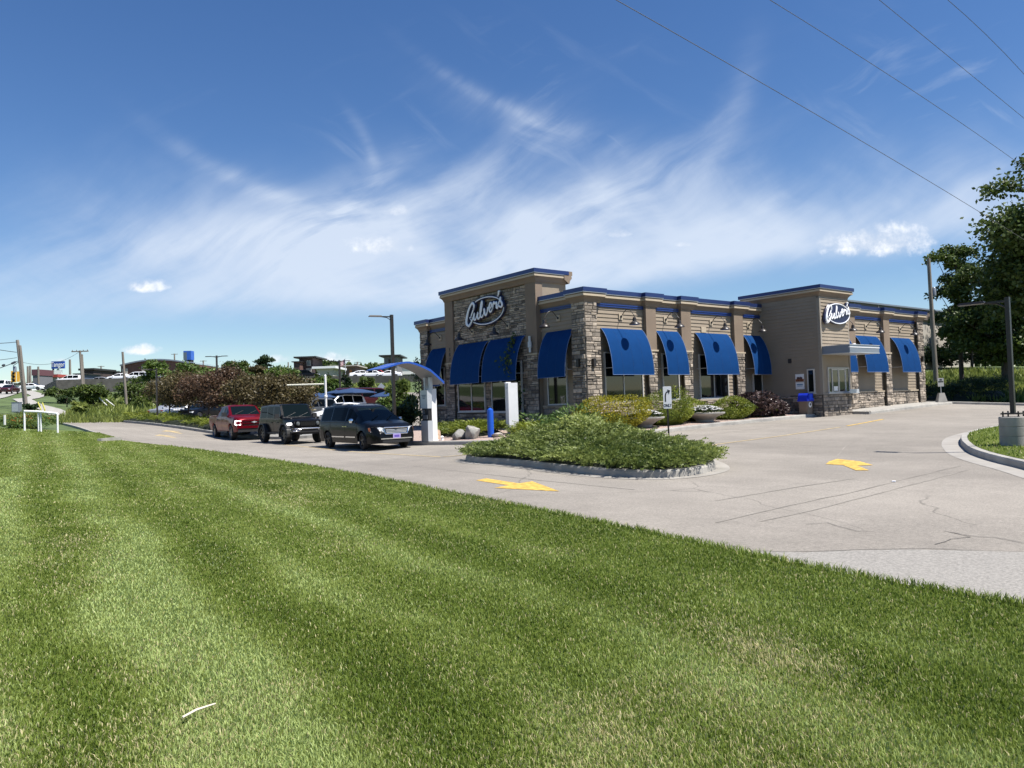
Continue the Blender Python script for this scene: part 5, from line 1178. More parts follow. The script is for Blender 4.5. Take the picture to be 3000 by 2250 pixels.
def spreading(name, poly, ht, label, leaf, n, seed, off=.14, group=None, edge_over=.25, ln=.42, cat='shrub', origin=None, zf=None):
    """low spreading juniper: layered sprays arching out over its bed"""
    g = np.random.default_rng(seed + 500); P0 = np.array(poly); c = P0.mean(0); root = empty(name, (c[0], c[1], h(c[0], c[1]) + off), 0, label, cat, group)
    x = g.uniform(P0[:, 0].min() - edge_over, P0[:, 0].max() + edge_over, n * 3); y = g.uniform(P0[:, 1].min() - edge_over, P0[:, 1].max() + edge_over, n * 3)
    k = inside(x, y, P0); x, y = x[k][:n], y[k][:n]; n = len(x)
    de = np.min(np.hypot(x[:, None] - P0[None, :, 0], y[:, None] - P0[None, :, 1]), 1)
    lump = vnoise(x * .85 + seed, y * .85, seed); l2 = vnoise(x * 2.3, y * 2.3 + seed, seed + 1)
    z = ht * (.30 + .70 * np.clip(de / 1.3, 0, 1) ** .7) * (.50 + .66 * lump + .34 * (l2 - .5)) * g.uniform(.55, 1.0, n) ** .6
    if zf is not None: z = z * zf(x, y)
    P = np.c_[x, y, hN(x, y) + off + np.maximum(z, .04)]
    cx = P0[:, 0].mean(); cy = P0[:, 1].mean(); a = np.arctan2(y - cy, x - cx) + g.normal(0, 1.0, n)
    D = np.c_[np.cos(a), np.sin(a), g.uniform(-.05, .75, n)]
    V, t = sprigs(g, P, D, ln * g.uniform(.55, 1.25, n), 12, .036, .085)
    V = V - np.array(root.location)
    tint = np.clip(np.repeat(.12 + .6 * (lump - .35) + .5 * (l2 - .5), 12) + .35 * t + g.normal(0, .12, len(t)), 0, 1)
    cards_obj('foliage', V, tint, M[leaf], root)
    # dark woody heart under the sprays
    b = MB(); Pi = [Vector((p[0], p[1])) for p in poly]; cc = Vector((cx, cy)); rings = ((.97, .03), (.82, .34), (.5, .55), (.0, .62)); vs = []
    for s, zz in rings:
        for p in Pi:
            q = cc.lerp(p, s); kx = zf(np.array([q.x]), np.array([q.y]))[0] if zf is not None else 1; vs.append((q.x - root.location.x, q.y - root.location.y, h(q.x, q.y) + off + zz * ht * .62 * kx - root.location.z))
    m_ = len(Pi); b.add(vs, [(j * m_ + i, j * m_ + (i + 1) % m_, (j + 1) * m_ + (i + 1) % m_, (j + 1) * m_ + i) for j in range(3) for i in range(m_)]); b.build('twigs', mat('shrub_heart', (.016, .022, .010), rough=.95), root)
    return root

# island juniper
ISLj = [tuple(p) for p in offset_path(ISL, -.02, True)]
zfi = lambda x, y: np.clip(.42 + .62 * np.exp(-(((x + 6.6) / 2.0) ** 2 + ((y + 6.4) / 2.7) ** 2)) + .12, 0, 1.15)
spreading('spreading_juniper', ISLj, .74, 'wide dark green juniper filling the kerbed island in the drive', 'lf_juniper', 6500, 1, zf=zfi, edge_over=.1, ln=.34)
# bed along the front and drive side
bg_ = 'clipped shrubs in the gravel bed'
mound('gold_cypress', (-.3, -1.6, h(-1, -1.5) + .12), 1.25, 1.05, 1.04, 'big golden yellow cypress mound at the corner of the gravel bed', 'lf_gold', 11000, seed=1, group=bg_, broad=True, leafl=.085, wid=.034)
mound('green_cypress', (3.0, -1.55, h(3, -1.5) + .12), 1.1, .85, .98, 'bright green cypress mound between the two white flower bowls', 'lf_goldgreen', 8000, seed=2, group=bg_, broad=True, leafl=.08, wid=.032)
mound('green_cypress', (5.6, -.95, h(5.6, -.95) + .12), .85, .6, .76, 'smaller cypress mound behind the right white flower bowl', 'lf_goldgreen', 5000, seed=3, group=bg_, broad=True, leafl=.08, wid=.032)
mound('green_cypress', (7.35, -1.5, h(7.3, -1.5) + .12), .95, .8, .80, 'yellow green cypress mound next to the purple shrub', 'lf_goldgreen', 7000, seed=4, group=bg_, broad=True, leafl=.08, wid=.032)
mound('purple_shrub', (9.1, -1.5, h(9.1, -1.5) + .12), .9, .75, .86, 'taller dark purple leaved shrub beside the green cypress', 'lf_purple', 2600, seed=5, group=bg_, broad=True, leafl=.16, wid=.11)
mound('purple_shrub', (10.45, -1.75, h(10.4, -1.7) + .12), .75, .6, .56, 'low purple brown shrub left of the blue lidded bin', 'lf_purple', 1500, seed=6, group=bg_, broad=True, leafl=.14, wid=.10)
jg = 'junipers in front of the entry'
def blob(cx, cy, rx, ry, rot=0, n=18, seed=0):
    g = random.Random(seed); return [(cx + (rx * math.cos(a) * math.cos(rot) - ry * math.sin(a) * math.sin(rot)) * (k := g.uniform(.88, 1.1)), cy + (rx * math.cos(a) * math.sin(rot) + ry * math.sin(a) * math.cos(rot)) * k) for a in [2 * math.pi * i / n for i in range(n)]]
spreading('spreading_juniper', blob(-3.3, 4.0, 1.0, 2.2, 0, seed=1), .62, 'sunlit low juniper between the order post and the boulders', 'lf_goldgreen', 1300, 11, group=jg)
spreading('spreading_juniper', blob(-2.6, .55, .75, .8, 0, seed=2), .55, 'small low juniper behind the blue bollard', 'lf_goldgreen', 520, 12, group=jg)
mound('perennial_clump', (-2.1, -1.35, h(-2, -1.3) + .12), 1.0, 1.0, .62, 'leafy clump of yellow daylilies left of the golden cypress', 'lf_lily', 2200, seed=8, broad=True, leafl=.24, wid=.05, cat='plant')
def flowers(par, pts, mt, r, name='flower', seed=0):
    g = random.Random(seed); mb = MB()
    for p in pts:
        for k in range(5):
            a = 2 * math.pi * k / 5 + g.random(); d = Vector((math.cos(a), math.sin(a), .45)).normalized(); c = Vector(p) + d * r * .5; s = d.cross(Vector((0, 0, 1))).normalized()
            mb.add([c - d * r * .5, c + s * r * .38, c + d * r * .55, c - s * r * .38], [(0, 1, 2, 3)])
    o = mb.build(name, mt); o['kind'] = 'stuff'
    o.parent = par; o.matrix_parent_inverse = Matrix.Translation(-par.location); return o
lil = [o for o in COL.objects if o.name.startswith('perennial_clump')][0]
gq = random.Random(4)
flowers(lil, [(-2.1 + gq.uniform(-.95, .1), -1.35 + gq.uniform(-.3, .9), h(-2, -1.3) + gq.uniform(.45, .8)) for _ in range(16)], M['petal_y'], .10)
wpl = mound('perennial_clump', (-1.6, 1.35, h(-1.6, 1.3) + .12), .5, .9, .55, 'small leafy clump with pale flowers behind the daylilies', 'lf_lily', 500, seed=9, broad=True, leafl=.2, wid=.05, cat='plant')
flowers(wpl, [(-1.6 + gq.uniform(-.4, .4), 1.35 + gq.uniform(-.8, .8), h(-1.6, 1.3) + gq.uniform(.55, .8)) for _ in range(9)], M['petal_w'], .07)
# flower bowls
def bowl(x, y, label, seed):
    z = h(x, y) + .13; root = empty('flower_bowl', (x, y, z), 0, label, 'planter', 'flower bowls in the gravel bed')
    mb = MB(); mb.lathe((0, 0, 0), [(.36, 0), (.38, .10), (.58, .24), (.82, .33), (.86, .36), (.86, .41), (.80, .41), (.74, .36), (0, .34)], 30); mb.build('bowl', M['conc'], root, smooth=40)
    g = np.random.default_rng(seed); n = 420; a = g.uniform(0, 2 * np.pi, n); r = .74 * np.sqrt(g.random(n)); zz = .40 + .24 * (1 - (r / .8) ** 2) * g.uniform(.7, 1.1, n)
    P = np.c_[r * np.cos(a), r * np.sin(a), zz]; V = cards(P, g.normal(size=(n, 3)) + np.array([0, 0, .3]), np.full(n, .10), np.full(n, .07), g=g); cards_obj('leaves', V, g.uniform(.1, .7, n), M['lf_dark'], root)
    pts = [(root.location.x + .76 * math.sqrt(u) * math.cos(v), root.location.y + .76 * math.sqrt(u) * math.sin(v), root.location.z + .45 + .24 * (1 - u * .8)) for u, v in zip(g.random(120), g.uniform(0, 6.28, 120))]
    flowers(root, pts, M['petal_w'], .085, 'blossom', seed)
    return root
bowl(1.35, -1.75, 'pale stone bowl of white flowers right of the golden cypress', 1)
bowl(5.0, -1.95, 'pale stone bowl of white flowers in front of the smaller cypress', 2)
# boulders
def boulder(x, y, rx, ry, rz, label, col, seed, zoff=.10):
    g = np.random.default_rng(seed); bm = bmesh.new(); bmesh.ops.create_icosphere(bm, subdivisions=3, radius=1)
    pl = g.normal(size=(11, 3)); pl /= np.linalg.norm(pl, axis=1, keepdims=True); dd = g.uniform(.48, .85, 11)
    for v in bm.verts:
        c = np.array(v.co); 
        for n_, d_ in zip(pl, dd):
            s = c @ n_
            if s > d_: c = c - n_ * (s - d_) * .92
        v.co = c * (1 + .03 * math.sin(c[0] * 9 + seed) * math.sin(c[1] * 8)) * np.array([rx, ry, rz])
    me = bpy.data.meshes.new('boulder'); bm.to_mesh(me); bm.free(); me.materials.append(mat('boulder_stone', col, rough=.9, var=.3, vscale=5, bump=.5, bscale=14))
    me.polygons.foreach_set('use_smooth', np.ones(len(me.polygons), dtype=bool)); me.set_sharp_from_angle(angle=math.radians(24))
    o = bpy.data.objects.new('boulder', me); COL.objects.link(o); o.location = (x, y, h(x, y) + zoff + rz * .45); o.rotation_euler = (0, 0, seed); return tag(o, label, 'boulder', 'boulders in the gravel bed')
boulder(-4.55, 1.75, .36, .46, .42, 'tall grey boulder just left of the blue bollard', (.28, .27, .24), 3)
boulder(-4.85, 2.25, .30, .50, .30, 'lower grey boulder leaning on the taller one', (.22, .215, .20), 5)
boulder(-4.9, 3.75, .22, .30, .30, 'pinkish tan boulder behind the order post', (.42, .30, .22), 8)
boulder(-3.9, 1.0, .22, .30, .16, 'small flat stone right of the blue bollard', (.34, .31, .27), 9)
# vines climbing the front wall
def climb(name, pts, n, spread, seed, label, ls=.17):
    g = np.random.default_rng(seed); root = empty(name, pts[0], 0, label, 'vine', 'vines on the restaurant front'); base = Vector(pts[0]); t = g.random(n) ** .85 * (len(pts) - 1); i = np.minimum(t.astype(int), len(pts) - 2); f = (t - i)[:, None]
    A = np.array(pts); P = A[i] * (1 - f) + A[i + 1] * f; w = np.interp(t, range(len(spread)), spread); P = P + np.c_[g.normal(0, .10, n) - .08, g.normal(0, 1, n) * w, g.normal(0, .15, n)] - A[0]
    V = cards(P, np.c_[g.normal(-.3, .4, n), g.normal(0, .7, n), g.normal(-.7, .4, n)], ls * g.uniform(.6, 1.3, n), ls * .7 * g.uniform(.7, 1.2, n), N=np.c_[np.full(n, -1.), g.normal(0, .4, n), g.normal(.6, .4, n)], g=g)
    cards_obj('leaves', V, np.clip(g.normal(.4, .25, n), 0, 1), M['lf_tree'], root); mb = MB(); mb.tube([Vector(p) - base for p in pts], [.03] * (len(pts) - 1) + [.008], 6); mb.build('stem', M['bark'], root)
climb('wall_vine', [(-.25, 4.3, -.75), (-.25, 4.35, .3), (-.35, 4.4, 1.2), (-.55, 4.5, 2.0), (-.35, 4.45, 2.6), (-.15, 4.35, 3.2)], 420, [.35, .3, .28, .2, .14, .03], 1, 'tall leafy vine climbing over the right entry awning')
climb('wall_vine', [(-.4, 12.6, -.75), (-.35, 12.6, .3), (-.35, 12.65, 1.3), (-.3, 12.75, 2.1), (-.25, 12.85, 2.7)], 380, [.55, .4, .3, .22, .1], 2, 'leafy vine at the far left corner of the front')
climb('wall_vine', [(-.35, 11.9, -.75), (-.3, 12.0, .0), (-.25, 12.1, .9)], 300, [.7, .5, .2], 3, 'dark low creeper under the left front window')

# ------------------------------------------------------------------ things around the drive
def box_at(mb, c, hx, hy, z0, z1, rot=0.0, mi=0, taper=1.0):
    ca, sa = math.cos(rot), math.sin(rot); mb.obox((c[0], c[1], (z0 + z1) / 2), (hx * ca, hx * sa, 0), (-hy * sa, hy * ca, 0), (0, 0, (z1 - z0) / 2), mi, taper=taper)
# order post with its curved canopy
op = empty('order_post', (-5.55, 3.1, h(-5.6, 3.1) + .14), 0, 'white order post with speaker panel under a curved blue canopy', 'intercom')
mb = MB(); mb.box(-.10, -.17, 0, .16, .17, 2.05); mb.box(-.14, -.20, 0, .19, .20, .05); mb.build('column', M['whitem'], op)
mb = MB(); mb.box(-.32, -.25, 1.28, -.101, .27, 2.0); mb.build('cabinet', M['ltgrey'], op); mb = MB(); mb.box(-.32, -.25, 0, -.101, .27, .80); mb.build('lower_cabinet', M['ltgrey'], op)
mb = MB(); mb.box(-.26, -.21, .801, -.102, .23, 1.279); a = mb.build('speaker_panel', M['black'], op)
mb = MB(); mb.box(-.30, -.17, .86, -.262, .13, 1.02); mb.box(-.29, .02, 1.06, -.263, .19, 1.24); mb.build('screen', mat('panel_grey', (.10, .11, .12), rough=.3), a)
mb = MB()
for z, w in ((1.80, .16), (1.74, .13), (1.68, .09)): mb.box(-.324, -w, z - .018, -.3205, w, z + .018)
mb.build('panel_lettering', mat('faded_lettering', (.17, .21, .26), rough=.6), op)
for y in (-.15, .20):
    mb = MB(); mb.box(-.16, y - .05, 2.0, -.02, y + .05, 2.50); mb.build('canopy_support', M['ltgrey'], op)
mb = MB(); n = 18; vs = []
for k in range(n + 1):
    t = k / n; x = .30 - 2.75 * t; z = 2.50 + .62 * math.sin(min(1.0, t * 1.25 + .0) * math.pi / 2 * 1.15) - .80 * max(0, t - .55) ** 1.3 - .34 * max(0, .22 - t) * 2.4
    for y, dz in ((-.55, 0), (.65, 0), (.65, -.11), (-.55, -.11)): vs.append((x, y, z + dz * (1 - .6 * t)))
mb.add(vs, [(4 * k + a, 4 * k + (a + 1) % 4, 4 * k + 4 + (a + 1) % 4, 4 * k + 4 + a) for k in range(n) for a in range(4)] + [(0, 1, 2, 3), (4 * n, 4 * n + 1, 4 * n + 2, 4 * n + 3)], mi=0)
for i, f in enumerate(mb.f):
    if i < 4 * n and i % 4 == 2: mb.mi[i] = 1
mb.build('canopy', [mat('blue_canopy', (.014, .07, .36), rough=.3), mat('canopy_soffit', (.20, .22, .26), rough=.6)], op, smooth=40)
mb = MB(); mb.lathe((.25, -.35, 0), [(.06, 0), (.05, .12), (.08, .14), (0, .2)], 12); mb.build('ground_light', M['white'], op)
# the back of the menu board
mbd = empty('menu_board', (-2.75, 1.5, h(-2.7, 1.5) + .13), math.radians(-18), 'tall blank white back of a menu board in the bed', 'menu board')
mb = MB(); mb.box(-.20, -.19, .1, .20, .19, 2.02); mb.box(-.17, -.15, 0, .17, .15, .1); mb.build('cabinet', M['whitem'], mbd)
mb = MB(); mb.box(-.215, .04, 2.0, .0, .205, 2.06); mb.build('bracket', M['white'], mbd)
mb = MB(); mb.lathe((-.20, .02, 1.83), [(0, 0), (.05, 0), (.05, .008), (0, .01)], 14, axis=(-1, 0, 0)); mb.build('maker_badge', M['ltgrey'], mbd)
bo = empty('bollard', (-4.02, 1.25, h(-4, 1.3) + .12), 0, 'bright blue bollard with pointed cap among the boulders', 'bollard')
mb = MB(); mb.lathe((0, 0, 0), [(.125, 0), (.125, 1.02), (.115, 1.08), (0, 1.16)], 18); mb.build('sleeve', M['bluepost'], bo, smooth=30)
# right turn only sign in the juniper
sx_, sy_ = -4.75, -8.25; sg = empty('turn_sign', (sx_, sy_, h(sx_, sy_) + .14), math.atan2(CAM.y - sy_, CAM.x - sx_) + .12, 'narrow white right turn only sign on a dark post', 'sign')
mb = MB(); mb.box(-.022, -.022, 0, .022, .022, 1.75); mb.build('post', M['dkbrown'], sg)
pn = MB(); bv = .02; pn.prism([(-.117 + bv, 1.12), (.117 - bv, 1.12), (.117, 1.12 + bv), (.117, 1.75 - bv), (.117 - bv, 1.75), (-.117 + bv, 1.75), (-.117, 1.75 - bv), (-.117, 1.12 + bv)], (.026, 0, 0), (0, 1, 0), (0, 0, 1), (.006, 0, 0)); pn = pn.build('sign_panel', M['white'], sg)
blk = mat('sign_black', (.02, .022, .025), rough=.5)
ar = MB(); c = [(-.055, 1.32), (-.055, 1.47), (-.045, 1.535), (-.02, 1.58), (.02, 1.60)]
for a, b in zip(c[:-1], c[1:]):
    d = Vector((b[0] - a[0], b[1] - a[1])).normalized(); nn = Vector((-d.y, d.x)) * .017; e = d * .006
    ar.prism([(a[0] + nn.x - e.x, a[1] + nn.y - e.y), (b[0] + nn.x + e.x, b[1] + nn.y + e.y), (b[0] - nn.x + e.x, b[1] - nn.y + e.y), (a[0] - nn.x - e.x, a[1] - nn.y - e.y)], (.0325, 0, 0), (0, 1, 0), (0, 0, 1), (.002, 0, 0))
ar.prism([(.0, 1.66), (.085, 1.63), (.045, 1.52), (.02, 1.59)], (.0328, 0, 0), (0, 1, 0), (0, 0, 1), (.0022, 0, 0)); ar.build('arrow', blk, pn)
text_mesh('ONLY', .115, ((.034, 0, 1.205), (0, 1, 0), (0, 0, 1)), blk, 'sign_lettering', .0012, pn, .72, .003)
# bin by the window tower
bn = empty('litter_bin', (12.12, -2.42, h(12, -2.4) + .13), 0, 'taupe litter bin with domed blue lid and round white sticker', 'bin')
mb = MB(); mb.obox((0, 0, .39), (.24, 0, 0), (0, .24, 0), (0, 0, .39)); mb.v = [(x * (1 + .16 * z), y * (1 + .16 * z), z) for x, y, z in mb.v]; mb.build('body', mat('taupe_plastic', (.20, .155, .115), rough=.6), bn)
mb = MB(); mb.box(-.31, -.31, .74, .31, .31, .84)
for k in range(8):
    a, b = k / 8, (k + 1) / 8; mb.add([(-.29 + .2 * a ** 2, y, .84 + .36 * math.sin(a * 1.57)) for y in (-.28, .28)] + [(-.29 + .2 * b ** 2, y, .84 + .36 * math.sin(b * 1.57)) for y in (-.28, .28)], [(0, 1, 3, 2)])
mb.obox((.07, 0, 1.0), (.23, 0, 0), (0, .28, 0), (0, 0, .17)); mb.obox((-.10, 0, .99), (.17, 0, 0), (0, .279, 0), (0, 0, .155), taper=.55); ld = mb.build('lid', mat('bin_blue', (.012, .04, .55), rough=.3), bn)
mb = MB(); mb.obox((.06, -.285, .99), (.13, 0, 0), (0, .012, 0), (0, 0, .13)); mb.obox((.06, -.30, .86), (.2, 0, 0), (0, .05, 0), (0, 0, .03)); mb.build('flap', mat('bin_blue_light', (.03, .10, .75), rough=.3), ld)
mb = MB(); mb.lathe((0, -.266, .54), [(0, 0), (.15, 0), (.15, .006), (0, .008)], 24, axis=(0, -1, 0)); st_ = mb.build('sticker', M['white'], bn)
mb = MB(); mb.lathe((-.0, -.275, .56), [(0, 0), (.07, 0), (.07, .003), (.0, .004)], 16, axis=(0, -1, 0)); mb.build('sticker_mark', mat('sticker_mark', (.05, .05, .06)), st_); bn.scale = (.88, .88, .86)
# lamp on the verge
def area_lamp(name, loc, zt, label, group, heads=(-1,), w=.065, pedestal=None, arm_dir=(-.97, .25)):
    root = empty(name, loc, 0, label, 'street lamp', group); z0 = 0
    if pedestal:
        pr, ph = pedestal; mb = MB(); prof = []
        for k in range(4): z = ph * k / 3; prof += [(pr, z + .012), (pr, z + ph / 3 - .012), (pr - .012, z + ph / 3)] if k < 3 else []
        mb.lathe((0, 0, -.1), [(pr, 0)] + [(r, z + .1) for r, z in prof] + [(pr - .03, ph + .1), (0, ph + .105)], 32); mb.build('pedestal', M['conc'], root, smooth=30); z0 = ph
        mb = MB(); mb.box(-.20, -.20, z0 + .06, .20, .20, z0 + .09)
        for a in (-.16, .16):
            for b in (-.16, .16): mb.lathe((a, b, z0), [(.018, 0), (.018, .13), (0, .135)], 8)
        mb.build('base_plate', M['dkbrown'], root)
    mb = MB(); mb.obox((0, 0, (z0 + .06 + zt) / 2), (w, 0, 0), (0, w, 0), (0, 0, (zt - z0 - .06) / 2)); mb.build('pole', M['dkbrown'], root)
    for s in heads:
        d = Vector((arm_dir[0] * -s, arm_dir[1] * -s, 0)).normalized(); q = Vector((-d.y, d.x, 0)); mb = MB()
        mb.obox(d * .26 + Vector((0, 0, zt - .09)), d * .22, q * .025, (0, 0, .025)); mb.obox(d * .74 + Vector((0, 0, zt - .07)), d * .30, q * .13, (0, 0, .028), taper=.85); mb.tube([d * .04 + Vector((0, 0, zt - .24)), d * .22 + Vector((0, 0, zt - .13)), d * .46 + Vector((0, 0, zt - .10))], .018, 8)
        mb.build('lamp_head', M['dkbrown'], root)
    return root
LG = 'dark lamp posts around the lot'
area_lamp('area_lamp', (-1.05, -15.6, h(-1.1, -15.6) + .15), 3.52, 'dark lamp post on a round concrete pedestal on the right verge', LG, pedestal=(.30, .68), w=.047, arm_dir=(-.10, 1.0))
area_lamp('area_lamp', (-4.7, 7.6, h(-4.7, 7.6) + .12), 5.5, 'dark single arm lamp post behind the minivan left of the building', LG, w=.062)
area_lamp('area_lamp', (-7.95, 36.9, h(-8, 37) + .1), 3.95, 'slim dark lamp post at the far end of the crabapple bed', LG, w=.05)
area_lamp('area_lamp', (.1, 49.5, h(0, 49.5)), 5.75, 'dark twin headed lamp post above the crabapples', LG, heads=(-1, 1), w=.07, arm_dir=(-.79, .61))
# clearance bar, guard rail, kerb stop, little sign, twig
cb = empty('clearance_bar', (-5.82, 12.37, h(-5.8, 12.4) + .14), 0, 'white clearance bar reaching left over the drive-through lane', 'barrier')
mb = MB(); mb.tube([(0, 0, 0), (0, 0, 3.02)], .055, 10); mb.lathe((0, 0, 1.95), [(.055, 0), (.085, .02), (.085, .10), (.055, .12)], 10); mb.lathe((0, 0, 3.02), [(.055, 0), (.03, .05), (0, .07)], 10); mb.build('post', M['whitem'], cb, smooth=40)
mb = MB(); mb.tube([(-.02, .02, 2.62), (-1.5, 1.12, 2.62)], .042, 10); mb.build('arm', mat('cream_paint', (.72, .70, .58), rough=.5), cb)
gr_ = empty('pipe_rail', (-16.9, 20.8, h(-16.9, 20.8)), 0, 'low white pipe guard rail standing on the lawn', 'railing')
def gp(x, y, z): return (x - gr_.location.x, y - gr_.location.y, h(x, y) + z - gr_.location.z)
mb = MB(); mb.tube([gp(-17.5, 21.25, 0), gp(-17.5, 21.25, .98)], .045, 10); mb.tube([gp(-16.25, 20.1, 0), gp(-16.25, 20.1, .96), ], .045, 10); mb.tube([gp(-16.95, 20.95, 0), gp(-16.95, 20.95, .95)], .042, 10); mb.tube([gp(-16.86, 20.86, 0), gp(-16.86, 20.86, .95)], .042, 10)
mb.tube([gp(-17.5, 21.25, .98), gp(-16.9, 20.9, 1.0), gp(-16.25, 20.1, .97)], .06, 10)
mb.build('rail', M['white'], gr_, smooth=50)
mb = MB(); box_at(mb, (-14.75, 15.75), .85, .09, h(-14.7, 15.7) + .02, h(-14.7, 15.7) + .17, math.radians(52)); tag(mb.build('wheel_stop', M['conc']), 'pale concrete wheel stop lying at the lawn corner', 'wheel stop')
ls_ = empty('lane_sign', (26.2, -2.75, h(26.2, -2.7) + .13), math.radians(225), 'small faded sign on a stubby base beyond the far building corner', 'sign')
mb = MB(); mb.obox((0, 0, .27), (.22, 0, 0), (0, .26, 0), (0, 0, .27), taper=.55); mb.build('base', M['conc'], ls_)
mb = MB(); mb.tube([(0, 0, .5), (0, 0, 1.35)], .022, 8); mb.build('post', M['ltgrey'], ls_)
mb = MB(); mb.box(.024, -.17, .92, .032, .17, 1.42); p_ = mb.build('sign_panel', mat('faded_sign', (.42, .42, .40), rough=.6), ls_)
mb = MB(); mb.box(.0325, -.14, 1.16, .034, .14, 1.24); mb.box(.0325, -.07, 1.27, .034, .07, 1.36); mb.build('sign_lettering', blk, p_)
tw = MB(); z0 = h(-20.24, -18.24) + .075; tw.tube([(-20.335, -18.275, z0), (-20.26, -18.25, z0 + .01), (-20.155, -18.22, z0 + .006)], [.0065, .007, .0045], 6); tag(tw.build('dry_stick', mat('dry_stick', (.62, .55, .42), rough=.8)), 'short pale dry stick lying on the front lawn', 'stick')
lt = MB(); box_at(lt, (-7.9, -16.0), .05, .03, h(-7.9, -16) + .005, h(-7.9, -16) + .02, .4); tag(lt.build('paper_scrap', M['white']), 'scrap of white paper on the drive near the verge', 'litter')
# ------------------------------------------------------------------ right hand side: trees, warehouse, utility pole
def at(px, d):
    """plan position seen along a photo column at a given depth (metres)"""
    k = (px - 1500) / 2211.04; v = CAM + (cF + cR * k) * d; return v.x, v.y
lx_, ly_ = at(996, 72); area_lamp('area_lamp', (lx_, ly_, h(lx_, ly_) - .05), 5.05 - h(lx_, ly_), 'dark twin headed lamp post beside the flag', LG, heads=(-1, 1), w=.07, arm_dir=(-.79, .61))
TG = 'trees right of the drive'
def T(name, px, d, top, rad, label, **kw):
    x, y = at(px, d); hz = 1185.6 - (px - 1500) * .0335; z0 = h(x, y) - .1; ztop = CAM.z + (hz - top) * d / 2211.04
    return tree(name, (x, y, z0), ztop - z0, rad, label, **kw)
T('maple_tree', 3140, 47, 385, 5.2, 'tallest dark maple cut by the right edge of the view', group=TG, n=34000, ls=.29, crown0=.16, nclump=64, seed=1, leaf='lf_maple', open_=.4, tr=.3)
T('maple_tree', 2818, 66, 665, 2.5, 'slender open crowned maple just right of the utility pole', group=TG, n=9000, leaf='lf_maple', ls=.28, crown0=.08, nclump=30, seed=2, tr=.2, open_=.7)
T('maple_tree', 2945, 62, 700, 3.9, 'broad dark maple between the slender one and the tallest one', group=TG, n=20000, leaf='lf_maple', open_=.4, ls=.29, crown0=.05, nclump=46, seed=3, tr=.28)
T('maple_tree', 2850, 86, 880, 4.6, 'low dense maple filling the gap behind the slender one', group=TG, n=6500, ls=.34, crown0=.16, nclump=30, seed=4, leaf='lf_dark')
T('maple_tree', 3050, 84, 760, 5.5, 'dark maple standing behind the tallest one', group=TG, n=6500, ls=.36, crown0=.08, nclump=34, seed=5, leaf='lf_dark')
for k, (px, d, top, r, lab) in enumerate(((2735, 88, 1010, 2.8, 'dark thicket bush at the foot of the utility pole'), (2790, 86, 1000, 2.4, 'dark thicket bush under the slender maple'), (2890, 88, 990, 3.0, 'dark thicket bush under the broad maple'), (2985, 86, 985, 3.0, 'dark thicket bush left of the tallest maple'))):
    T('thicket_bush', px, d, top, r, lab, cat='bush', group='thicket below the maples', n=2200, ls=.3, crown0=.02, nclump=16, seed=20 + k, leaf='lf_dark', tr=.05)
def tufts(name, poly, n, hgt, label, seed, lw=.03, leaf='lf_weed', kind='stuff', off=-.1):
    g = np.random.default_rng(seed); P0 = np.array(poly); x = g.uniform(P0[:, 0].min(), P0[:, 0].max(), n * 2); y = g.uniform(P0[:, 1].min(), P0[:, 1].max(), n * 2); k = inside(x, y, P0); x, y = x[k][:n], y[k][:n]; n = len(x)
    ph = vnoise(x * .35, y * .35, seed); L = hgt * g.uniform(.5, 1.2, n) * (.5 + ph); D = np.c_[g.normal(0, .35, n), g.normal(0, .35, n), np.ones(n)]
    V = cards(np.c_[x, y, hN(x, y) + off + L * .45], D, L, lw * g.uniform(.6, 1.6, n) * (1 + L), g=g); o = cards_obj(name, V, np.clip(.15 + .6 * ph + g.normal(0, .18, n), 0, 1), M[leaf]); return tag(o, label, 'weeds', None, kind)
tufts('tall_grass', [at(2700, 50), at(3150, 46), at(3150, 70), at(2700, 78)], 9000, .75, 'tall sunlit weeds rising under the maples', 3, .07)
# spreading junipers beyond the far kerb
fx = [at(2712, 50.5), at(2760, 49.5), at(2830, 49), at(2900, 48.5), at(2950, 49), at(2955, 53), at(2880, 54.5), at(2790, 55), at(2715, 55)]
def far_juniper(a, b, label, seed, ht): 
    spreading('spreading_juniper', [at(a, 48.8), at((a + b) / 2, 48.4), at(b, 48.8), at(b, 52.5), at((a + b) / 2, 53.5), at(a, 52.5)], ht, label, 'lf_dark', 700, seed, off=.0, group='junipers beyond the far kerb', ln=.6)
far_juniper(2708, 2790, 'dark juniper right behind the far building corner', 31, 1.05); far_juniper(2785, 2870, 'darkest juniper in the middle beyond the far kerb', 32, 1.35); far_juniper(2865, 2950, 'juniper with long pointing shoots left of the right lamp', 33, 1.35)
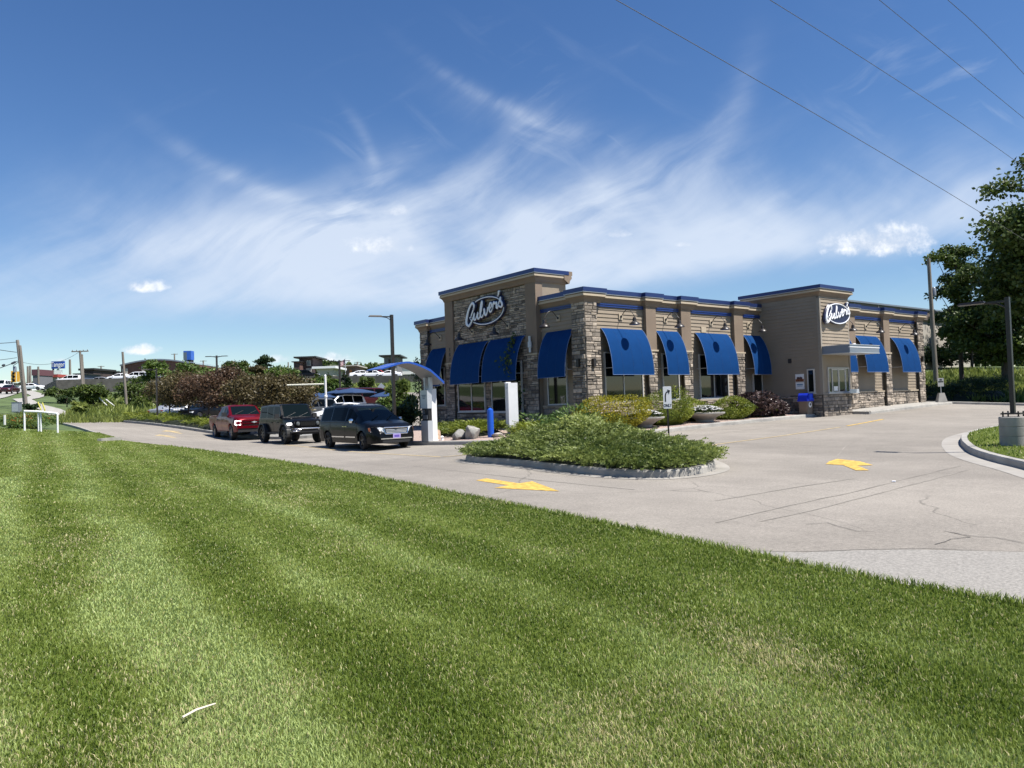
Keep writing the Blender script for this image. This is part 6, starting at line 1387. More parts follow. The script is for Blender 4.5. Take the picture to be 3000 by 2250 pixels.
# warehouse
wh = empty('warehouse', (60, 26, 1.5), 0, 'large pale warehouse with brown metal fascia behind the restaurant', 'warehouse')
mb = MB(); mb.box(-8, -9, -3, 24, 20, 7.0); mb.build('wall', mat('warehouse_wall', (.40, .37, .32), rough=.9, var=.08, vscale=.4, stretch=(1, 1, .1)), wh)
mb = MB(); mb.box(-8.2, -9.25, 6.9, 24.2, 20.2, 8.05); mb.build('fascia', mat('brown_fascia', (.14, .11, .09), rough=.6), wh)
mb = MB(); mb.box(-8.35, -9.4, 8.05, 24.35, 20.3, 8.22); mb.build('roof', M['grey'], wh)
for k in range(6):
    mb = MB(); mb.box(-6 + k * 5, -9.3, 6.9, -5.8 + k * 5, -9.24, 8.04); mb.build('fascia_post', mat('fascia_post', (.24, .20, .17), rough=.6), wh)
def upole(name, px, d, topy, label, group, r=.15, lean=0.0, cross=(), cans=(), arm=None, px_top=None):
    x, y = at(px, d); pt = px_top or px; hz = 1185.6 - (pt - 1500) * .0335; zt = CAM.z + (hz - topy) * d / 2211.04; z0 = h(x, y) - .3; root = empty(name, (x, y, z0), 0, label, 'utility pole', group)
    tx, ty = at(pt, d); mb = MB(); mb.tube([(0, 0, 0), ((tx - x) * .5, (ty - y) * .5, (zt - z0) * .5), (tx - x, ty - y, zt - z0)], [r, r * .85, r * .7], 9); mb.build('pole', M['wood'], root, smooth=50)
    for z, w, dr in cross:
        mb = MB(); dv = Vector((dr[0], dr[1], 0)).normalized(); mb.obox((tx - x, ty - y, zt - z0 - z), dv * w, dv.cross(Vector((0, 0, 1))) * .06, (0, 0, .06))
        for k in (-.9, -.4, .4, .9): mb.lathe(Vector((tx - x, ty - y, zt - z0 - z + .06)) + dv * w * k, [(.03, 0), (.05, .06), (.03, .14), (0, .15)], 8)
        mb.build('crossarm', M['wood'], root)
    for z, dz, rr, s in cans:
        mb = MB(); mb.lathe((tx - x + s * .62 * cR.x * .5, ty - y + s * .62 * cR.y * .5, zt - z0 - z), [(rr, 0), (rr, dz), (rr * .6, dz + .08), (0, dz + .1)], 12); mb.build('transformer', M['grey'], root, smooth=40)
    if arm:
        mb = MB(); z, w = arm; mb.tube([(0, 0, zt - z0 - z), (-cR.x * w * .5, -cR.y * w * .5, zt - z0 - z + .25), (-cR.x * w, -cR.y * w, zt - z0 - z + .3)], .04, 6); mb.build('lamp_arm', M['grey'], root)
    return root
upole('utility_pole', 2743, 60, 755, 'tall grey utility pole beside the far building corner', 'utility poles', .19, cross=(), cans=((3.0, .6, .16, 1),), px_top=2738)
M['cablegrey'] = mat('grey_cable', (.10, .10, .10), rough=.6)
# overhead lines
def wire(name, pts, label, r=.011):
    (x0, z0), (x1, z1), (x2, z2), Y = pts; A = np.array([[x * x, x, 1] for x in (x0, x1, x2)]); a, b, c = np.linalg.solve(A, [z0, z1, z2]); xs = np.linspace(-40, 62, 60)
    mb = MB(); mb.tube([(x, Y, a * x * x + b * x + c) for x in xs], r, 6); tag(mb.build(name, M['cablegrey']), label, 'power line', 'power lines overhead')
wire('power_line', ((-6, 11.45), (2.3, 10.6), (19.9, 8.55), -8.0), 'longest overhead cable slanting down to the slender maple', .011)
wire('power_line', ((-1.0, 12.6), (6.9, 12.1), (19.9, 10.95), -9.3), 'second overhead cable from the left near the tallest maple', .010)
wire('power_line', ((4.0, 13.6), (10.4, 12.95), (18.7, 12.1), -10.4), 'third overhead cable from the left', .010)
wire('power_line', ((7.2, 13.75), (10.2, 13.45), (13.5, 12.95), -11.6), 'short overhead cable in the top right corner', .010)

# ------------------------------------------------------------------ left and far background
# crabapples in the left bed
CG = 'bronze crabapples in the left bed'
ct = tree('crabapple_tree', (-5.4, 44.0, h(-5.4, 44) + .1), 3.5, 2.5, 'bronze crabapple at the far left end of its row', 'tree', CG, leaf='lf_redgreen', n=5200, ls=.17, crown0=.26, nclump=30, seed=41, tr=.07)
for k, (x, y, lab, lf, ht, rd) in enumerate(((-5.2, 39.3, 'second crabapple from the left end of the row', 'lf_redgreen', 3.7, 2.5), (-5.0, 34.6, 'reddest crabapple in the middle of the row', 'lf_red', 3.6, 2.5), (-4.9, 30.2, 'crabapple behind the red pickup', 'lf_red', 3.75, 2.4), (-4.6, 25.8, 'crabapple just left of the off-road vehicle', 'lf_redgreen', 3.7, 2.3), (-4.2, 21.6, 'greenish bronze crabapple at the near end of the row', 'lf_redgreen', 3.5, 2.1))):
    tree('crabapple_tree', (x, y, h(x, y) + .1), ht, rd, lab, 'tree', CG, leaf=lf, n=6000, ls=.165, crown0=.25, nclump=32, seed=43 + k, tr=.07)
for k, (y0, y1, lab) in enumerate(((42, 47.5, 'low green juniper at the far tip of the left bed'), (36.2, 41.8, 'low green juniper along the kerb below the lamp post'), (30.5, 36, 'low green juniper along the kerb left of the red pickup'), (24.5, 30.3, 'low green juniper along the kerb behind the red pickup'))):
    xk = lambda y: float(np.interp(y, [20, 26, 29, 33, 37.7, 44, 50], [-6.5, -7.5, -7.95, -8.45, -8.8, -8.9, -7.6]))
    spreading('spreading_juniper', [(xk(y0) + .25, y0), (xk((y0 + y1) / 2) + .2, (y0 + y1) / 2), (xk(y1) + .25, y1), (xk(y1) + 2.2, y1), (xk((y0 + y1) / 2) + 2.4, (y0 + y1) / 2), (xk(y0) + 2.2, y0)], .62, lab, 'lf_goldgreen', 620, 60 + k, off=.12, group='junipers along the left bed')
# road, footpath
def far_path(name, pts, w, m_, off):
    P = [at(*p) for p in pts]; return strip(name, dens(P, 3), w, off, m_)
sheet('road', [at(-700, 40), at(-300, 55), at(-60, 82), at(40, 118), at(80, 145), at(20, 150), at(-160, 120), at(-700, 80)], -.02, M['conc'], step=6)
far_path('footpath', [(215, 71), (160, 78), (92, 95), (137, 115), (95, 140)], 2.0, M['conc'], -.03)
tufts('meadow_weeds', [at(150, 53), at(420, 62), at(420, 74), at(280, 96), at(200, 74), at(140, 60)], 5200, .6, 'pale green weeds between the drive end and the footpath', 5, .05)
tufts('meadow_weeds', [at(-120, 40), at(-60, 44), at(60, 52), at(150, 62), at(110, 72), at(0, 62), at(-140, 52)], 3600, .5, 'rough weeds along the top of the lawn', 6, .045)
tufts('meadow_weeds', [at(300, 74), at(800, 74), at(1200, 84), at(1200, 112), at(800, 112), at(280, 108)], 7000, .9, 'rough grass on the slope below the retaining wall', 7, .10)
gl = np.random.default_rng(9)
lily_x, lily_y = at(70, 45.5); lp = mound('lily_clump', (lily_x, lily_y, h(lily_x, lily_y) - .1), 1.2, .8, .62, 'clump of orange daylilies at the top of the lawn', 'lf_lily', 700, seed=12, broad=True, leafl=.3, wid=.05, cat='plant')
flowers(lp, [(lily_x + gl.normal(0, .55), lily_y + gl.normal(0, .4), h(lily_x, lily_y) + gl.uniform(.3, .62)) for _ in range(34)], M['petal_o'], .09)
# bushes
BG = 'bushes on the meadow'
for k, (px, d, top, r, lab, lf, n) in enumerate(((272, 80, 1122, 2.0, 'big rounded dark bush behind the leaning cable guards', 'lf_tree', 4200), (172, 92, 1133, 1.6, 'small bush below the left end of the retaining wall', 'lf_tree', 1500), (208, 100, 1133, 1.2, 'little bush beside the retaining wall', 'lf_tree', 900), (195, 84, 1155, .9, 'low bush right of the footpath bend', 'lf_dark', 800), (228, 72, 1176, 1.0, 'pale low bush at the end of the footpath', 'lf_weed', 900), (86, 72, 1180, .7, 'dark bush at the foot of the left poles', 'lf_dark', 800), (405, 88, 1110, 2.6, 'dark shrubby tree at the left end of the crabapples', 'lf_tree', 3600))):
    T('meadow_bush', px, d, top, r, lab, cat='bush', group=BG, n=n, ls=.26, crown0=.05, nclump=18, seed=70 + k, leaf=lf, tr=.06)
# plateau, retaining wall
WP = [at(128, 146), at(131, 134), at(165, 128), at(380, 128), at(600, 129), at(850, 128), at(1100, 126), at(1260, 124), at(1500, 122)]
zt_ = lambda i: float(np.interp(i, range(9), [6.0, 6.4, 7.0, 6.9, 6.6, 6.3, 5.8, 5.5, 5.2]))
rw = MB(); vs = []
for i, (x, y) in enumerate(WP): vs += [(x, y, zt_(i)), (x, y, h(x, y) - 1.5)]
vs += [(x + cF.x * .6, y + cF.y * .6, zt_(i)) for i, (x, y) in enumerate(WP)]
n = len(WP); rw.add(vs, [(2 * i, 2 * i + 1, 2 * i + 3, 2 * i + 2) for i in range(n - 1)] + [(2 * i, 2 * i + 2, 2 * n + i + 1, 2 * n + i) for i in range(n - 1)])
tag(rw.build('retaining_wall', mat('grey_block_wall', (.13, .118, .105), rough=.95, var=.22, vscale=1.2, bump=.8, bscale=3)), 'long grey block retaining wall holding up the shopping plateau', 'wall')
mb = MB(); FARP = [(x + cF.x * 420, y + cF.y * 420, zt_(i) + 1.5) for i, (x, y) in enumerate(WP)]
mb.add([(x, y, zt_(i) - .05) for i, (x, y) in enumerate(WP)] + FARP, [(i, i + 1, n + i + 1, n + i) for i in range(n - 1)]); o = mb.build('plateau', M['conc_dark']); o['kind'] = 'structure'
if o.data.polygons[0].normal.z < 0: o.data.flip_normals()
def PZ(px): return float(np.interp(px, [128, 165, 380, 600, 850, 1100, 1260, 1500], [6.2, 7.0, 6.9, 6.6, 6.3, 5.8, 5.5, 5.2]))
def ypx(px, y, d): return CAM.z + (1185.6 - (px - 1500) * .0335 - y) * d / 2211.04
BRK = mat('brown_brick', (.12, .065, .05), rough=.9, var=.15, vscale=2); DKB = mat('dark_brick', (.065, .045, .042), rough=.9, var=.15, vscale=2); LB = mat('tan_brick', (.26, .16, .11), rough=.9, var=.1)
GS = mat('grey_shop_wall', (.15, .15, .165), rough=.85); PALE = mat('pale_panel', (.42, .39, .34), rough=.8); SHOPG = mat('shop_glass', (.10, .13, .14), rough=.15)
def shop(name, px0, px1, d, topy, label, wallm, depth=14, roof=None, roof_over=.4, wins=(), panels=(), roof_m=None, arch=0, cat='shop', group='shops on the plateau'):
    """one storey building on the plateau; wins/panels in fractions of its front (u0,u1,v0,v1)"""
    x0, y0 = at(px0, d); x1, y1 = at(px1, d); z0 = PZ((px0 + px1) / 2) - .6; zt = ypx((px0 + px1) / 2, topy, d); W = math.hypot(x1 - x0, y1 - y0); Hh = zt - z0
    root = empty(name, (x0, y0, z0), math.atan2(y1 - y0, x1 - x0), label, cat, group)
    mb = MB()
    if arch:
        nn = 14; prof = [(W * k / nn, Hh - arch + arch * math.sin(math.pi * (.12 + .76 * k / nn))) for k in range(nn + 1)]; mb.prism([(0, 0), (W, 0)] + prof[::-1], (0, 0, 0), (1, 0, 0), (0, 0, 1), (0, depth, 0)); mb.build('wall', wallm, root)
        rf = MB()
        for (a, b), (c, d_) in zip(prof[:-1], prof[1:]): rf.add([(a, -.5, b + .02), (c, -.5, d_ + .02), (c, depth, d_ + .02), (a, depth, b + .02), (a, -.5, b + .32), (c, -.5, d_ + .32), (c, depth, d_ + .32), (a, depth, b + .32)], [(0, 1, 2, 3), (4, 7, 6, 5), (0, 4, 5, 1)])
        rf.build('roof', roof_m or M['grey'], root)
    else:
        mb.box(0, 0, 0, W, depth, Hh); mb.build('wall', wallm, root)
        rf = MB(); rf.box(-roof_over, -roof_over, Hh + .01, W + roof_over, depth + roof_over, Hh + (roof or .25)); rf.build('roof', roof_m or M['dkbrown'], root)
    for a, b, c, e in wins:
        m = MB(); m.box(a * W, -.06, c * Hh, b * W, .05, e * Hh); fr = m.build('window', PALE, root); m = MB(); m.box(a * W + .12, -.075, c * Hh + .12, b * W - .12, -.061, e * Hh - .12); m.build('pane', SHOPG, fr)
    for a, b, c, e, pm in panels:
        m = MB(); m.box(a * W, -.12, c * Hh, b * W, .04, e * Hh); m.build('wall_panel', pm, root)
    return root
shop('brick_restaurant', 355, 560, 165, 1056, 'brown brick building with a low arched roof', BRK, 16, arch=1.6, roof_m=M['grey'], wins=((.16, .32, .05, .50), (.42, .56, .05, .50), (.66, .8, .05, .5)), panels=((.30, .62, .62, .82, PALE), (.02, .1, .55, .75, PALE)))
shop('grey_shop', 237, 274, 190, 1085, 'small dark shop with slanted panels left of the brick building', DKB, 10, roof=.5, panels=((.02, .75, .55, .85, GS), (.05, .9, .1, .45, GS)), wins=((.1, .4, .05, .3),))
shop('low_shop', 276, 340, 200, 1098, 'long low dark roofed shop beside the brick building', GS, 10, roof=.8, roof_m=M['plastic'], wins=((.1, .9, .1, .5),))
shop('low_shop', 221, 242, 180, 1097, 'tiny blue grey shop left of the twin utility poles', mat('blue_grey_wall', (.08, .10, .15), rough=.7), 8)
shop('shop_tower', 878, 918, 175, 1049, 'brick shop tower with jutting flat roof left of the flag', DKB, 9, roof=.35, roof_over=1.0, panels=((.5, .92, .12, .66, PALE),), wins=((.52, .9, .30, .45), (.52, .9, .5, .62), (.55, .85, .74, .92)))
shop('shop_wing', 862, 880, 172, 1061, 'lower brick wing against the left shop tower', BRK, 8, panels=((.1, .9, .7, .95, DKB),), roof=.2)
shop('shop_tower', 1127, 1165, 170, 1044, 'grey shop tower with jutting roof behind the single arm lamp', GS, 9, roof=.3, roof_over=1.0, panels=((.35, .5, .1, .9, DKB), (.8, .95, .05, .6, PALE)), wins=((.1, .3, .2, .35), (.1, .3, .45, .6)))
shop('white_shop', 1166, 1262, 178, 1072, 'long shop with a bright white fascia right of the grey tower', GS, 9, roof=.4, panels=((.0, 1.0, .62, .95, M['white']),))
shop('brick_store', 968, 1042, 185, 1074, 'tan brick store with a pale roof below the hill', LB, 12, roof=.3, roof_m=PALE, roof_over=.6, panels=((.78, .86, .62, .84, mat('orange_sign', (.85, .25, .05), rough=.5)), (.05, .1, 0, .9, BRK), (.3, .35, 0, .9, BRK), (.55, .6, 0, .9, BRK)))
shop('white_roof_shop', 928, 976, 170, 1080, 'low shop with a sloping white roof left of the brick store', PALE, 10, roof=.5, roof_m=M['white'], roof_over=.8, wins=((.1, .35, .1, .6), (.5, .8, .1, .6)))
shop('low_shop', 1042, 1130, 182, 1088, 'long low grey shop between the store and the grey tower', GS, 9, panels=((.15, .4, .2, .8, PALE),), roof=.3, wins=((.5, .7, .1, .6), (.75, .95, .1, .6)))
shop('red_shop', 118, 168, 260, 1106, 'distant low shop with a red roof under the tall blue sign', PALE, 10, roof=1.0, roof_m=mat('red_roof', (.35, .06, .05), rough=.6), wins=((.1, .5, .1, .6),), group='distant shops along the road')
shop('dark_house', 96, 112, 250, 1100, 'distant dark house with a pointed red roof by the road', GS, 8, roof=2.0, roof_m=mat('dark_red_roof', (.12, .05, .06), rough=.7), roof_over=.2, group='distant shops along the road')
shop('white_store', -40, 30, 230, 1128, 'distant white store at the left edge of the view', M['white'], 14, roof=.5, roof_m=M['dkbrown'], group='distant shops along the road', wins=((.1, .4, .1, .5),))
# signs on the skyline
def sign_board(name, px0, px1, d, y0, y1, label, m_, posts=(.1,), thick=.8, cat='sign', z0=None):
    xa, ya = at(px0, d); xb, yb = at(px1, d); pm = (px0 + px1) / 2; zt, zb = ypx(pm, y0, d), ypx(pm, y1, d); zg = z0 if z0 is not None else PZ(pm) - .5; root = empty(name, (xa, ya, zg), math.atan2(yb - ya, xb - xa), label, cat); W = math.hypot(xb - xa, yb - ya)
    mb = MB(); mb.box(0, -thick / 2, zb - zg, W, thick / 2, zt - zg); pn = mb.build('sign_panel', m_, root)
    for p in posts: mb = MB(); mb.box(W * p - .25, -.25, 0, W * p + .25, .25, zb - zg); mb.build('post', M['dkbrown'], root)
    return root, pn, W, zb - zg, zt - zg
TB = mat('outlet_sign_blue', (.018, .07, .36), rough=.4)
r_, pn, W, a, b = sign_board('outlet_sign', 153, 190, 300, 1058.5, 1080, 'tall blue outlet sign with white lettering on the far left skyline', TB)
text_mesh('Tanger', 2.6, ((W * .5, -.42, a + (b - a) * .53), (1, 0, 0), (0, 0, 1)), M['white'], 'sign_lettering', .05, pn, .75, .03)
text_mesh('OUTLETS', .55, ((W * .5, -.42, a + (b - a) * .22), (1, 0, 0), (0, 0, 1)), mat('pale_blue_letters', (.35, .5, .8)), 'sign_lettering', .05, pn, 1.0, .01) if False else None
for k in range(4):
    mb = MB(); mb.box(W * .14, -.3, a - 1.2 - k * .72, W * .78, .3, a - .66 - k * .72); mb.build('tenant_panel', M['white'], r_)
mb = MB(); mb.prism([(W * .36, a - .62), (W * .60, a - .62), (W * .52, a - .2), (W * .48, a - .05), (W * .44, a - .2)], (0, -.2, 0), (1, 0, 0), (0, 0, 1), (0, .4, 0)); mb.build('sign_gable', M['grey'], r_)
r_, pn, W, a, b = sign_board('pylon_sign', 544, 566, 190, 1028.5, 1055, 'blue and grey pylon sign above the background trees', mat('pylon_blue', (.03, .12, .50), rough=.4), posts=(), thick=1.9)
mb = MB(); mb.box(-.02, -.975, a, W * .45, -.951, b - .35); mb.build('side_panel', mat('pylon_grey', (.12, .16, .19), rough=.5), pn)
mb = MB(); mb.box(.15, -.8, 0, W * .48, .8, a); mb.build('column', mat('pylon_column', (.30, .33, .36), rough=.6), r_); mb = MB(); mb.box(W * .48, -.8, 0, W - .1, .8, a); mb.build('column', M['black'], r_)
# flag
fx_, fy_ = at(1013, 150); fz = PZ(1013) - .5; fl = empty('flag', (fx_, fy_, fz), math.atan2(cR.y, cR.x), 'striped flag with a dark blue canton on its pole', 'flag'); ft = ypx(1013, 1050, 150) - fz
mb = MB(); mb.tube([(0, 0, 0), (0, 0, ft)], .06, 8); mb.build('pole', M['ltgrey'], fl)
mb = MB(); 
for i in range(7):
    for j in range(8):
        zf = lambda u, v: (-u * .95, .12 * math.sin(u * 5), ft - .1 - v * .95 - u * .55)
        u0, u1, v0, v1 = j / 8, (j + 1) / 8, i / 7, (i + 1) / 7; mi = 2 if (j < 3 and i < 4) else i % 2
        mb.add([zf(u0, v0), zf(u1, v0), zf(u1, v1), zf(u0, v1)], [(0, 1, 2, 3)], mi=mi)
mb.build('cloth', [mat('flag_red', (.30, .06, .06)), mat('flag_white', (.55, .52, .52)), mat('flag_blue', (.03, .05, .14))], fl)
# utility poles on the left, with lines, signal and cable guards
UG = 'utility poles'
upole('utility_pole', 75, 75, 996, 'taller of the two weathered poles at the left edge', UG, .20, px_top=53, cross=(), cans=((3.2, .5, .15, -1),))
upole('utility_pole', 77, 73, 1012, 'shorter leaning pole beside the taller left one', UG, .18, px_top=60)
upole('utility_pole', 245, 90, 1027, 'pole with a crossarm and hooded lamp right of the outlet sign', UG, .17, px_top=236, cross=((.1, 1.0, (.79, -.61)),), arm=(4.6, .95))
upole('utility_pole', 247, 100, 1038, 'plain pole just behind the one with the crossarm', UG, .17, px_top=242)
upole('utility_pole', 370, 85, 1031, 'leaning plain pole left of the crabapples', UG, .17, px_top=361)
for k, (px, d, ty, lab) in enumerate(((82, 170, 1073, 'left of three thin distant poles by the road'), (89, 165, 1072, 'middle of three thin distant poles by the road'), (113, 175, 1074, 'right of three thin distant poles by the road'), (206, 230, 1053, 'thin distant pole right of the outlet sign'), (297, 230, 1072, 'thin distant pole with crossarm above the low shop'), (513, 230, 1036, 'thin distant pole left of the pylon sign'), (597, 230, 1056, 'thin distant pole right of the pylon sign'), (846, 240, 1061, 'thin distant pole left of the shop towers'), (943, 240, 1057, 'thin distant pole above the hill'), (1049, 240, 1060, 'thin distant pole right of the flag'))):
    upole('utility_pole', px, d, ty, lab, UG, .28 if k != 3 else .42, cross=((.2, 1.0, (.79, -.61)),) if k in (4, 5, 6, 9) else ())
def cable(a, b, sag, label, r=.02):
    A, Bv = Vector(a), Vector(b); mb = MB(); mb.tube([A.lerp(Bv, t / 14) - Vector((0, 0, sag * 4 * (t / 14) * (1 - t / 14))) for t in range(15)], r, 5); tag(mb.build('power_line', M['black']), label, 'power line', 'power lines on the left')
def p3(px, y, d): x, y_ = at(px, d); return (x, y_, ypx(px, y, d))
cable(p3(50, 1002, 75), p3(-420, 960, 48), .5, 'upper cable leaving the left edge from the taller pole', .03)
cable(p3(50, 1032, 75), p3(-420, 905, 50), .4, 'crossing cable leaving the left edge from the taller pole', .03)
cable(p3(50, 1048, 75), p3(-420, 1035, 50), .5, 'middle cable leaving the left edge', .025)
cable(p3(53, 1058, 75), p3(-420, 1150, 48), .6, 'thick cable with a splice case near the left poles', .035)
cable(p3(236, 1029, 90), p3(62, 1060, 75), .8, 'thin cable between the left poles and the crossarm pole', .018)
cable(p3(368, 1120, 85), p3(240, 1040, 90), .2, 'guy line beside the crossarm pole', .012) if False else None
sp = MB(); a_, b_ = Vector(p3(47, 1060, 75)), Vector(p3(34, 1066, 73)); sp.tube([a_, a_.lerp(b_, .2), a_.lerp(b_, .8), b_], [.05, .11, .11, .05], 8); tag(sp.build('splice_case', M['black']), 'black splice case hanging on the thick left cable', 'cable box', 'cases on the left cable')
sp = MB(); a_, b_ = Vector(p3(14, 1069, 68)), Vector(p3(8, 1071, 66)); sp.tube([a_, a_.lerp(b_, .2), a_.lerp(b_, .8), b_], [.04, .1, .1, .04], 8); tag(sp.build('splice_case', M['black']), 'smaller black case at the left edge of the cable', 'cable box', 'cases on the left cable')
tsx, tsy = at(47, 77); tl = empty('traffic_signal', (tsx, tsy, ypx(47, 1120, 77)), math.atan2(CAM.y - tsy, CAM.x - tsx), 'yellow traffic signal seen beside the left poles', 'traffic light'); mb = MB(); mb.box(-.15, -.42, 0, .15, .02, 1.15); mb.box(-.15, .06, .05, .15, .34, 1.1); mb.build('housing', mat('signal_yellow', (.55, .30, .03), rough=.5), tl)
mb = MB()
for k in range(3): mb.lathe((.15, -.2, .2 + k * .36), [(.12, 0), (.13, .12), (.12, .12), (.10, .02), (0, .02)], 12, axis=(1, 0, 0))
mb.build('lens_hood', M['plastic'], tl)
mb = MB(); mb.tube([(0, -.2, 1.15), (0, -.2, 1.7), (0, .4, 2.2)], .03, 6); mb.build('hanger', M['black'], tl)
ub = empty('utility_cabinet', (*at(48, 70), h(*at(48, 70)) - .1), math.atan2(cR.y, cR.x), 'grey utility cabinet at the foot of the left poles', 'cabinet'); mb = MB(); mb.box(-.32, -.25, 0, .32, .25, .9); mb.box(-.35, -.28, .9, .35, .28, .95); mb.build('cabinet', M['grey'], ub); mb = MB(); mb.box(-.28, -.262, .08, .28, -.251, .84); mb.build('door', M['ltgrey'], ub)
gm = {'y': mat('yellow_guard', (.55, .50, .10), rough=.5), 'w': mat('pale_guard', (.62, .62, .58), rough=.5)}
for px0, y0, px1, y1, d, c, lab in ((118, 1198, 110, 1178, 70, 'y', 'left yellow cable guard near the footpath'), (130, 1200, 123, 1180, 69, 'y', 'right yellow cable guard near the footpath'), (316, 1192, 289, 1165, 80, 'w', 'left pale leaning cable guard in front of the dark bush'), (340, 1194, 309, 1170, 80, 'w', 'right pale leaning cable guard by the dark bush'), (12, 1229, 12, 1216, 42, 'w', 'short pale marker stake in the weeds at the left edge')):
    mb = MB(); mb.tube([Vector(p3(px0, y0, d)) - Vector((0, 0, .3)), p3(px0, y0, d), p3(px1, y1, d)], .06, 8); tag(mb.build('cable_guard', gm[c]), lab, 'marker', 'cable guards on the meadow')
# background trees beyond the lot
TB_ = 'trees beyond the car park'
for k, (px, d, top, r, lab, lf, n, c0, cone) in enumerate((
    (478, 82, 1046, 2.5, 'tall light green tree left of the pylon sign', 'lf_bright', 6500, .12, False), (545, 84, 1060, 2.8, 'light green tree below the pylon sign', 'lf_bright', 4000, .1, False), (612, 86, 1074, 2.6, 'light green tree left of the twin headed lamp', 'lf_bright', 3200, .1, False),
    (585, 120, 1066, 1.1, 'narrow dark poplar behind the light green trees', 'lf_tree', 1800, .05, False), (645, 125, 1072, 2.0, 'dark tree behind the twin headed lamp', 'lf_dark', 2200, .1, False), (683, 120, 1060, 2.3, 'domed green tree right of the twin headed lamp', 'lf_tree', 3200, .1, False),
    (716, 130, 1052, 1.1, 'thin tree with a bare top above the crabapples', 'lf_tree', 1000, .2, False), (722, 100, 1078, 1.6, 'bushy light green tree above the crabapples', 'lf_bright', 2400, .1, False), (752, 122, 1074, 1.8, 'dark purple toned tree above the crabapples', 'lf_redgreen', 2200, .1, False),
    (775, 140, 1044, 2.3, 'tallest dark spreading tree on the skyline', 'lf_dark', 3000, .25, False), (815, 92, 1074, 2.2, 'yellow green tree left of the shop tower', 'lf_bright', 3600, .1, False), (855, 90, 1080, 1.6, 'yellow green tree in front of the shop wing', 'lf_bright', 2600, .1, False),
    (886, 92, 1082, 1.0, 'dark pointed arborvitae below the shop tower', 'lf_dark', 2600, .03, True), (925, 96, 1072, 1.2, 'tall pointed arborvitae right of the shop tower', 'lf_tree', 2800, .03, True), (963, 94, 1084, 1.1, 'pointed arborvitae left of the twin lamp by the flag', 'lf_tree', 2600, .03, True),
    (945, 88, 1105, 1.5, 'round bright shrub tree between two arborvitae', 'lf_bright', 2400, .05, False), (975, 86, 1108, 1.3, 'round bright shrub tree left of the lamp by the flag', 'lf_bright', 2000, .05, False), (1010, 92, 1078, 1.35, 'broad pointed arborvitae right of the lamp by the flag', 'lf_dark', 3400, .03, True),
    (1074, 84, 1100, .95, 'small round ornamental tree on the slope', 'lf_tree', 2600, .22, False), (1172, 52, 1112, 1.15, 'leafy green tree behind the order post canopy', 'lf_tree', 3000, .15, False), (1140, 48, 1150, .9, 'loose green shrub behind the single arm lamp', 'lf_bright', 1500, .1, False), (1200, 43, 1160, .9, 'loose green shrub left of the order post', 'lf_tree', 1500, .05, False), (1165, 41, 1185, .8, 'dark leafy shrub behind the minivan bonnet', 'lf_dark', 1500, .05, False),
    (340, 240, 1082, 2.4, 'pale tree left of the brick building', 'lf_tree', 1200, .2, False), (1192, 230, 1054, 4.2, 'rounded far tree right of the grey shop tower', 'lf_dark', 1800, .1, False), (1240, 230, 1060, 3.2, 'rounded far tree above the white shop', 'lf_dark', 1500, .1, False))):
    x, y = at(px, d); z0 = h(x, y) if d < 118 else PZ(px) - .5; hz = 1185.6 - (px - 1500) * .0335; zt = CAM.z + (hz - top) * d / 2211.04
    tree('background_tree', (x, y, z0 - .1), zt - z0 + .1, r, lab, 'tree', TB_, leaf=lf, n=n, ls=.17 + d * .0014, crown0=c0, nclump=22, seed=120 + k, tr=.12, cone=cone, open_=.5)
# far wooded ridge as one mass
def ridge(name, pts, d, label, seed, n, ls=2.0):
    g = np.random.default_rng(seed); P = []; D = []
    for _ in range(n):
        px = g.uniform(pts[0][0], pts[-1][0]); yt = np.interp(px, [p[0] for p in pts], [p[1] for p in pts]); dd = d + g.uniform(-20, 40); x, y = at(px, dd); lump = vnoise(np.array([px * .12]), np.array([3.0]), seed)[0]
        z1 = ypx(px, yt + 4 * lump, d); z = z1 - abs(g.normal(0, 1)) * 3.2; P.append((x, y, z)); D.append(g.normal(size=3))
    V = cards(np.array(P), np.array(D), ls * g.uniform(.6, 1.3, n), ls * .8 * g.uniform(.6, 1.3, n), g=g); o = cards_obj(name, V, np.clip(g.normal(.35, .25, n), 0, 1), M['lf_tree']); tag(o, label, 'wood', None, 'stuff')
ridge('wooded_ridge', [(905, 1064), (935, 1061), (960, 1060), (1000, 1064), (1030, 1070), (1055, 1075), (1080, 1070), (1115, 1068), (1135, 1074), (1160, 1066), (1270, 1070)], 340, 'far wooded ridge behind the shops', 3, 5200)
ridge('wooded_ridge', [(-60, 1138), (30, 1130), (80, 1122), (120, 1126), (150, 1122), (220, 1108), (330, 1103), (420, 1098), (900, 1090)], 420, 'far tree line at the end of the road', 4, 5200)
ridge('wooded_ridge', [(2690, 1010), (2760, 985), (2850, 995), (2960, 960), (3100, 970), (3250, 990)], 130, 'dark wood closing the view behind the maples', 6, 5200, 1.5)
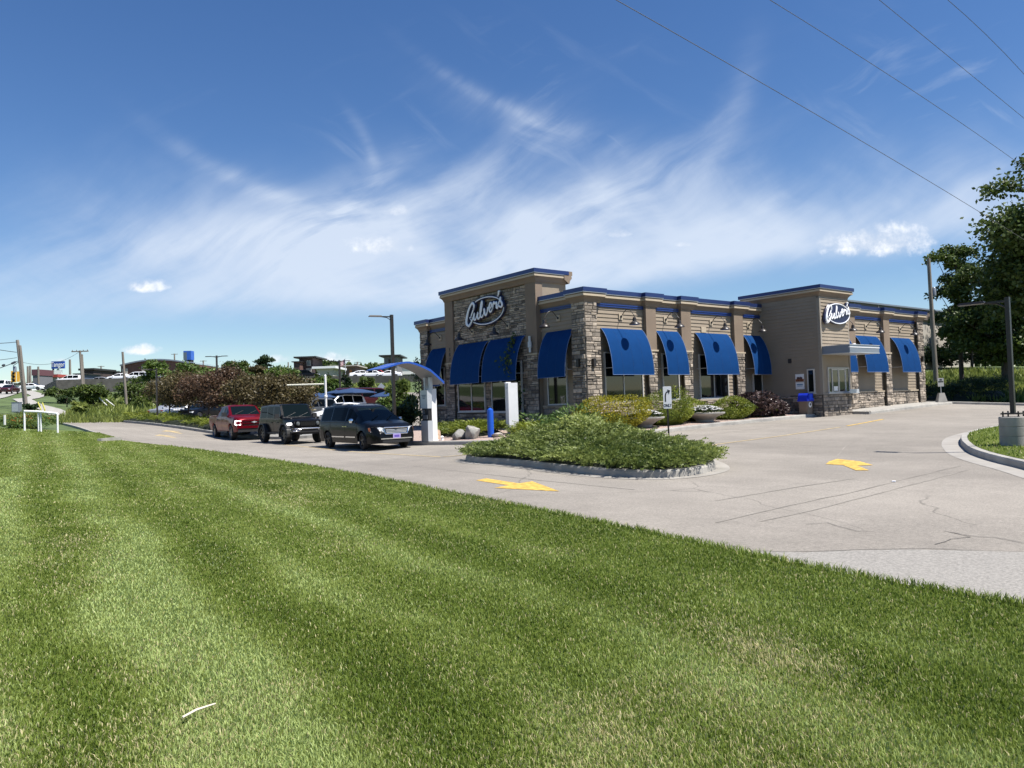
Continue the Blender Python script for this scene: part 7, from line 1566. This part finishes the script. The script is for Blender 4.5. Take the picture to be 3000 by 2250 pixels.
# parked and passing cars
PG = 'cars parked in the lot'
def pc(px, d, rz, paint, label, kind='suv', cat='car', group=PG, zoff=0.0):
    x, y = at(px, d); return plain_car('parked_car', (x, y, (h(x, y) if d < 118 else PZ(px)) + .01 + zoff), rz, paint, label, cat, kind, group)
pc(1002, 50, HD(-.95, -.25), V_WHITE, 'white car facing left behind the minivan', 'sedan'); pc(985, 57, HD(-.9, -.3), V_WHITE, 'second white car behind the first white one', 'suv')
pc(1072, 62, HD(.93, .2), V_MAROON, 'maroon van with dark windows in the car park', 'van', 'van'); pc(905, 53, HD(-.8, -.5), V_GREY, 'dark grey car left of the white cars', 'suv'); pc(868, 58, HD(-.8, -.5), V_BLACK, 'black car behind the off-road vehicle', 'sedan')
pc(545, 66, HD(-.8, -.6), V_WHITE, 'white car glimpsed under the crabapples', 'suv'); pc(590, 64, HD(-.8, -.6), V_BLACK, 'black car glimpsed under the crabapples', 'sedan'); pc(505, 70, HD(.8, .6), V_SILVER, 'silver car at the left end under the crabapples', 'sedan')
RG = 'cars on the plateau'
for k, (px, d, p_, lab, kd) in enumerate(((398, 140, V_WHITE, 'white car in front of the brick building', 'suv'), (300, 150, V_SILVER, 'silver car by the long low shop', 'sedan'), (352, 140, V_WHITE, 'white car left of the brick building', 'sedan'), (466, 138, V_SILVER, 'silver car behind the light green tree', 'suv'), (205, 145, V_WHITE, 'white car near the wall below the outlet sign', 'suv'), (1062, 138, V_WHITE, 'leftmost white car along the wall top', 'sedan'), (1088, 138, V_WHITE, 'white car left of the red one', 'sedan'), (1108, 139, V_RED, 'red car along the wall top', 'suv'), (1140, 138, V_WHITE, 'white car behind the order canopy', 'sedan'), (900, 140, V_BLACK, 'black car below the left shop tower', 'suv'))):
    pc(px, d, HD(cR.x, cR.y) + (.3 if k % 2 else math.pi), p_, lab, kd, group=RG, zoff=.05)
QQ = 'cars on the far road'
pc(97, 150, HD(cR.x, cR.y), V_WHITE, 'white car crossing at the end of the footpath', 'sedan', group=QQ); pc(27, 122, HD(-.4, -1), V_MAROON, 'dark red car coming down the road', 'sedan', group=QQ); pc(8, 140, HD(-.4, -1), V_WHITE, 'white vehicle higher up the road', 'van', 'van', group=QQ)
for o in COL.objects:
    if o.get('group') == QQ: o.location.z = h(o.location.x, o.location.y) + .01
UMB = mat('umbrella_blue', (.012, .04, .11), rough=.8)
# patio umbrellas
for px, d, y, w, lab in ((925, 56, 1150, 1.5, 'left blue patio umbrella behind the clearance bar'), (1030, 58, 1137, 1.9, 'largest blue patio umbrella behind the minivan'), (985, 60, 1143, 1.5, 'middle blue patio umbrella behind the white cars'), (1125, 60, 1148, 1.2, 'right blue patio umbrella by the single arm lamp')):
    x, y_ = at(px, d); z0 = h(x, y_); zt = ypx(px, y, d) - z0; u = empty('patio_umbrella', (x, y_, z0), .4, lab, 'umbrella', 'blue patio umbrellas'); mb = MB(); mb.tube([(0, 0, 0), (0, 0, zt)], .03, 8); mb.build('pole', M['ltgrey'], u)
    mb = MB(); mb.lathe((0, 0, zt), [(w, -.42), (w * .99, -.36), (w * .5, -.14), (.05, 0), (0, .02)], 8); mb.build('canopy', UMB, u)
# road sign on the slope
rs = empty('road_sign', (*at(1117, 66), h(*at(1117, 66))), math.atan2(cR.y, cR.x), 'back of a pale diamond road sign on the slope', 'sign'); zc = ypx(1117, 1133, 66) - rs.location.z; mb = MB(); mb.tube([(0, 0, 0), (0, 0, zc)], .03, 8); mb.build('post', M['ltgrey'], rs); mb = MB(); mb.prism([(0, -.33), (.33, 0), (0, .33), (-.33, 0)], (0, -.05, zc), (1, 0, 0), (0, 0, 1), (0, .02, 0)); mb.build('sign_panel', M['ltgrey'], rs)

# the wooded far side of the street, behind the photographer: what the windows and paintwork mirror
def street_wood(n=9000):
    g = np.random.default_rng(77); t = g.uniform(-95, 95, n); dd = 46 + g.uniform(0, 14, n); lump = vnoise(t * .16, t * 0 + 2, 5); z = -1.2 + (4.5 + 7 * lump) * g.random(n) ** .8
    b = CAM - Vector((cF.x, cF.y, 0)) * 1.0; P = np.c_[b.x - cF.x * dd + cR.x * t, b.y - cF.y * dd + cR.y * t, z]
    V = cards(P, g.normal(size=(n, 3)), 1.5 * g.uniform(.6, 1.3, n), 1.2 * g.uniform(.6, 1.3, n), g=g); tag(cards_obj('street_wood', V, np.clip(g.normal(.4, .25, n), 0, 1), M['lf_tree']), 'green wood along the far side of the street', 'wood', None, 'stuff')
street_wood()
